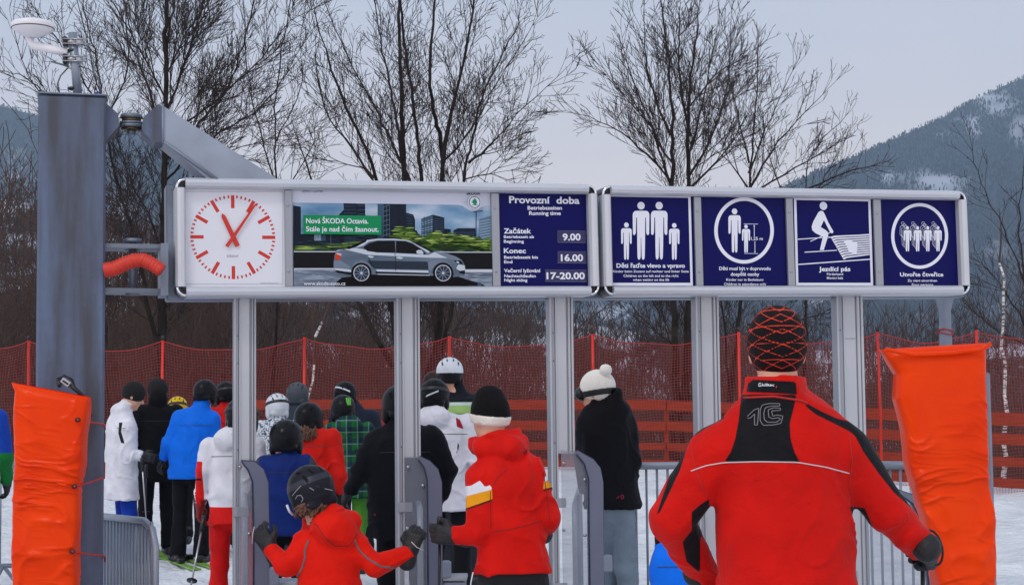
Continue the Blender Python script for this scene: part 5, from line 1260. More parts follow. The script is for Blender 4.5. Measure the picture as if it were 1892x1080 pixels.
def mesh_sdf(f, h):
    lo = f.lo-.03; hi = f.hi+.03; n = np.ceil((hi-lo)/h).astype(int)+1
    c = 4; nc = np.ceil(n/c).astype(int)+1
    ax = [lo[i]+np.arange(nc[i])*h*c+(c-1)*h/2 for i in range(3)]
    Gc = np.stack(np.meshgrid(*ax, indexing='ij'), -1).reshape(-1, 3)
    Dc = f(Gc).reshape(nc)
    D = np.repeat(np.repeat(np.repeat(Dc, c, 0), c, 1), c, 2)[:n[0], :n[1], :n[2]].copy()
    I = np.argwhere(np.abs(D) < h*c*1.6+.018); p = lo+I*h; D[I[:, 0], I[:, 1], I[:, 2]] = f(p)
    ins = D < 0
    s = sum(ins[a:n[0]-1+a, b:n[1]-1+b, q:n[2]-1+q].astype(np.int8) for a in (0, 1) for b in (0, 1) for q in (0, 1))
    act = np.argwhere((s > 0) & (s < 8))
    idx = -np.ones(s.shape, int); idx[act[:, 0], act[:, 1], act[:, 2]] = np.arange(len(act))
    acc = np.zeros((len(act), 3)); cnt_ = np.zeros(len(act))
    co = [(a, b, q) for a in (0, 1) for b in (0, 1) for q in (0, 1)]
    g = lambda o: D[act[:, 0]+o[0], act[:, 1]+o[1], act[:, 2]+o[2]]
    for i in range(8):
        for j in range(i+1, 8):
            if sum(abs(co[i][k]-co[j][k]) for k in range(3)) != 1: continue
            a, b = g(co[i]), g(co[j]); m = (a < 0) != (b < 0); t = np.where(m, a/np.where(m, a-b, 1), 0)
            pp = np.array(co[i])[None]+t[:, None]*(np.array(co[j])-np.array(co[i]))[None]; acc += pp*m[:, None]; cnt_ += m
    V = lo+(act+acc/cnt_[:, None])*h; Fs = []
    for axn in range(3):
        sl0 = [slice(1, -1)]*3; A_ = [slice(None)]*3
        a0 = [slice(1, k-1) for k in n]; a1 = list(a0); a0[axn] = slice(0, n[axn]-1); a1[axn] = slice(1, n[axn])
        A_, B_ = ins[tuple(a0)], ins[tuple(a1)]; off = np.array([1, 1, 1]); off[axn] = 0
        e_ = np.argwhere(A_ != B_); 
        if len(e_) == 0: continue
        sg = A_[e_[:, 0], e_[:, 1], e_[:, 2]]; e_ = e_+off; u_, v_ = [(1, 2), (2, 0), (0, 1)][axn]
        def cell(du, dv):
            q = e_.copy(); q[:, u_] -= du; q[:, v_] -= dv; return idx[q[:, 0], q[:, 1], q[:, 2]]
        Q = np.stack([cell(1, 1), cell(0, 1), cell(0, 0), cell(1, 0)], -1); Q[~sg] = Q[~sg][:, ::-1]; Fs.append(Q)
    return V, np.concatenate(Fs)
def sdf_obj(name, f, h, m, parent, zones=None, smooth=True):
    V, F = mesh_sdf(f, h)
    return np_mesh(name, V, F, m, parent, attrs={k: z(V) for k, z in zones.items()} if zones else None)
def poly_sd(x, y, poly):
    """signed distance (positive inside) of points to a closed polygon"""
    x = np.asarray(x); y = np.asarray(y); d = np.full(len(x), 1e9); ins = np.zeros(len(x), bool); n = len(poly)
    for i in range(n):
        (x0, y0), (x1, y1) = poly[i], poly[(i+1) % n]; ex, ey = x1-x0, y1-y0; t = np.clip(((x-x0)*ex+(y-y0)*ey)/(ex*ex+ey*ey+1e-12), 0, 1)
        d = np.minimum(d, np.hypot(x-x0-t*ex, y-y0-t*ey)); c = ((y0 <= y) != (y1 <= y)) & (x < (x1-x0)*(y-y0)/(y1-y0+1e-12)+x0); ins ^= c
    return np.where(ins, d, -d)
M_SKIN = mat('skin', (214, 160, 134), .55, var=.08, vscale=20); M_EYE = mat('eye', (30, 24, 22), .2)
M_GLOVE = mat('black_glove', (20, 20, 24), .6, bump=.5, bscale=60); M_BOOT = mat('dark_boot', (34, 34, 40), .4, var=.2)
M_HAIRB = mat('brown_hair', (92, 58, 40), .55, var=.4, vscale=40, stretch=(1, 1, .1)); M_HAIRD = mat('dark_hair', (30, 24, 24), .5, var=.3, vscale=40)
M_GOG = mat('goggle_strap', (26, 26, 30), .5)
def rotm(yaw, pitch=0, roll=0):
    return np.array(Matrix.Rotation(yaw, 3, 'Z') @ Matrix.Rotation(-pitch, 3, 'X') @ Matrix.Rotation(roll, 3, 'Y'))
def glove(parent, w_, d, side, nrm, s=1.0, curl=.6, m=None, h=.0045, name='glove', thumb=1, cuff=.045):
    """five-fingered ski glove. w_ wrist, d towards knuckles, side towards thumb, nrm out of the palm (fingers bend that way)"""
    w_ = np.array(w_, float); d = np.array(d, float); d /= np.linalg.norm(d); nrm = np.array(nrm, float); nrm -= d*(nrm @ d); nrm /= np.linalg.norm(nrm)
    side = np.array(side, float); side -= d*(side @ d)+nrm*(side @ nrm); side /= np.linalg.norm(side); f = SDF()
    f.cone(w_-d*.05*s, w_+d*.01*s, cuff*s, .036*s, 0)
    for q in (-.028, -.009, .010, .029): f.cone(w_+d*.012*s+side*q*.7*s, w_+d*.078*s+side*q*s, .019*s, .018*s, .014*s)
    for i, (q, L_) in enumerate(((.031, .082), (.011, .090), (-.010, .084), (-.030, .068))):
        p = w_+d*.080*s+side*q*s; a = curl*(1+.12*(i-1.5)); fd = d.copy(); 
        sp = side*(q*1.2)
        for j, (fr, r0, r1) in enumerate(((.42, .0145, .0135), (.32, .0135, .0125), (.26, .0125, .011))):
            ang = a*(.55+j*.75); fd = d*math.cos(ang)+nrm*math.sin(ang)+sp*(.6 if j == 0 else 0); fd /= np.linalg.norm(fd)
            p2 = p+fd*L_*fr*s; f.cone(p, p2, r0*s, r1*s, .004*s); p = p2
    tb = w_+d*.028*s+side*.030*s*thumb; p2 = tb+(d*.55+side*.75*thumb+nrm*.35)*.036*s; p3 = p2+(d*.85+side*.15*thumb+nrm*(.35+curl*.3))*.036*s
    f.cone(tb, p2, .019*s, .0155*s, .010*s); f.cone(p2, p3, .0155*s, .013*s, .004*s)
    return sdf_obj(name, f, h, m or M_GLOVE, parent)
BODY_H = .012
class Person: pass
def skeleton(cx, d, topy, yaw=0, lean=0, ov=None, hadd=.02, bend=0.0, stance=.055, headoff=(0, 0), neckoff=None):
    """joint positions in metres relative to the feet; ov: joints given where they show in the photograph (x, y, metres deeper)"""
    k = Person(); o = P(cx, 750, d); k.O = np.array([o.x, d, 0.0]); zt = P(cx, topy, d).z-hadd; 
    h = zt/(math.cos(R(lean))*.48+.52)/(1-bend); k.h = h; k.yaw = R(yaw)
    c, s = math.cos(k.yaw), math.sin(k.yaw)
    def pt(x, y, z):
        x *= h; y *= h; z *= h; hipz = .52*h
        if z > hipz: zz = z-hipz; y, z = y+zz*math.sin(R(lean)), hipz+zz*math.cos(R(lean))
        z -= bend*h*min(1, z/(.5*h)); return np.array([c*x-s*y, s*x+c*y, z])
    J = {'head': pt(0, .012, .935), 'neck': pt(0, 0, .865), 'chest': pt(0, 0, .74), 'waist': pt(0, 0, .62), 'pelvis': pt(0, 0, .53),
         'shl': pt(-.108, -.005, .815), 'shr': pt(.108, -.005, .815), 'ell': pt(-.148, -.02, .635), 'elr': pt(.148, -.02, .635), 'wrl': pt(-.125, .07, .505), 'wrr': pt(.125, .07, .505),
         'hil': pt(-stance, 0, .505), 'hir': pt(stance, 0, .505), 'knl': pt(-stance*1.15, .02, .275), 'knr': pt(stance*1.15, .02, .275), 'anl': pt(-stance*1.25, -.01, .045), 'anr': pt(stance*1.25, -.01, .045)}
    J['head'] = J['head']+np.array([headoff[0], headoff[1], 0])
    for a, (px, py, dy) in (ov or {}).items():
        q = P(px, py, d+dy); J[a] = np.array([q.x, q.y, q.z])-k.O
    k.J = J; k.f = np.array([-s, c, 0]); k.r = np.array([c, s, 0]); return k
def put(k, label, group='skiers queueing for the lift'):
    k.root = thing('person', label, 'person', tuple(k.O), group); return k.root
def head_parts(k, hy, nod, roll=0, sz=None):
    """skull with jaw, nose, lips, ears"""
    s = (sz or (.84+.16*min(1, k.h/1.7)))*1.0; H = k.J['head']; Rm = rotm(hy, nod, roll); k.HR = Rm; k.hs = s
    L_ = lambda x, y, z: H+Rm @ (np.array([x, y, z])*s)
    k.HL = L_
    f = SDF(); J = k.J; h = k.h
    f.ell(L_(0, 0, .02), np.array([.077, .096, .098])*s, Rm, 0); f.ell(L_(0, .028, -.05), np.array([.056, .066, .066])*s, Rm, .03)
    f.cone(L_(0, .092, .005), L_(0, .112, -.028), .010*s, .015*s, .010); f.cone(L_(-.018, .086, -.062), L_(.018, .086, -.062), .010*s, .010*s, .010)
    f.cone(L_(0, .072, -.105), L_(0, .078, -.098), .018*s, .018*s, .015)
    f.ell(L_(-.079, -.005, -.01), np.array([.012, .02, .032])*s, Rm, .006); f.ell(L_(.079, -.005, -.01), np.array([.012, .02, .032])*s, Rm, .006)
    f.ell(L_(-.032, .094, .012), np.array([.014, .012, .012])*s, Rm, .006, 's'); f.ell(L_(.032, .094, .012), np.array([.014, .012, .012])*s, Rm, .006, 's')
    f.cone(L_(0, -.015, -.05), J['neck']-np.array([0, 0, .02]), .052*s, .060*s, .03)
    f.cone(J['neck']-np.array([0, 0, .03]), J['chest'], .07, .085*h/1.7, .05, .75, k.yaw); f.cone(J['shl']*.8+J['neck']*.2-np.array([0, 0, .03]), J['shr']*.8+J['neck']*.2-np.array([0, 0, .05]), .034, .034, .03)
    f.cone(J['chest'], J['waist'], .11*h/1.7, .095*h/1.7, .05, .7, k.yaw); f.cone(J['waist'], J['pelvis'], .095*h/1.7, .10*h/1.7, .05, .75, k.yaw)
    for a in 'lr':
        f.cone(J['sh'+a], J['el'+a], .043*h/1.7, .036*h/1.7, .03); f.cone(J['el'+a], J['wr'+a], .036*h/1.7, .025*h/1.7, .01)
        d = J['wr'+a]-J['el'+a]; d /= np.linalg.norm(d); f.cone(J['wr'+a], J['wr'+a]+d*.035, .020, .018, .01)
        f.cone(J['hi'+a], J['kn'+a], .070*h/1.7, .048*h/1.7, .04); f.cone(J['kn'+a], J['an'+a], .046*h/1.7, .032*h/1.7, .01)
        f.cone(J['an'+a]-np.array([0, 0, .01]), J['an'+a]+k.f*.15*h/1.7-np.array([0, 0, .03]), .035, .03, .02)
    body = sdf_obj('body', f, BODY_H, M_SKIN, k.root)
    for sx in (-1, 1):
        mb = MB(); mb.sphere(L_(sx*.032, .083, .012), .012*s, M_EYE, 10); mb.build('eye', k.root)
    return body
def jacket(k, m, hem=.47, puff=1.0, vox=.011, zones=None, fold=.006, w_=1.0, collar=True, hood=None, flare=1.05, sleeve=1.0, name='jacket', hemw=1.0, extra=None):
    J = k.J; h = k.h; u = h/1.75*puff; f = SDF(); yaw = k.yaw; ys = .68
    hz = hem*h
    hp = J['pelvis'].copy(); hp[2] = hz
    f.cone(J['chest']+(J['neck']-J['chest'])*.05, J['waist'], .184*u*w_, .172*u*w_, .03, ys, yaw)
    f.cone(J['waist'], hp+(J['pelvis']-hp)*.1, .172*u*w_, .180*u*w_*flare*hemw, .05, ys+.06, yaw)
    f.cone(J['shl']*.86+J['neck']*.14-np.array([0, 0, .018]), J['shr']*.86+J['neck']*.14-np.array([0, 0, .018]), .074*u, .074*u, .055, .95, yaw)
    f.cone(J['neck']-np.array([0, 0, .03]), J['chest'], .062*u, .12*u, .05, .85, yaw)
    for a in 'lr':
        sh, el, wr = J['sh'+a], J['el'+a], J['wr'+a]
        f.cone(sh, el, .072*u*sleeve, .060*u*sleeve, .035); f.cone(el, wr, .060*u*sleeve, .043*u*sleeve, .012)
    f.fold = fold
    if extra: extra(f, k)
    f.custom(lambda p, d: np.where(p[:, 2] < hz+.3, np.maximum(d, np.where((np.abs((p-hp) @ k.r) < .235*u*w_) | (p[:, 2] < hz-.14), hz-p[:, 2], -1e3)), d)) if hem > .3 else None
    for a in 'lr':
        d = J['wr'+a]-J['el'+a]; d = d/np.linalg.norm(d); w0 = J['wr'+a].copy()
        f.custom(lambda p, D, w0=w0, d=d: np.where((np.linalg.norm(p-w0, axis=1) < .072), np.maximum(D, (p-w0) @ d), D))
    if collar:
        nk = J['neck']; up = J['head']-J['neck']; up = up/np.linalg.norm(up)
        f.cone(nk-up*.03, nk+up*.058*u, .074*u, .069*u, .015, .95, yaw)
        f.custom(lambda p, D: np.where(np.linalg.norm(p-nk-up*.08, axis=1) < .13, np.maximum(D, (p-nk-up*.072*u) @ up), D))
    if hood:
        c, r = hood; f.ell(nk+np.array(c) if False else J['neck']+k.f*c[1]+k.r*c[0]+np.array([0, 0, c[2]]), r, rotm(yaw, R(-12)), .03)
    o = sdf_obj(name, f, vox, m, k.root, zones); k.jacket = o; return o
def trousers(k, m, vox=.012, puff=1.0, fold=.008, zones=None, name='trousers'):
    J = k.J; u = k.h/1.75*puff; f = SDF()
    f.cone(J['waist'], J['pelvis'], .120*u, .130*u, .04, .75, k.yaw); f.cone(J['pelvis'], (J['hil']+J['hir'])/2, .13*u, .13*u, .04, .8, k.yaw)
    for a in 'lr':
        f.cone(J['hi'+a], J['kn'+a], .094*u, .078*u, .03); f.cone(J['kn'+a], J['an'+a]+np.array([0, 0, .03]), .078*u, .080*u, .01)
    f.cut((0, 0, .07), (0, 0, -1)); f.fold = fold
    return sdf_obj(name, f, vox, m, k.root, zones)
def boots(k, m=None):
    for a in 'lr':
        f = SDF(); an = k.J['an'+a]; f.cone(an+np.array([0, 0, .10]), an-np.array([0, 0, .0]), .058, .055, 0); f.cone(an-k.f*.05-np.array([0, 0, .03]), an+k.f*.17-np.array([0, 0, .03]), .05, .045, .03)
        f.cut((0, 0, max(0.0, an[2]-.08)), (0, 0, -1)); sdf_obj('boot', f, .011, m or M_BOOT, k.root)
def helmet(k, m, zones=None, vox=.0065, strap=True, strapm=None, s=1.0, pads=True, low=-.045, name='helmet', r=(.112, .132, .118)):
    f = SDF(); L_ = k.HL; Rm = k.HR; q = k.hs*s
    f.ell(L_(0, -.008, .028), np.array(r)*q, Rm, 0)
    n = Rm @ np.array([0, .25, -1]); f.cut(L_(0, 0, low), n)
    f.ell(L_(0, -.01, .02), np.array([.086, .105, .09])*q, Rm, .01, 's')
    if pads:
        for sx in (-1, 1): f.ell(L_(sx*.088*s, -.005, -.045), np.array([.022, .042, .055])*q, Rm, .012)
        f.cone(L_(-.06*s, -.085, -.045), L_(.06*s, -.085, -.045), .024*q, .024*q, .015)
    f.cone(L_(-.05*s, .115*s, .045), L_(.05*s, .115*s, .045), .012*q, .012*q, .02)
    def local(V): return ((V-k.J['head']) @ Rm)/k.hs
    def vent(q):
        d = np.full(len(q), -1.)
        for x0 in (-.066, -.026, .026, .066):
            for y0 in (-.085, -.035, .03): d = np.maximum(d, np.minimum(.0055-np.abs(q[:, 0]-x0-.12*(q[:, 1]-y0)*np.sign(x0)), .017-np.abs(q[:, 1]-y0)))
        return np.where(q[:, 2] > .045, d, -1)
    zones = dict(zones or {}); zones['vents'] = vent
    zz = {a: (lambda V, z=z: z(local(V))) for a, z in zones.items()}
    f.custom(lambda p, d: d+.004*np.clip(vent(local(p))/.004, 0, 1)); f.custom(lambda p, d: np.where(((p-k.J['head']) @ Rm)[:, 2] < .0, d-.003, d))
    o = sdf_obj(name, f, vox, m, k.root, zz)
    if strap:
        f2 = SDF(); f2.ell(L_(0, -.008, .028), (np.array(r)+.006)*q, Rm, 0); f2.ell(L_(0, -.008, .028), (np.array(r)-.004)*q, Rm, 0, 's'); nn = Rm @ np.array([0, .28, 1.0])
        f2.cut(L_(0, 0, .052), nn); f2.cut(L_(0, 0, .022), -nn); f2.cut(L_(0, .07, 0), Rm @ np.array([0, 1, 0])); sdf_obj('goggle_strap', f2, .005, strapm or M_GOG, o)
        f3 = SDF(); f3.ell(L_(0, .095*s, .03), np.array([.088, .045, .045])*q, Rm, 0); f3.cut(L_(0, .085, 0), Rm @ np.array([0, -1, 0])); sdf_obj('goggles', f3, .007, M_BLK, o)
    k.helm = o; return o
def beanie(k, m, zones=None, r=(.098, .115, .125), cz=.035, low=-.03, cuff=None, vox=.006, point=.0, rib=0, tilt=.2, name='knitted_hat'):
    f = SDF(); L_ = k.HL; Rm = k.HR; q = k.hs; H = k.J['head']
    f.ell(L_(0, -.01, cz), np.array(r)*q, Rm, 0)
    if point: f.ell(L_(0, -.015, cz+r[2]*.75), np.array([r[0]*.62, r[1]*.6, point])*q, Rm, .03)
    n = Rm @ np.array([0, tilt, -1]); f.cut(L_(0, 0, low), n)
    if rib:
        f.custom(lambda p, d: d-.0028*np.sin(rib*np.arctan2(((p-H) @ Rm)[:, 0], ((p-H) @ Rm)[:, 1])))
    if cuff:
        z0, th = cuff; g_ = SDF(); g_.ell(L_(0, -.01, cz), (np.array(r)+.008)*q, Rm, 0)
        nn = Rm @ np.array([0, -tilt, 1.0]); c0_ = L_(0, 0, z0+th); c1_ = L_(0, 0, z0)
        f.custom(lambda p, d: smin(d, np.maximum(np.maximum(g_(p), (p-c0_) @ nn/np.linalg.norm(nn)), -(p-c1_) @ nn/np.linalg.norm(nn)), .004))
    def local(V): return ((V-H) @ Rm)/k.hs
    zz = {a: (lambda V, z=z: z(local(V))) for a, z in (zones or {}).items()}
    o = sdf_obj(name, f, vox, m, k.root, zz); k.helm = o; return o
def helmet_mat(name, rgb, zones=(), rough=.35, dark=(12, 12, 14)):
    return fabric(name, rgb, list(zones)+[('vents', dark)], rough, .04, zw=.0012, sheen=0)
def autoseams(k, jk, m):
    """yoke, side and hem stitching found on the garment's own surface"""
    J = k.J; O = k.O; W = lambda p: (lambda a: (a[0][0], a[1][0]))(proj((p+O)[None])); r = k.r; u = k.h/1.75
    yk = [W(J['chest']+r*x*u+np.array([0, 0, .05-.0*abs(x)])) for x in (-.17, -.08, 0, .08, .17)]
    trim(k, jk, yk, .0020, m, 'yoke_seam', 40, off=.0018)
    return
    hm_ = [W(J['pelvis']*.8+J['waist']*.2+r*x*u) for x in (-.16, 0, .16)]; trim(k, jk, hm_, .003, m, 'waist_seam', 20, off=-.0012)
def hair(k, m, n=160, L0=.22, seed=1, spread=.07, out=.03, name='hair', sweep=(0, 0, 0)):
    rs_ = np.random.RandomState(seed); mb = MB(); L_ = k.HL
    for i in range(n):
        a = (rs_.rand()-.5)*2.6; x = math.sin(a)*spread; y = -math.cos(a)*.085
        p = L_(x, y, -.01-rs_.rand()*.03); pl_ = [p]; ln = L0*(.6+.5*rs_.rand())
        for j in range(1, 6):
            t = j/5; p = pl_[0]+np.array([x*.3*t+sweep[0]*t+rs_.randn()*.006, -out*math.sin(t*2)+sweep[1]*t+rs_.randn()*.006, -ln*t+sweep[2]*t]); pl_.append(p)
        mb.tube(pl_, [.007, .008, .008, .007, .005, .002], m, 5)
    return mb.build(name, k.root)
def cast(target, px, py, off=.0025, dmin=0):
    """the point of a garment seen at a photo pixel, lifted off its surface a little"""
    if 'bvh' not in _bv or _bv['o'] is not target:
        me = target.data; n = len(me.vertices); co = np.empty(n*3, np.float32); me.vertices.foreach_get('co', co); co = co.reshape(-1, 3)+np.array(target.parent.location if target.parent else (0, 0, 0)) + (np.array(target.parent.parent.location) if target.parent and target.parent.parent else 0)
        _bv['bvh'] = BVHTree.FromPolygons([tuple(c) for c in co.tolist()], [tuple(p.vertices) for p in me.polygons]); _bv['o'] = target
    d = ray(px, py).normalized(); loc, nor, i_, di = _bv['bvh'].ray_cast(CAM, d)
    if loc is None: return None
    if nor.dot(d) > 0: nor = -nor
    return loc+(nor*.4-d*.6)*off, nor
_bv = {}
def trim(k, target, line, r, m, name, n=40, off=.001):
    """sewn-on piping or tape along a line on the garment"""
    pl_ = []; L_ = [0]
    for i in range(len(line)-1): L_.append(L_[-1]+math.dist(line[i], line[i+1]))
    for i in range(n+1):
        s = L_[-1]*i/n; j = min(len(line)-2, max(0, int(np.searchsorted(L_, s, 'right'))-1)); t = (s-L_[j])/(L_[j+1]-L_[j]); c = cast(target, line[j][0]+(line[j+1][0]-line[j][0])*t, line[j][1]+(line[j+1][1]-line[j][1])*t, off)
        if c: pl_.append(Vector(c[0])-Vector(k.O))
    if len(pl_) > 2:
        q_ = [pl_[0]]+[(pl_[i-1]+pl_[i]*2+pl_[i+1])/4 for i in range(1, len(pl_)-1)]+[pl_[-1]]
        mb = MB(); mb.tube(q_, r, m, 6); return mb.build(name, target.parent if False else k.root)
def print_text(k, target, st, x0, x1, yb, cap, m, name, off=0.01, rise=0.0, lift=.003):
    vs, fs = text_mesh(st, off); H = cap_h(off); xa = min(v[0] for v in vs); xb = max(v[0] for v in vs); out = []
    for v in vs:
        t = (v[0]-xa)/(xb-xa); c = cast(target, x0+(x1-x0)*t, yb-v[1]/H*cap+rise*t, lift)
        out.append((Vector(c[0])-Vector(k.O)) if c else None)
    fs = [f for f in fs if all(out[i] is not None for i in f)]; out = [o_ if o_ is not None else Vector((0, 0, -5)) for o_ in out]
    mb = MB(); mb.add(out, fs, m); return mb.build(name, k.root)
def pole(label, top, bot, m, grip=True):
    a, b = Vector(top), Vector(bot); t = thing('ski_pole', label, 'ski pole', b, 'ski poles'); mb = MB(); mb.tube([(0, 0, 0), a-b], [.006, .008], m, 8); mb.build('shaft', t)
    if grip: mb = MB(); d = (a-b).normalized(); mb.tube([a-b-d*.11, a-b, a-b+d*.015], [.015, .016, .012], M_BLK, 10); mb.build('grip', t)
    d = (a-b).normalized(); mb = MB(); mb.tube([d*.05, d*.056], .035, M_BLK, 12); mb.build('basket', t)
    return t
# ------------------------------------------------------------------ the man in the foreground
def z7(x, y): return (1160+x/2.0774, 560+y/2.0774)
def px_zone(k, poly, f, sc, ylim=9, ymin=-9):
    pl_ = [f(a, b) for a, b in poly]
    def z(V):
        W_ = V+k.O; x, y = proj(W_); d = poly_sd(x, y, pl_)/sc; return np.where((V[:, 1] < ylim) & (V[:, 1] > ymin), d, -1)
    return z
def zmax(*fs): return lambda V: np.max(np.stack([f(V) for f in fs]), 0)
M_DKT = mat('black_trousers', (22, 22, 27), .8, bump=.4, bscale=20); M_PIPING = mat('reflective_piping', (196, 186, 186), .4)
C_BLK = (22, 22, 26)
k = skeleton(1445, 5.1, 573, ov=dict(head=(1435, 650, .03), neck=(1437, 722, 0), chest=(1446, 850, .01), waist=(1450, 985, .02), pelvis=(1455, 1100, .02), shl=(1318, 838, 0), shr=(1563, 836, 0), ell=(1243, 962, .02), elr=(1640, 945, .04), wrl=(1308, 1072, .20), wrr=(1708, 1014, .12)))
put(k, 'man in red and black ski jacket and checked woollen hat in the foreground')
head_parts(k, 0, 0); 
zb = [px_zone(k, [(436, 350), (648, 350), (635, 410), (622, 460), (625, 520), (640, 570), (660, 609), (370, 607), (395, 570), (412, 520), (425, 450)], z7, 590, .02),
      px_zone(k, [(690, 385), (745, 415), (800, 440), (890, 462), (905, 490), (960, 560), (1040, 650), (1100, 730), (1130, 802), (1092, 788), (1020, 724), (960, 648), (905, 570), (872, 508), (850, 490), (780, 455), (720, 425), (680, 392)], z7, 590),
      px_zone(k, [(365, 428), (236, 498), (180, 600), (110, 810), (124, 800), (200, 640), (238, 520), (300, 478), (372, 440)], z7, 590),
      px_zone(k, [(312, 750), (318, 860), (278, 900), (278, 1035), (225, 990), (210, 915), (245, 870), (245, 800), (280, 770)], z7, 590),
      px_zone(k, [(850, 778), (910, 785), (940, 860), (995, 905), (1015, 1008), (960, 950), (910, 880), (870, 830)], z7, 590)]
zc = px_zone(k, [(462, 306), (480, 292), (645, 300), (650, 350), (560, 344), (455, 340)], z7, 590, .0)
def collar_extra(f, k):
    nk = k.J['neck']; f.cone(nk+np.array([-.008, -.005, -.035]), nk+np.array([-.004, .0, .052]), .100, .094, .012)
    f.custom(lambda p, D: np.where((np.linalg.norm(p-nk, axis=1) < .16), np.maximum(D, p[:, 2]-(nk[2]+.045)-.10*(-(p[:, 1]-nk[1]))*0), D))
M_J = fabric('red_softshell', (204, 20, 12), [('black_panels', C_BLK), ('collar_panel', C_BLK)], .7, .55)
jk = jacket(k, M_J, hem=.45, puff=1.0, w_=1.18, vox=.0075, fold=.0085, zones={'black_panels': zmax(*zb), 'collar_panel': zc}, collar=False, extra=collar_extra, sleeve=1.12)
M_RED3 = mat('red_seam', (176, 24, 18), .6)
trim(k, jk, [z7(242, 643), z7(300, 622), z7(370, 610), z7(500, 607), z7(650, 609), z7(760, 628), z7(850, 652)], .0022, M_PIPING, 'piping')
trim(k, jk, [z7(446, 362), z7(560, 357), z7(660, 372), z7(690, 384)], .004, M_RED3, 'collar_seam')
for l in ([(850, 500), (862, 600), (850, 700), (868, 800), (890, 920)], [(240, 520), (262, 640), (300, 740)]): trim(k, jk, [z7(*a) for a in l], .0016, M_RED3, 'seam')
M_LOGO = mat('grey_embroidery', (128, 128, 134), .6)
for l in ([(459, 433), (486, 408), (503, 402), (500, 440), (497, 466)], [(459, 440), (470, 440), (487, 424), (486, 466), (497, 466)], [(582, 384), (540, 384), (515, 390), (508, 410), (508, 450), (520, 468), (560, 466), (588, 460), (595, 432)],
          [(582, 384), (584, 393), (548, 394), (528, 400), (522, 420), (524, 446), (536, 456), (570, 456), (586, 444)], [(586, 444), (580, 438), (555, 442), (541, 436), (539, 408), (560, 400), (586, 402)], [(595, 432), (575, 428), (556, 432), (552, 412), (586, 410), (586, 402)]):
    trim(k, jk, [z7(*a) for a in l], .0013, M_LOGO, 'embroidery', 60)
print_text(k, jk, 'killtec', z7(516, 0)[0], z7(562, 0)[0], z7(0, 318)[1], 5, M_WHITE, 'lettering', .01)
trim(k, jk, [z7(*a) for a in ((512, 306), (504, 306), (502, 318), (512, 318), (512, 312), (507, 312))], .0011, M_WHITE, 'collar_logo', 20); trim(k, jk, [z7(568, 320), z7(572, 321)], .004, M_RED, 'collar_dot', 2)
def man_hat(q):
    th = np.abs(np.arctan2(q[:, 0], -q[:, 1]+.03)); z = q[:, 2]; r = .0015
    def fam(v, per): return r-np.abs((v/per) % 1-.5)*per
    a = fam(z-.052*th, .036); b = fam(z+.060*th+.004, .048); c = fam(z*1.0+.01*th**2, .052)
    return np.maximum(np.maximum(a, b), np.where(z > -.03, c, -1))
M_HATM = fabric('checked_wool', (26, 22, 24), [('lines', (214, 66, 44))], .9, .6, zw=.0005)
beanie(k, M_HATM, {'lines': man_hat}, r=(.095, .112, .118), cz=.030, low=-.102, vox=.0042, tilt=.1)
def wlabel(): pass
trousers(k, M_DKT); boots(k)
glove(k.root, k.J['wrr']+np.array([.012, 0, -.004]), (.32, .9, -.25), (-.2, .2, 1), (-1, .35, -.1), 1.05, 1.2, h=.004)
glove(k.root, k.J['wrl'], (.6, .5, -.5), (.3, .2, 1), (.5, .2, .2), 1.1, .8, thumb=1, h=.005)
q_ = k.O+k.J['wrr']; mb = MB(); cc = Vector(k.J['wrr'])+Vector((.030, .01, .004))
mb.tube([cc+Vector((math.cos(a/16*6.283)*.030-math.sin(a/16*6.283)*.014, .0-.02*math.sin(a/16*6.283), math.sin(a/16*6.283)*.058)) for a in range(16)], .004, M_BLK, 6, closed=True); mb.build('wrist_strap', k.root)
pole('dark ski pole held by the man in red in his right hand', q_+np.array([.02, .10, .03]), (q_[0]+.06, q_[1]+.35, .02), M_BLK)
# ------------------------------------------------------------------ woman in red with striped sleeves
def z6b(x, y): return (780+x/2.769, 690+y/2.769)
k = skeleton(945, 7.6, 712, ov=dict(head=(905, 772, .03), neck=(916, 828, .02), chest=(934, 900, .0), waist=(942, 975, 0), pelvis=(948, 1050, 0), shl=(888, 884, -.02), shr=(980, 870, .04), ell=(884, 984, -.06), elr=(1012, 955, .0), wrl=(842, 990, -.02), wrr=(1000, 985, .20)))
put(k, 'woman in red jacket with white and yellow sleeve bands and black and cream hat'); head_parts(k, R(42), R(10), 0, .93)
zw = zmax(px_zone(k, [(180, 578), (250, 572), (295, 546), (322, 578), (350, 568), (357, 592), (180, 638)], z6b, 395), px_zone(k, [(652, 483), (665, 525), (622, 560), (628, 530)], z6b, 395))
zy = zmax(px_zone(k, [(180, 638), (357, 592), (360, 640), (180, 702)], z6b, 395), px_zone(k, [(622, 560), (665, 524), (686, 574), (618, 590)], z6b, 395))
zd = zmax(px_zone(k, [(180, 702), (360, 640), (360, 651), (180, 713)], z6b, 395), px_zone(k, [(618, 590), (686, 574), (688, 584), (618, 600)], z6b, 395))
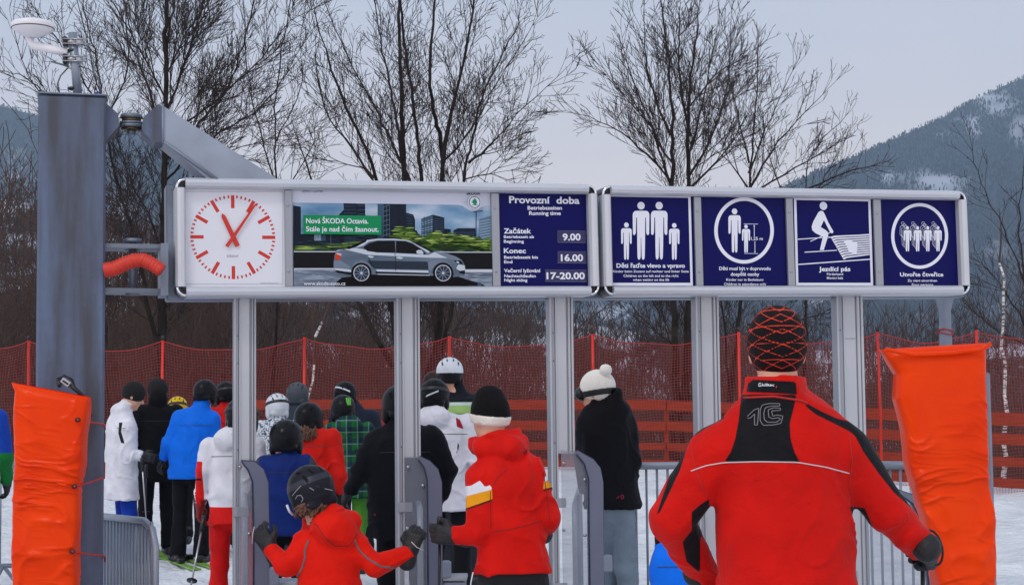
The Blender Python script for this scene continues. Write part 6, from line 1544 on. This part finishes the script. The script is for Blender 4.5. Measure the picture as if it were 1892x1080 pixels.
def hoodw(f, k):
    g_ = lambda a, b, dy: np.array(list(P(a, b, k.O[1]+dy)))-k.O
    f.cone(g_(893, 828, .0), g_(942, 828, -.05), .048, .046, .018); f.cone(g_(884, 822, .05), g_(900, 818, -.0), .038, .042, .02); f.cone(g_(942, 828, -.05), g_(962, 816, .03), .042, .034, .02); f.cone(g_(930, 806, -.01), g_(940, 788, .02), .024, .014, .012); f.cone(g_(893, 812, .05), g_(932, 800, .0), .026, .028, .012); f.cone(g_(932, 800, .0), g_(952, 806, .04), .028, .026, .012)
    f.cone(g_(884, 806, .06), g_(912, 806, .0), .034, .040, .015); f.cone(g_(912, 806, .0), g_(946, 800, .03), .040, .034, .015)
    f.cone(g_(905, 820, .07), g_(888, 828, .05), .034, .026, .02)
M_J = fabric('red_ski_jacket', (206, 18, 8), [('white_band', (226, 226, 232)), ('yellow_band', (238, 160, 28)), ('dark_line', (70, 34, 30))], .62, .35)
jk = jacket(k, M_J, hem=.455, puff=1.0, w_=.94, hemw=1.14, vox=.0075, fold=.012, zones={'white_band': zw, 'yellow_band': zy, 'dark_line': zd}, extra=hoodw, sleeve=1.05)
M_SEAM = mat('dark_seam', (110, 16, 14), .7)
for l in ([(360, 805), (440, 798), (520, 778), (615, 750)], [(365, 570), (385, 530), (432, 490)], [(350, 600), (350, 700), (352, 790)], [(620, 500), (640, 640), (655, 760)]): trim(k, jk, [z6b(*a) for a in l], .0018, M_SEAM, 'seam')
M_HATW = fabric('black_cream_wool', (20, 18, 20), [('cream', (226, 218, 208))], .95, .7)
beanie(k, M_HATW, {'cream': lambda q: np.where(q[:, 2]-.30*q[:, 1] < .018, .004, -.004)}, r=(.094, .108, .118), cz=.030, low=-.035, cuff=(-.028, .045), tilt=.3, point=.045)
trousers(k, M_DKT, puff=.92); boots(k)
glove(k.root, k.J['wrl'], (-1, .1, .12), (.1, -.3, 1), (.2, 1, .0), 1.0, 1.0, h=.0045)
glove(k.root, k.J['wrr'], (-.2, 1, 0), (-.3, 0, 1), (-1, 0, 0), 1.0, 1.0, h=.006)
q_ = k.O+k.J['wrl']; pole('dark ski pole in the left glove of the woman with striped sleeves', q_+np.array([-.075, .06, .075]), (q_[0]-.10, q_[1]+.15, .02), M_BLK)
a = P(874, 1056, 7.45); b = P(868, 1130, 7.45); mb = MB(); mb.tube([Vector(a)-Vector(k.O), Vector(P(870, 1075, 7.45))-Vector(k.O), Vector(b)-Vector(k.O)], .003, M_WHITE, 6); mb.build('drawcord', k.root)
# ------------------------------------------------------------------ child in red at the first gate
k = skeleton(606, 7.75, 866, hadd=.03, ov=dict(head=(575, 912, .0), neck=(597, 962, -.01), chest=(608, 1040, 0), waist=(610, 1110, 0), shl=(567, 1002, -.01), shr=(650, 1000, -.0), ell=(530, 1046, -.04), wrl=(499, 1012, .03), elr=(692, 1042, -.02), wrr=(758, 1018, .06)))
put(k, 'small child in bright red hooded jacket and dark helmet, arms spread to both gate wings'); head_parts(k, R(38), R(4), R(-12), .96)
def hoodc(f, k):
    g_ = lambda a, b, dy: np.array(list(P(a, b, k.O[1]+dy)))-k.O
    f.ell(g_(617, 972, -.06), (.105, .070, .078), rotm(0, 0, R(20)), .02); f.cone(g_(575, 962, .03), g_(606, 948, -.02), .040, .045, .03); f.cone(g_(606, 950, -.02), g_(650, 962, .0), .045, .05, .03)
    f.cone(g_(608, 985, -.075), g_(636, 990, -.06), .05, .045, .03); f.cone(g_(572, 975, -.0), g_(600, 962, -.05), .03, .04, .02)
M_J = fabric('red_child_jacket', (216, 24, 6), [], .6, .35)
jk = jacket(k, M_J, hem=.42, puff=1.22, w_=.98, vox=.007, fold=.010, extra=hoodc, sleeve=1.0, collar=False)
M_TAPE = mat('grey_tape', (104, 92, 96), .6)
trim(k, jk, [(571, 996), (563, 1015), (564, 1029), (557, 1051), (545, 1071)], .0055, M_TAPE, 'grey_stripe', off=-.001); trim(k, jk, [(655, 997), (663, 1015), (679, 1031), (705, 1046), (741, 1049), (768, 1037)], .0055, M_TAPE, 'grey_stripe', off=-.001)
trim(k, jk, [(563, 962), (585, 968), (600, 992), (620, 1008), (645, 1008), (660, 985)], .003, M_SEAM, 'hood_seam', off=-.001)
def hm_child(q):
    a = np.abs(q[:, 2]-.055+.25*q[:, 1])-.016; return -a
M_HELC = helmet_mat('dark_helmet_shell', (34, 35, 42), [('band', (58, 60, 70))], .35)
hl = helmet(k, M_HELC, {'band': hm_child}, .0055, strap=False, low=-.05)
M_SILV = mat('silver_print', (150, 152, 160), .35)
for l in ([(540, 915), (548, 905), (556, 897)], [(546, 921), (549, 915), (556, 914), (560, 920), (557, 927)]): trim(k, hl, l, .002, M_SILV, 'printed_swirl', off=-.0005)
trim(k, hl, [(604, 873), (611, 885), (612, 897)], .006, M_BLK, 'vent', 8, off=-.003); trim(k, hl, [(583, 898), (590, 899)], .006, M_BLK, 'vent', 6, off=-.003)
trim(k, hl, [(572, 900), (580, 905)], .002, M_SILV, 'printed_mark', 6); trim(k, hl, [(600, 902), (614, 905)], .0022, M_SILV, 'printed_mark', 6)
mb = MB(); g_ = lambda a, b, dy: Vector(P(a, b, k.O[1]+dy))-Vector(k.O); mb.tube([g_(530, 932, -.03), g_(535, 944, -.02), g_(541, 950, -.0)], .006, M_WHITE, 6); mb.build('goggle_frame', k.root)
hair(k, M_HAIRB, 150, .062, 2, .075, .02, sweep=(-.01, -.01, .0))
trousers(k, M_DKT, puff=1.2); boots(k)
glove(k.root, k.J['wrl'], (-.50, .1, .75), (.8, -.2, .4), (.1, 1, .1), .98, 1.1, h=.004, thumb=1)
glove(k.root, k.J['wrr'], (.28, .1, .85), (-.8, -.2, .3), (.3, 1, .1), .98, 1.1, h=.004, thumb=1)
for pts_ in ([(470, 972), (467, 985), (466, 1003)], [(760, 1000), (770, 1010), (783, 1016)]):
    mb = MB(); mb.tube([g_(a, b, -.015) for a, b in pts_], .0022, M_PIPING, 5); mb.build('glove_piping', k.root)
# ------------------------------------------------------------------ black jacket, white bobble hat
k = skeleton(1128, 10.0, 683, yaw=22, ov=dict(head=(1103, 723, .0), neck=(1112, 754, 0), shl=(1086, 784, -.02), shr=(1152, 784, .05), elr=(1168, 850, .0), wrr=(1160, 905, .06), ell=(1078, 850, .05), wrl=(1080, 900, .2), chest=(1122, 810, 0), waist=(1126, 860, 0), pelvis=(1132, 920, 0), hil=(1122, 935, 0), hir=(1150, 935, 0), knl=(1124, 1050, .10), knr=(1156, 1050, -.05)))
put(k, 'skier in long black hooded jacket, grey trousers and white bobble hat'); head_parts(k, R(62), R(8))
def hood18(f, k):
    g_ = lambda a, b, dy: np.array(list(P(a, b, k.O[1]+dy)))-k.O
    f.cone(g_(1126, 765, -.03), g_(1139, 726, -.05), .085, .042, .03); f.cone(g_(1100, 765, .0), g_(1140, 760, .0), .07, .08, .04)
M_BJ = fabric('black_jacket', (20, 20, 25), [], .7, .3); jk = jacket(k, M_BJ, hem=.505, w_=1.02, vox=.009, fold=.009, extra=hood18, flare=1.05)
M_MAG = mat('magenta_print', (150, 24, 66), .6); M_GRYT = fabric('grey_ski_trousers', (128, 144, 158), [], .7, .45)
for l in ([(1139, 920), (1144, 916)], [(1147, 914), (1152, 913), (1152, 921), (1147, 921), (1147, 915)]): trim(k, jk, l, .0032, M_MAG, 'printed_logo', 8)
M_CREAM = mat('cream_wool', (240, 236, 228), .95, bump=.6, bscale=90)
ht = beanie(k, M_CREAM, r=(.098, .112, .105), cz=.03, low=-.05, rib=34, vox=.005, tilt=.1)
f = SDF(); c = np.array(list(P(1119, 683, 9.93)))-k.O; f.ell(c, (.038, .038, .036), None, 0); f.custom(lambda p, d: d-.004*vnoise(p*170)); sdf_obj('bobble', f, .005, M_CREAM, ht)
f2 = SDF(); f2.ell(k.HL(0, -.01, .03), np.array((.106, .120, .113))*k.hs, k.HR, 0); f2.ell(k.HL(0, -.01, .03), np.array((.096, .110, .103))*k.hs, k.HR, 0, 's'); f2.cut(k.HL(0, 0, .008), k.HR @ np.array([0, 0, 1])); f2.cut(k.HL(0, 0, -.028), k.HR @ np.array([0, 0, -1])); gs = sdf_obj('goggle_strap', f2, .005, M_GOG, ht)
f3 = SDF(); f3.ell(k.HL(0, .095, .0), np.array([.085, .045, .048])*k.hs, k.HR, 0); sdf_obj('goggles', f3, .006, M_BLK, ht)
trousers(k, M_GRYT, puff=.86, fold=.014); boots(k); glove(k.root, k.J['wrl'], (-.2, 1, 0), (0, 0, 1), (1, 0, 0), 1, .8, h=.007); glove(k.root, k.J['wrr'], (-.1, .3, -1), (-1, 0, 0), (0, 1, 0), 1, .8, h=.007)

# ------------------------------------------------------------------ the rest of the queue
SEAMD = mat('garment_seam', (58, 58, 68), .8)
def queue(cx, d, topy, label, jm, tm, head='helmet', hm=None, yaw=0, hy=None, nod=0, ov=None, hem=.47, puff=1.0, w_=1.0, hzone=None, jz=None, strap=True, strapm=None, gl=True, hairm=None, hood=None, fold=.008, hs=1.0, gm=None, extra=None, r=None):
    fold = fold*1.5
    k = skeleton(cx, d, topy, yaw=yaw, ov=ov); put(k, label); head_parts(k, R(hy if hy is not None else yaw), R(nod))
    jk_ = jacket(k, jm, hem=hem, puff=puff, w_=w_, vox=.011, fold=fold, zones={a: z(k) for a, z in jz.items()} if jz else None, hood=hood, extra=extra)
    autoseams(k, jk_, SEAMD)
    trousers(k, tm, .014, puff=.93); boots(k)
    if head == 'helmet': helmet(k, hm, hzone, .008, strap=strap, strapm=strapm, s=hs)
    else: beanie(k, hm, hzone, r=r or (.096, .114, .115), cz=.03, low=-.045, vox=.008, tilt=.15)
    if gl:
        for a in 'lr': 
            d_ = k.J['wr'+a]-k.J['el'+a]; glove(k.root, k.J['wr'+a], d_, k.f*.6+np.array([0, 0, .5])-k.r*(0 if a == 'l' else 0), (k.r if a == 'l' else -k.r), 1.0, .7, m=gm, h=.0075)
    if hairm: hair(k, hairm, 110, .13, int(cx), .07, .05)
    return k
HB = helmet_mat('black_helmet_shell', (26, 27, 31), (), .3, (6, 6, 8)); HG = helmet_mat('grey_helmet_shell', (74, 80, 88), (), .5, (30, 32, 38)); HW = helmet_mat('white_helmet_shell', (206, 210, 218), (), .3, (50, 52, 60))
T_BLK = fabric('black_ski_trousers', (20, 20, 25), [], .8, .4); T_BLUE = fabric('blue_ski_trousers', (14, 52, 150), [], .7, .4); T_RED = fabric('red_ski_trousers', (206, 24, 24), [], .65, .4); T_GRN = fabric('green_ski_trousers', (70, 130, 44), [], .7, .4); T_DG = fabric('dark_grey_trousers', (44, 46, 54), [], .8, .3)
WOOLB = mat('black_wool', (18, 17, 20), .95, bump=.7, bscale=80)
# white jacket, profile
WJ = fabric('white_jacket', (222, 222, 230), [('black_insert', (24, 24, 30))], .65, .3)
def z1f(x, y): return (x/2.5705, 660+y/2.5705)
kk = queue(229, 15.8, 707, 'skier in long white jacket and black hat bending over, beside the steel column', WJ, T_BLUE, 'beanie', WOOLB, yaw=-62, hy=-78, nod=25, hem=.36, w_=1.12, hood=((0, -.06, -.02), (.10, .07, .06)), puff=1.05,
    ov=dict(head=(246, 731, 0), neck=(232, 752, .0), shr=(236, 790, -.20), elr=(243, 838, -.16), wrr=(263, 842, -.16), shl=(222, 790, .15), ell=(240, 838, .16), wrl=(262, 842, .14), chest=(224, 800, 0), waist=(224, 840, 0), pelvis=(224, 880, 0)),
    jz={'black_insert': lambda k: px_zone(k, [(565, 308), (582, 308), (575, 350), (592, 408), (575, 405), (562, 360)], z1f, 190)})
BK = fabric('black_coat', (17, 17, 21), [], .8, .25)
queue(291, 16.6, 699, 'skier all in black with a pulled-up hood, between the white and the blue jacket', BK, T_BLK, 'beanie', WOOLB, yaw=25, hy=55, nod=10, hood=((0, -.02, .06), (.10, .09, .1)), w_=1.0, puff=1.02, hem=.42)
YE = helmet_mat('yellow_helmet_shell', (214, 176, 34))
queue(328, 18.0, 735, 'skier in a yellow helmet, mostly hidden behind the bright blue jacket', BK, T_BLK, 'helmet', YE, yaw=10)
BJ = fabric('bright_blue_jacket', (10, 106, 224), [], .6, .35)
k4 = queue(352, 15.7, 704, 'skier in bright blue jacket with black helmet and black trousers', BJ, T_BLK, 'helmet', HB, yaw=-8, hy=-12, nod=8, hem=.47, w_=1.08, puff=1.08, ov=dict(head=(379, 728, .04), neck=(374, 746, .02), shl=(332, 775, 0), shr=(392, 775, .02), ell=(312, 820, -.02), wrl=(300, 848, .02), chest=(362, 795, 0)), strapm=M_BLUE, strap=False)
M_SKI = mat('lime_ski', (120, 170, 60), .35, var=.3, vscale=9); M_SKI2 = mat('dark_ski', (50, 54, 60), .35, var=.3)
def skis(label, x, y, yaw, m, L_=1.6):
    for sx in (-1, 1):
        c, s = math.cos(yaw), math.sin(yaw); t = thing('ski', label % ('left' if sx < 0 else 'right'), 'ski', (x+c*sx*.09, y+s*sx*.09, float(gz(x, y))+.012), 'skis on the snow'); t.rotation_euler.z = yaw
        mb = MB(); vs = []; prof = [(-.5, 0, .042), (-.2, 0, .034), (.1, 0, .034), (.35, 0, .045), (.42, .012, .045), (.47, .035, .038), (.5, .07, .015)]
        for (a, z, w2) in prof: vs += [(-w2, a*L_, z), (w2, a*L_, z), (w2, a*L_, z+.012), (-w2, a*L_, z+.012)]
        fs = []
        for i in range(len(prof)-1):
            for j in range(4): fs.append((i*4+j, i*4+(j+1) % 4, (i+1)*4+(j+1) % 4, (i+1)*4+j))
        fs += [(3, 2, 1, 0), tuple(len(vs)-4+j for j in range(4))]; mb.add(vs, fs, m); mb.build('board', t)
        for a, l in ((.12, 'toe_binding'), (-.12, 'heel_binding')): mb = MB(); mb.box((0, a*L_, .035), (.06, .09, .045), M_BLK, bev=.008); mb.build(l, t)
skis('lime green %s ski under the skier in bright blue', P(345, 900, 15.7).x, 15.65, R(25), M_SKI)
skis('dark %s ski under the skier with the white and red jacket', P(425, 900, 11).x, 11.0, R(4), M_SKI2)
RC = fabric('red_collar_jacket', (200, 30, 26), [], .7, .3)
queue(417, 17.0, 706, 'skier in red with black helmet, half hidden behind the first sign post', RC, T_DG, 'helmet', HB, yaw=15, hy=30)
WR = fabric('white_and_red_jacket', (220, 220, 228), [('red_panel', (212, 28, 26)), ('dark_tape', (30, 30, 34))], .65, .3)
def wr_zone(k):
    def z(V):
        q = V-k.J['pelvis']; a = k.h*.53*0+.03-(q[:, 2]); side = (np.abs(q @ k.r)-.19)+np.clip(-(V[:, 2]-k.J['chest'][2]), -1, 0)*0
        b = np.minimum(side*1.0, (k.J['chest'][2]+.02)-V[:, 2]); b = np.where(np.abs(q @ k.r) < .245, b, -.01); return np.maximum(a, b)
    return z
def wr_tape(k): return lambda V: np.where(V[:, 0] < -.19, .008-np.abs(V[:, 2]-(k.J['ell'][2]-.06)), -1)
k6 = queue(430, 11.0, 744, 'skier in white jacket with red side panels and red trousers', WR, T_RED, 'helmet', HB, yaw=0, hem=.47, w_=1.0, puff=1.0, jz={'red_panel': wr_zone, 'dark_tape': wr_tape}, hood=((0, -.08, -.02), (.11, .06, .07)), gm=mat('dark_red_glove', (120, 20, 22), .6), ov=dict(head=(447, 772, 0), ell=(376, 868, -.02), wrl=(370, 930, .04)))
pole('grey ski pole of the skier in the white and red jacket', P(377, 955, 10.9), P(352, 1085, 10.6), M_SCREW)
pole('thin ski pole between the white and the black jacket at the left', P(262, 848, 15.4), P(272, 985, 15.4), M_SCREW)
pole('dark ski pole in front of the skier all in black', P(270, 860, 15.5), P(270, 955, 15.5), M_BLK)
SP_ = fabric('speckled_jacket', (214, 220, 230), [], .7, .3, speckle=(58, 74, 92))
queue(512, 15.5, 730, 'skier in grey and white speckled jacket with white helmet, right of the first post', SP_, T_DG, 'helmet', HW, yaw=12, hy=25, w_=1.0)
queue(549, 16.2, 708, 'skier with plain matt grey helmet behind the white helmet and the brown-haired girl', fabric('slate_jacket', (52, 62, 74), [], .7, .3), T_BLK, 'helmet', HG, yaw=-5, strap=False)
queue(578, 12.6, 736, 'girl in red jacket with black helmet and loose brown hair', fabric('plain_red_jacket', (204, 28, 18), [], .65, .35), T_BLK, 'helmet', HB, yaw=-10, hy=-20, hairm=M_HAIRB, ov=dict(head=(571, 776, 0)), strap=False)
queue(528, 10.9, 784, 'child in navy blue jacket and shiny black helmet behind the child in red', fabric('navy_jacket', (20, 42, 112), [('grey_side', (70, 66, 76))], .65, .35), T_BLK, 'helmet', helmet_mat('shiny_black_helmet', (30, 31, 35), (), .25), yaw=-4, puff=1.12, hs=1.04, strap=False,
      jz={'grey_side': lambda k: (lambda V: np.abs(V @ k.r)-.17)})
HBW = helmet_mat('black_white_helmet', (22, 23, 28), [('flash', (200, 205, 212))])
queue(655, 16.2, 708, 'skier in dark navy jacket with black and white helmet behind the plaid jacket', fabric('dark_navy_jacket', (30, 36, 52), [], .7, .3), T_BLK, 'helmet', HBW, yaw=12, hy=30, ov=dict(head=(637, 731, 0)), hzone={'flash': lambda q: .008-np.abs(q[:, 2]-.06+.5*(q[:, 0]+.04))+np.where(q[:, 0] < .0, 0, -.05)}, strap=False)
PL = fabric('green_plaid', (30, 96, 50), [], .75, .3,
            plaid=[(2, 60, 0, .15, (26, 48, 62), .75), (0, 66, .5, .2, (22, 40, 60), .7), (2, 60, 1.6, .95, (130, 165, 150), .4), (0, 66, 2.2, .96, (130, 165, 160), .4)])
def yoke(k): return lambda V: np.where(np.abs(V[:, 2]-k.J['chest'][2]-.02) < .09, .004, -.004)*1.0
kp = queue(645, 14.6, 731, 'skier in green and blue plaid jacket and black helmet with a green claw mark', PL, T_GRN, 'helmet', HB, yaw=0, hem=.43, w_=1.02, ov=dict(head=(634, 758, 0), chest=(645, 815, 0)), hood=((-.0, -.08, -.03), (.11, .08, .09)), strap=False)
M_CLAW = mat('green_print', (96, 190, 60), .5)
for x in (0, 4.2, 8.4): trim(kp, kp.helm, [(640+x*.8, 735), (641+x*.7, 741), (643+x*.6, 748)], .0075-.0015*(x > 6), M_CLAW, 'claw_mark', 8, off=-.002)
kb = queue(745, 9.9, 716, 'large adult in plain black jacket standing behind the second sign post', fabric('plain_black_jacket', (17, 19, 26), [], .75, .3), T_BLK, 'helmet', HB, yaw=4, hy=18, w_=1.18, puff=1.12, hem=.44,
     ov=dict(head=(736, 752, 0), neck=(742, 782, 0), shl=(693, 818, 0), shr=(800, 812, 0), ell=(668, 872, -.02), wrl=(647, 905, .05), elr=(828, 870, 0), wrr=(815, 915, .1), chest=(748, 850, 0)), strap=False, hs=.93)
M_RT = mat('red_tag', (190, 30, 30), .5); trim(kb, kb.jacket, [(692, 948), (693, 952)], .003, M_RT, 'zip_tag', 3)
WG = fabric('white_grey_jacket', (216, 216, 226), [('magenta_patch', (156, 24, 58)), ('black_mark', (26, 26, 32))], .65, .35)
queue(826, 12.3, 704, 'skier in white jacket with black helmet, left of the black and cream hat', WG, T_BLK, 'helmet', HBW, yaw=-14, hy=-5, hem=.42, w_=1.0, ov=dict(head=(803, 734, 0), neck=(808, 762, 0)), hood=((0, -.09, -.03), (.12, .07, .08)),
      jz={'magenta_patch': lambda k: px_zone(k, [(842, 770), (850, 775), (857, 792), (844, 788)], lambda a, b: (a, b), 245), 'black_mark': lambda k: px_zone(k, [(846, 816), (849, 822), (846, 834), (840, 840), (844, 832), (845, 824)], lambda a, b: (a, b), 245)}, hzone={'flash': lambda q: .006-np.abs(q[:, 2]-.03-.4*q[:, 0])+np.where(np.abs(q[:, 0]) < .05, 0, -.05)})
GJ = fabric('pale_green_jacket', (150, 184, 110), [('black_collar', (22, 26, 34)), ('white_yoke', (190, 204, 210))], .65, .3)
HWB = helmet_mat('white_black_helmet', (206, 212, 220), [('dark_rim', (30, 30, 34))], .3, (60, 62, 70))
queue(846, 13.4, 663, 'tall skier in pale green jacket with black collar and white helmet', GJ, T_DG, 'helmet', HWB, yaw=6, ov=dict(head=(831, 692, 0)), hzone={'dark_rim': lambda q: np.where(q[:, 2] < .012, .005, -.005)}, jz={'black_collar': lambda k: (lambda V: V[:, 2]-(k.J['neck'][2]-.085)), 'white_yoke': lambda k: (lambda V: .012-np.abs(V[:, 2]-(k.J['neck'][2]-.10)))}, strap=False)
queue(803, 14.4, 687, 'skier whose brown-black helmet shows just behind another black helmet', BK, T_BLK, 'helmet', helmet_mat('brown_black_helmet', (50, 34, 30)), yaw=0, strap=False)
BG = fabric('blue_and_green_jacket', (20, 62, 160), [('green_part', (20, 110, 50))], .7, .3)
queue(-44, 13.2, 694, 'skier in blue and green jacket at the far left edge, cut by the picture border', BG, T_BLK, 'helmet', HB, yaw=0, jz={'green_part': lambda k: (lambda V: k.J['waist'][2]+.06-V[:, 2])})
queue(1250, 7.0, 948, 'small child in bright blue jacket almost hidden in front of the man in red', BJ, T_BLK, 'helmet', HB, yaw=0, puff=1.3, hem=.42, w_=.95, nod=20, strap=False, ov=dict(head=(1254, 1006, .14), neck=(1254, 1024, .05), shl=(1232, 1028, 0), shr=(1292, 1028, 0), ell=(1222, 1060, 0), elr=(1300, 1062, 0), wrl=(1235, 1100, .1), wrr=(1290, 1100, .1)))
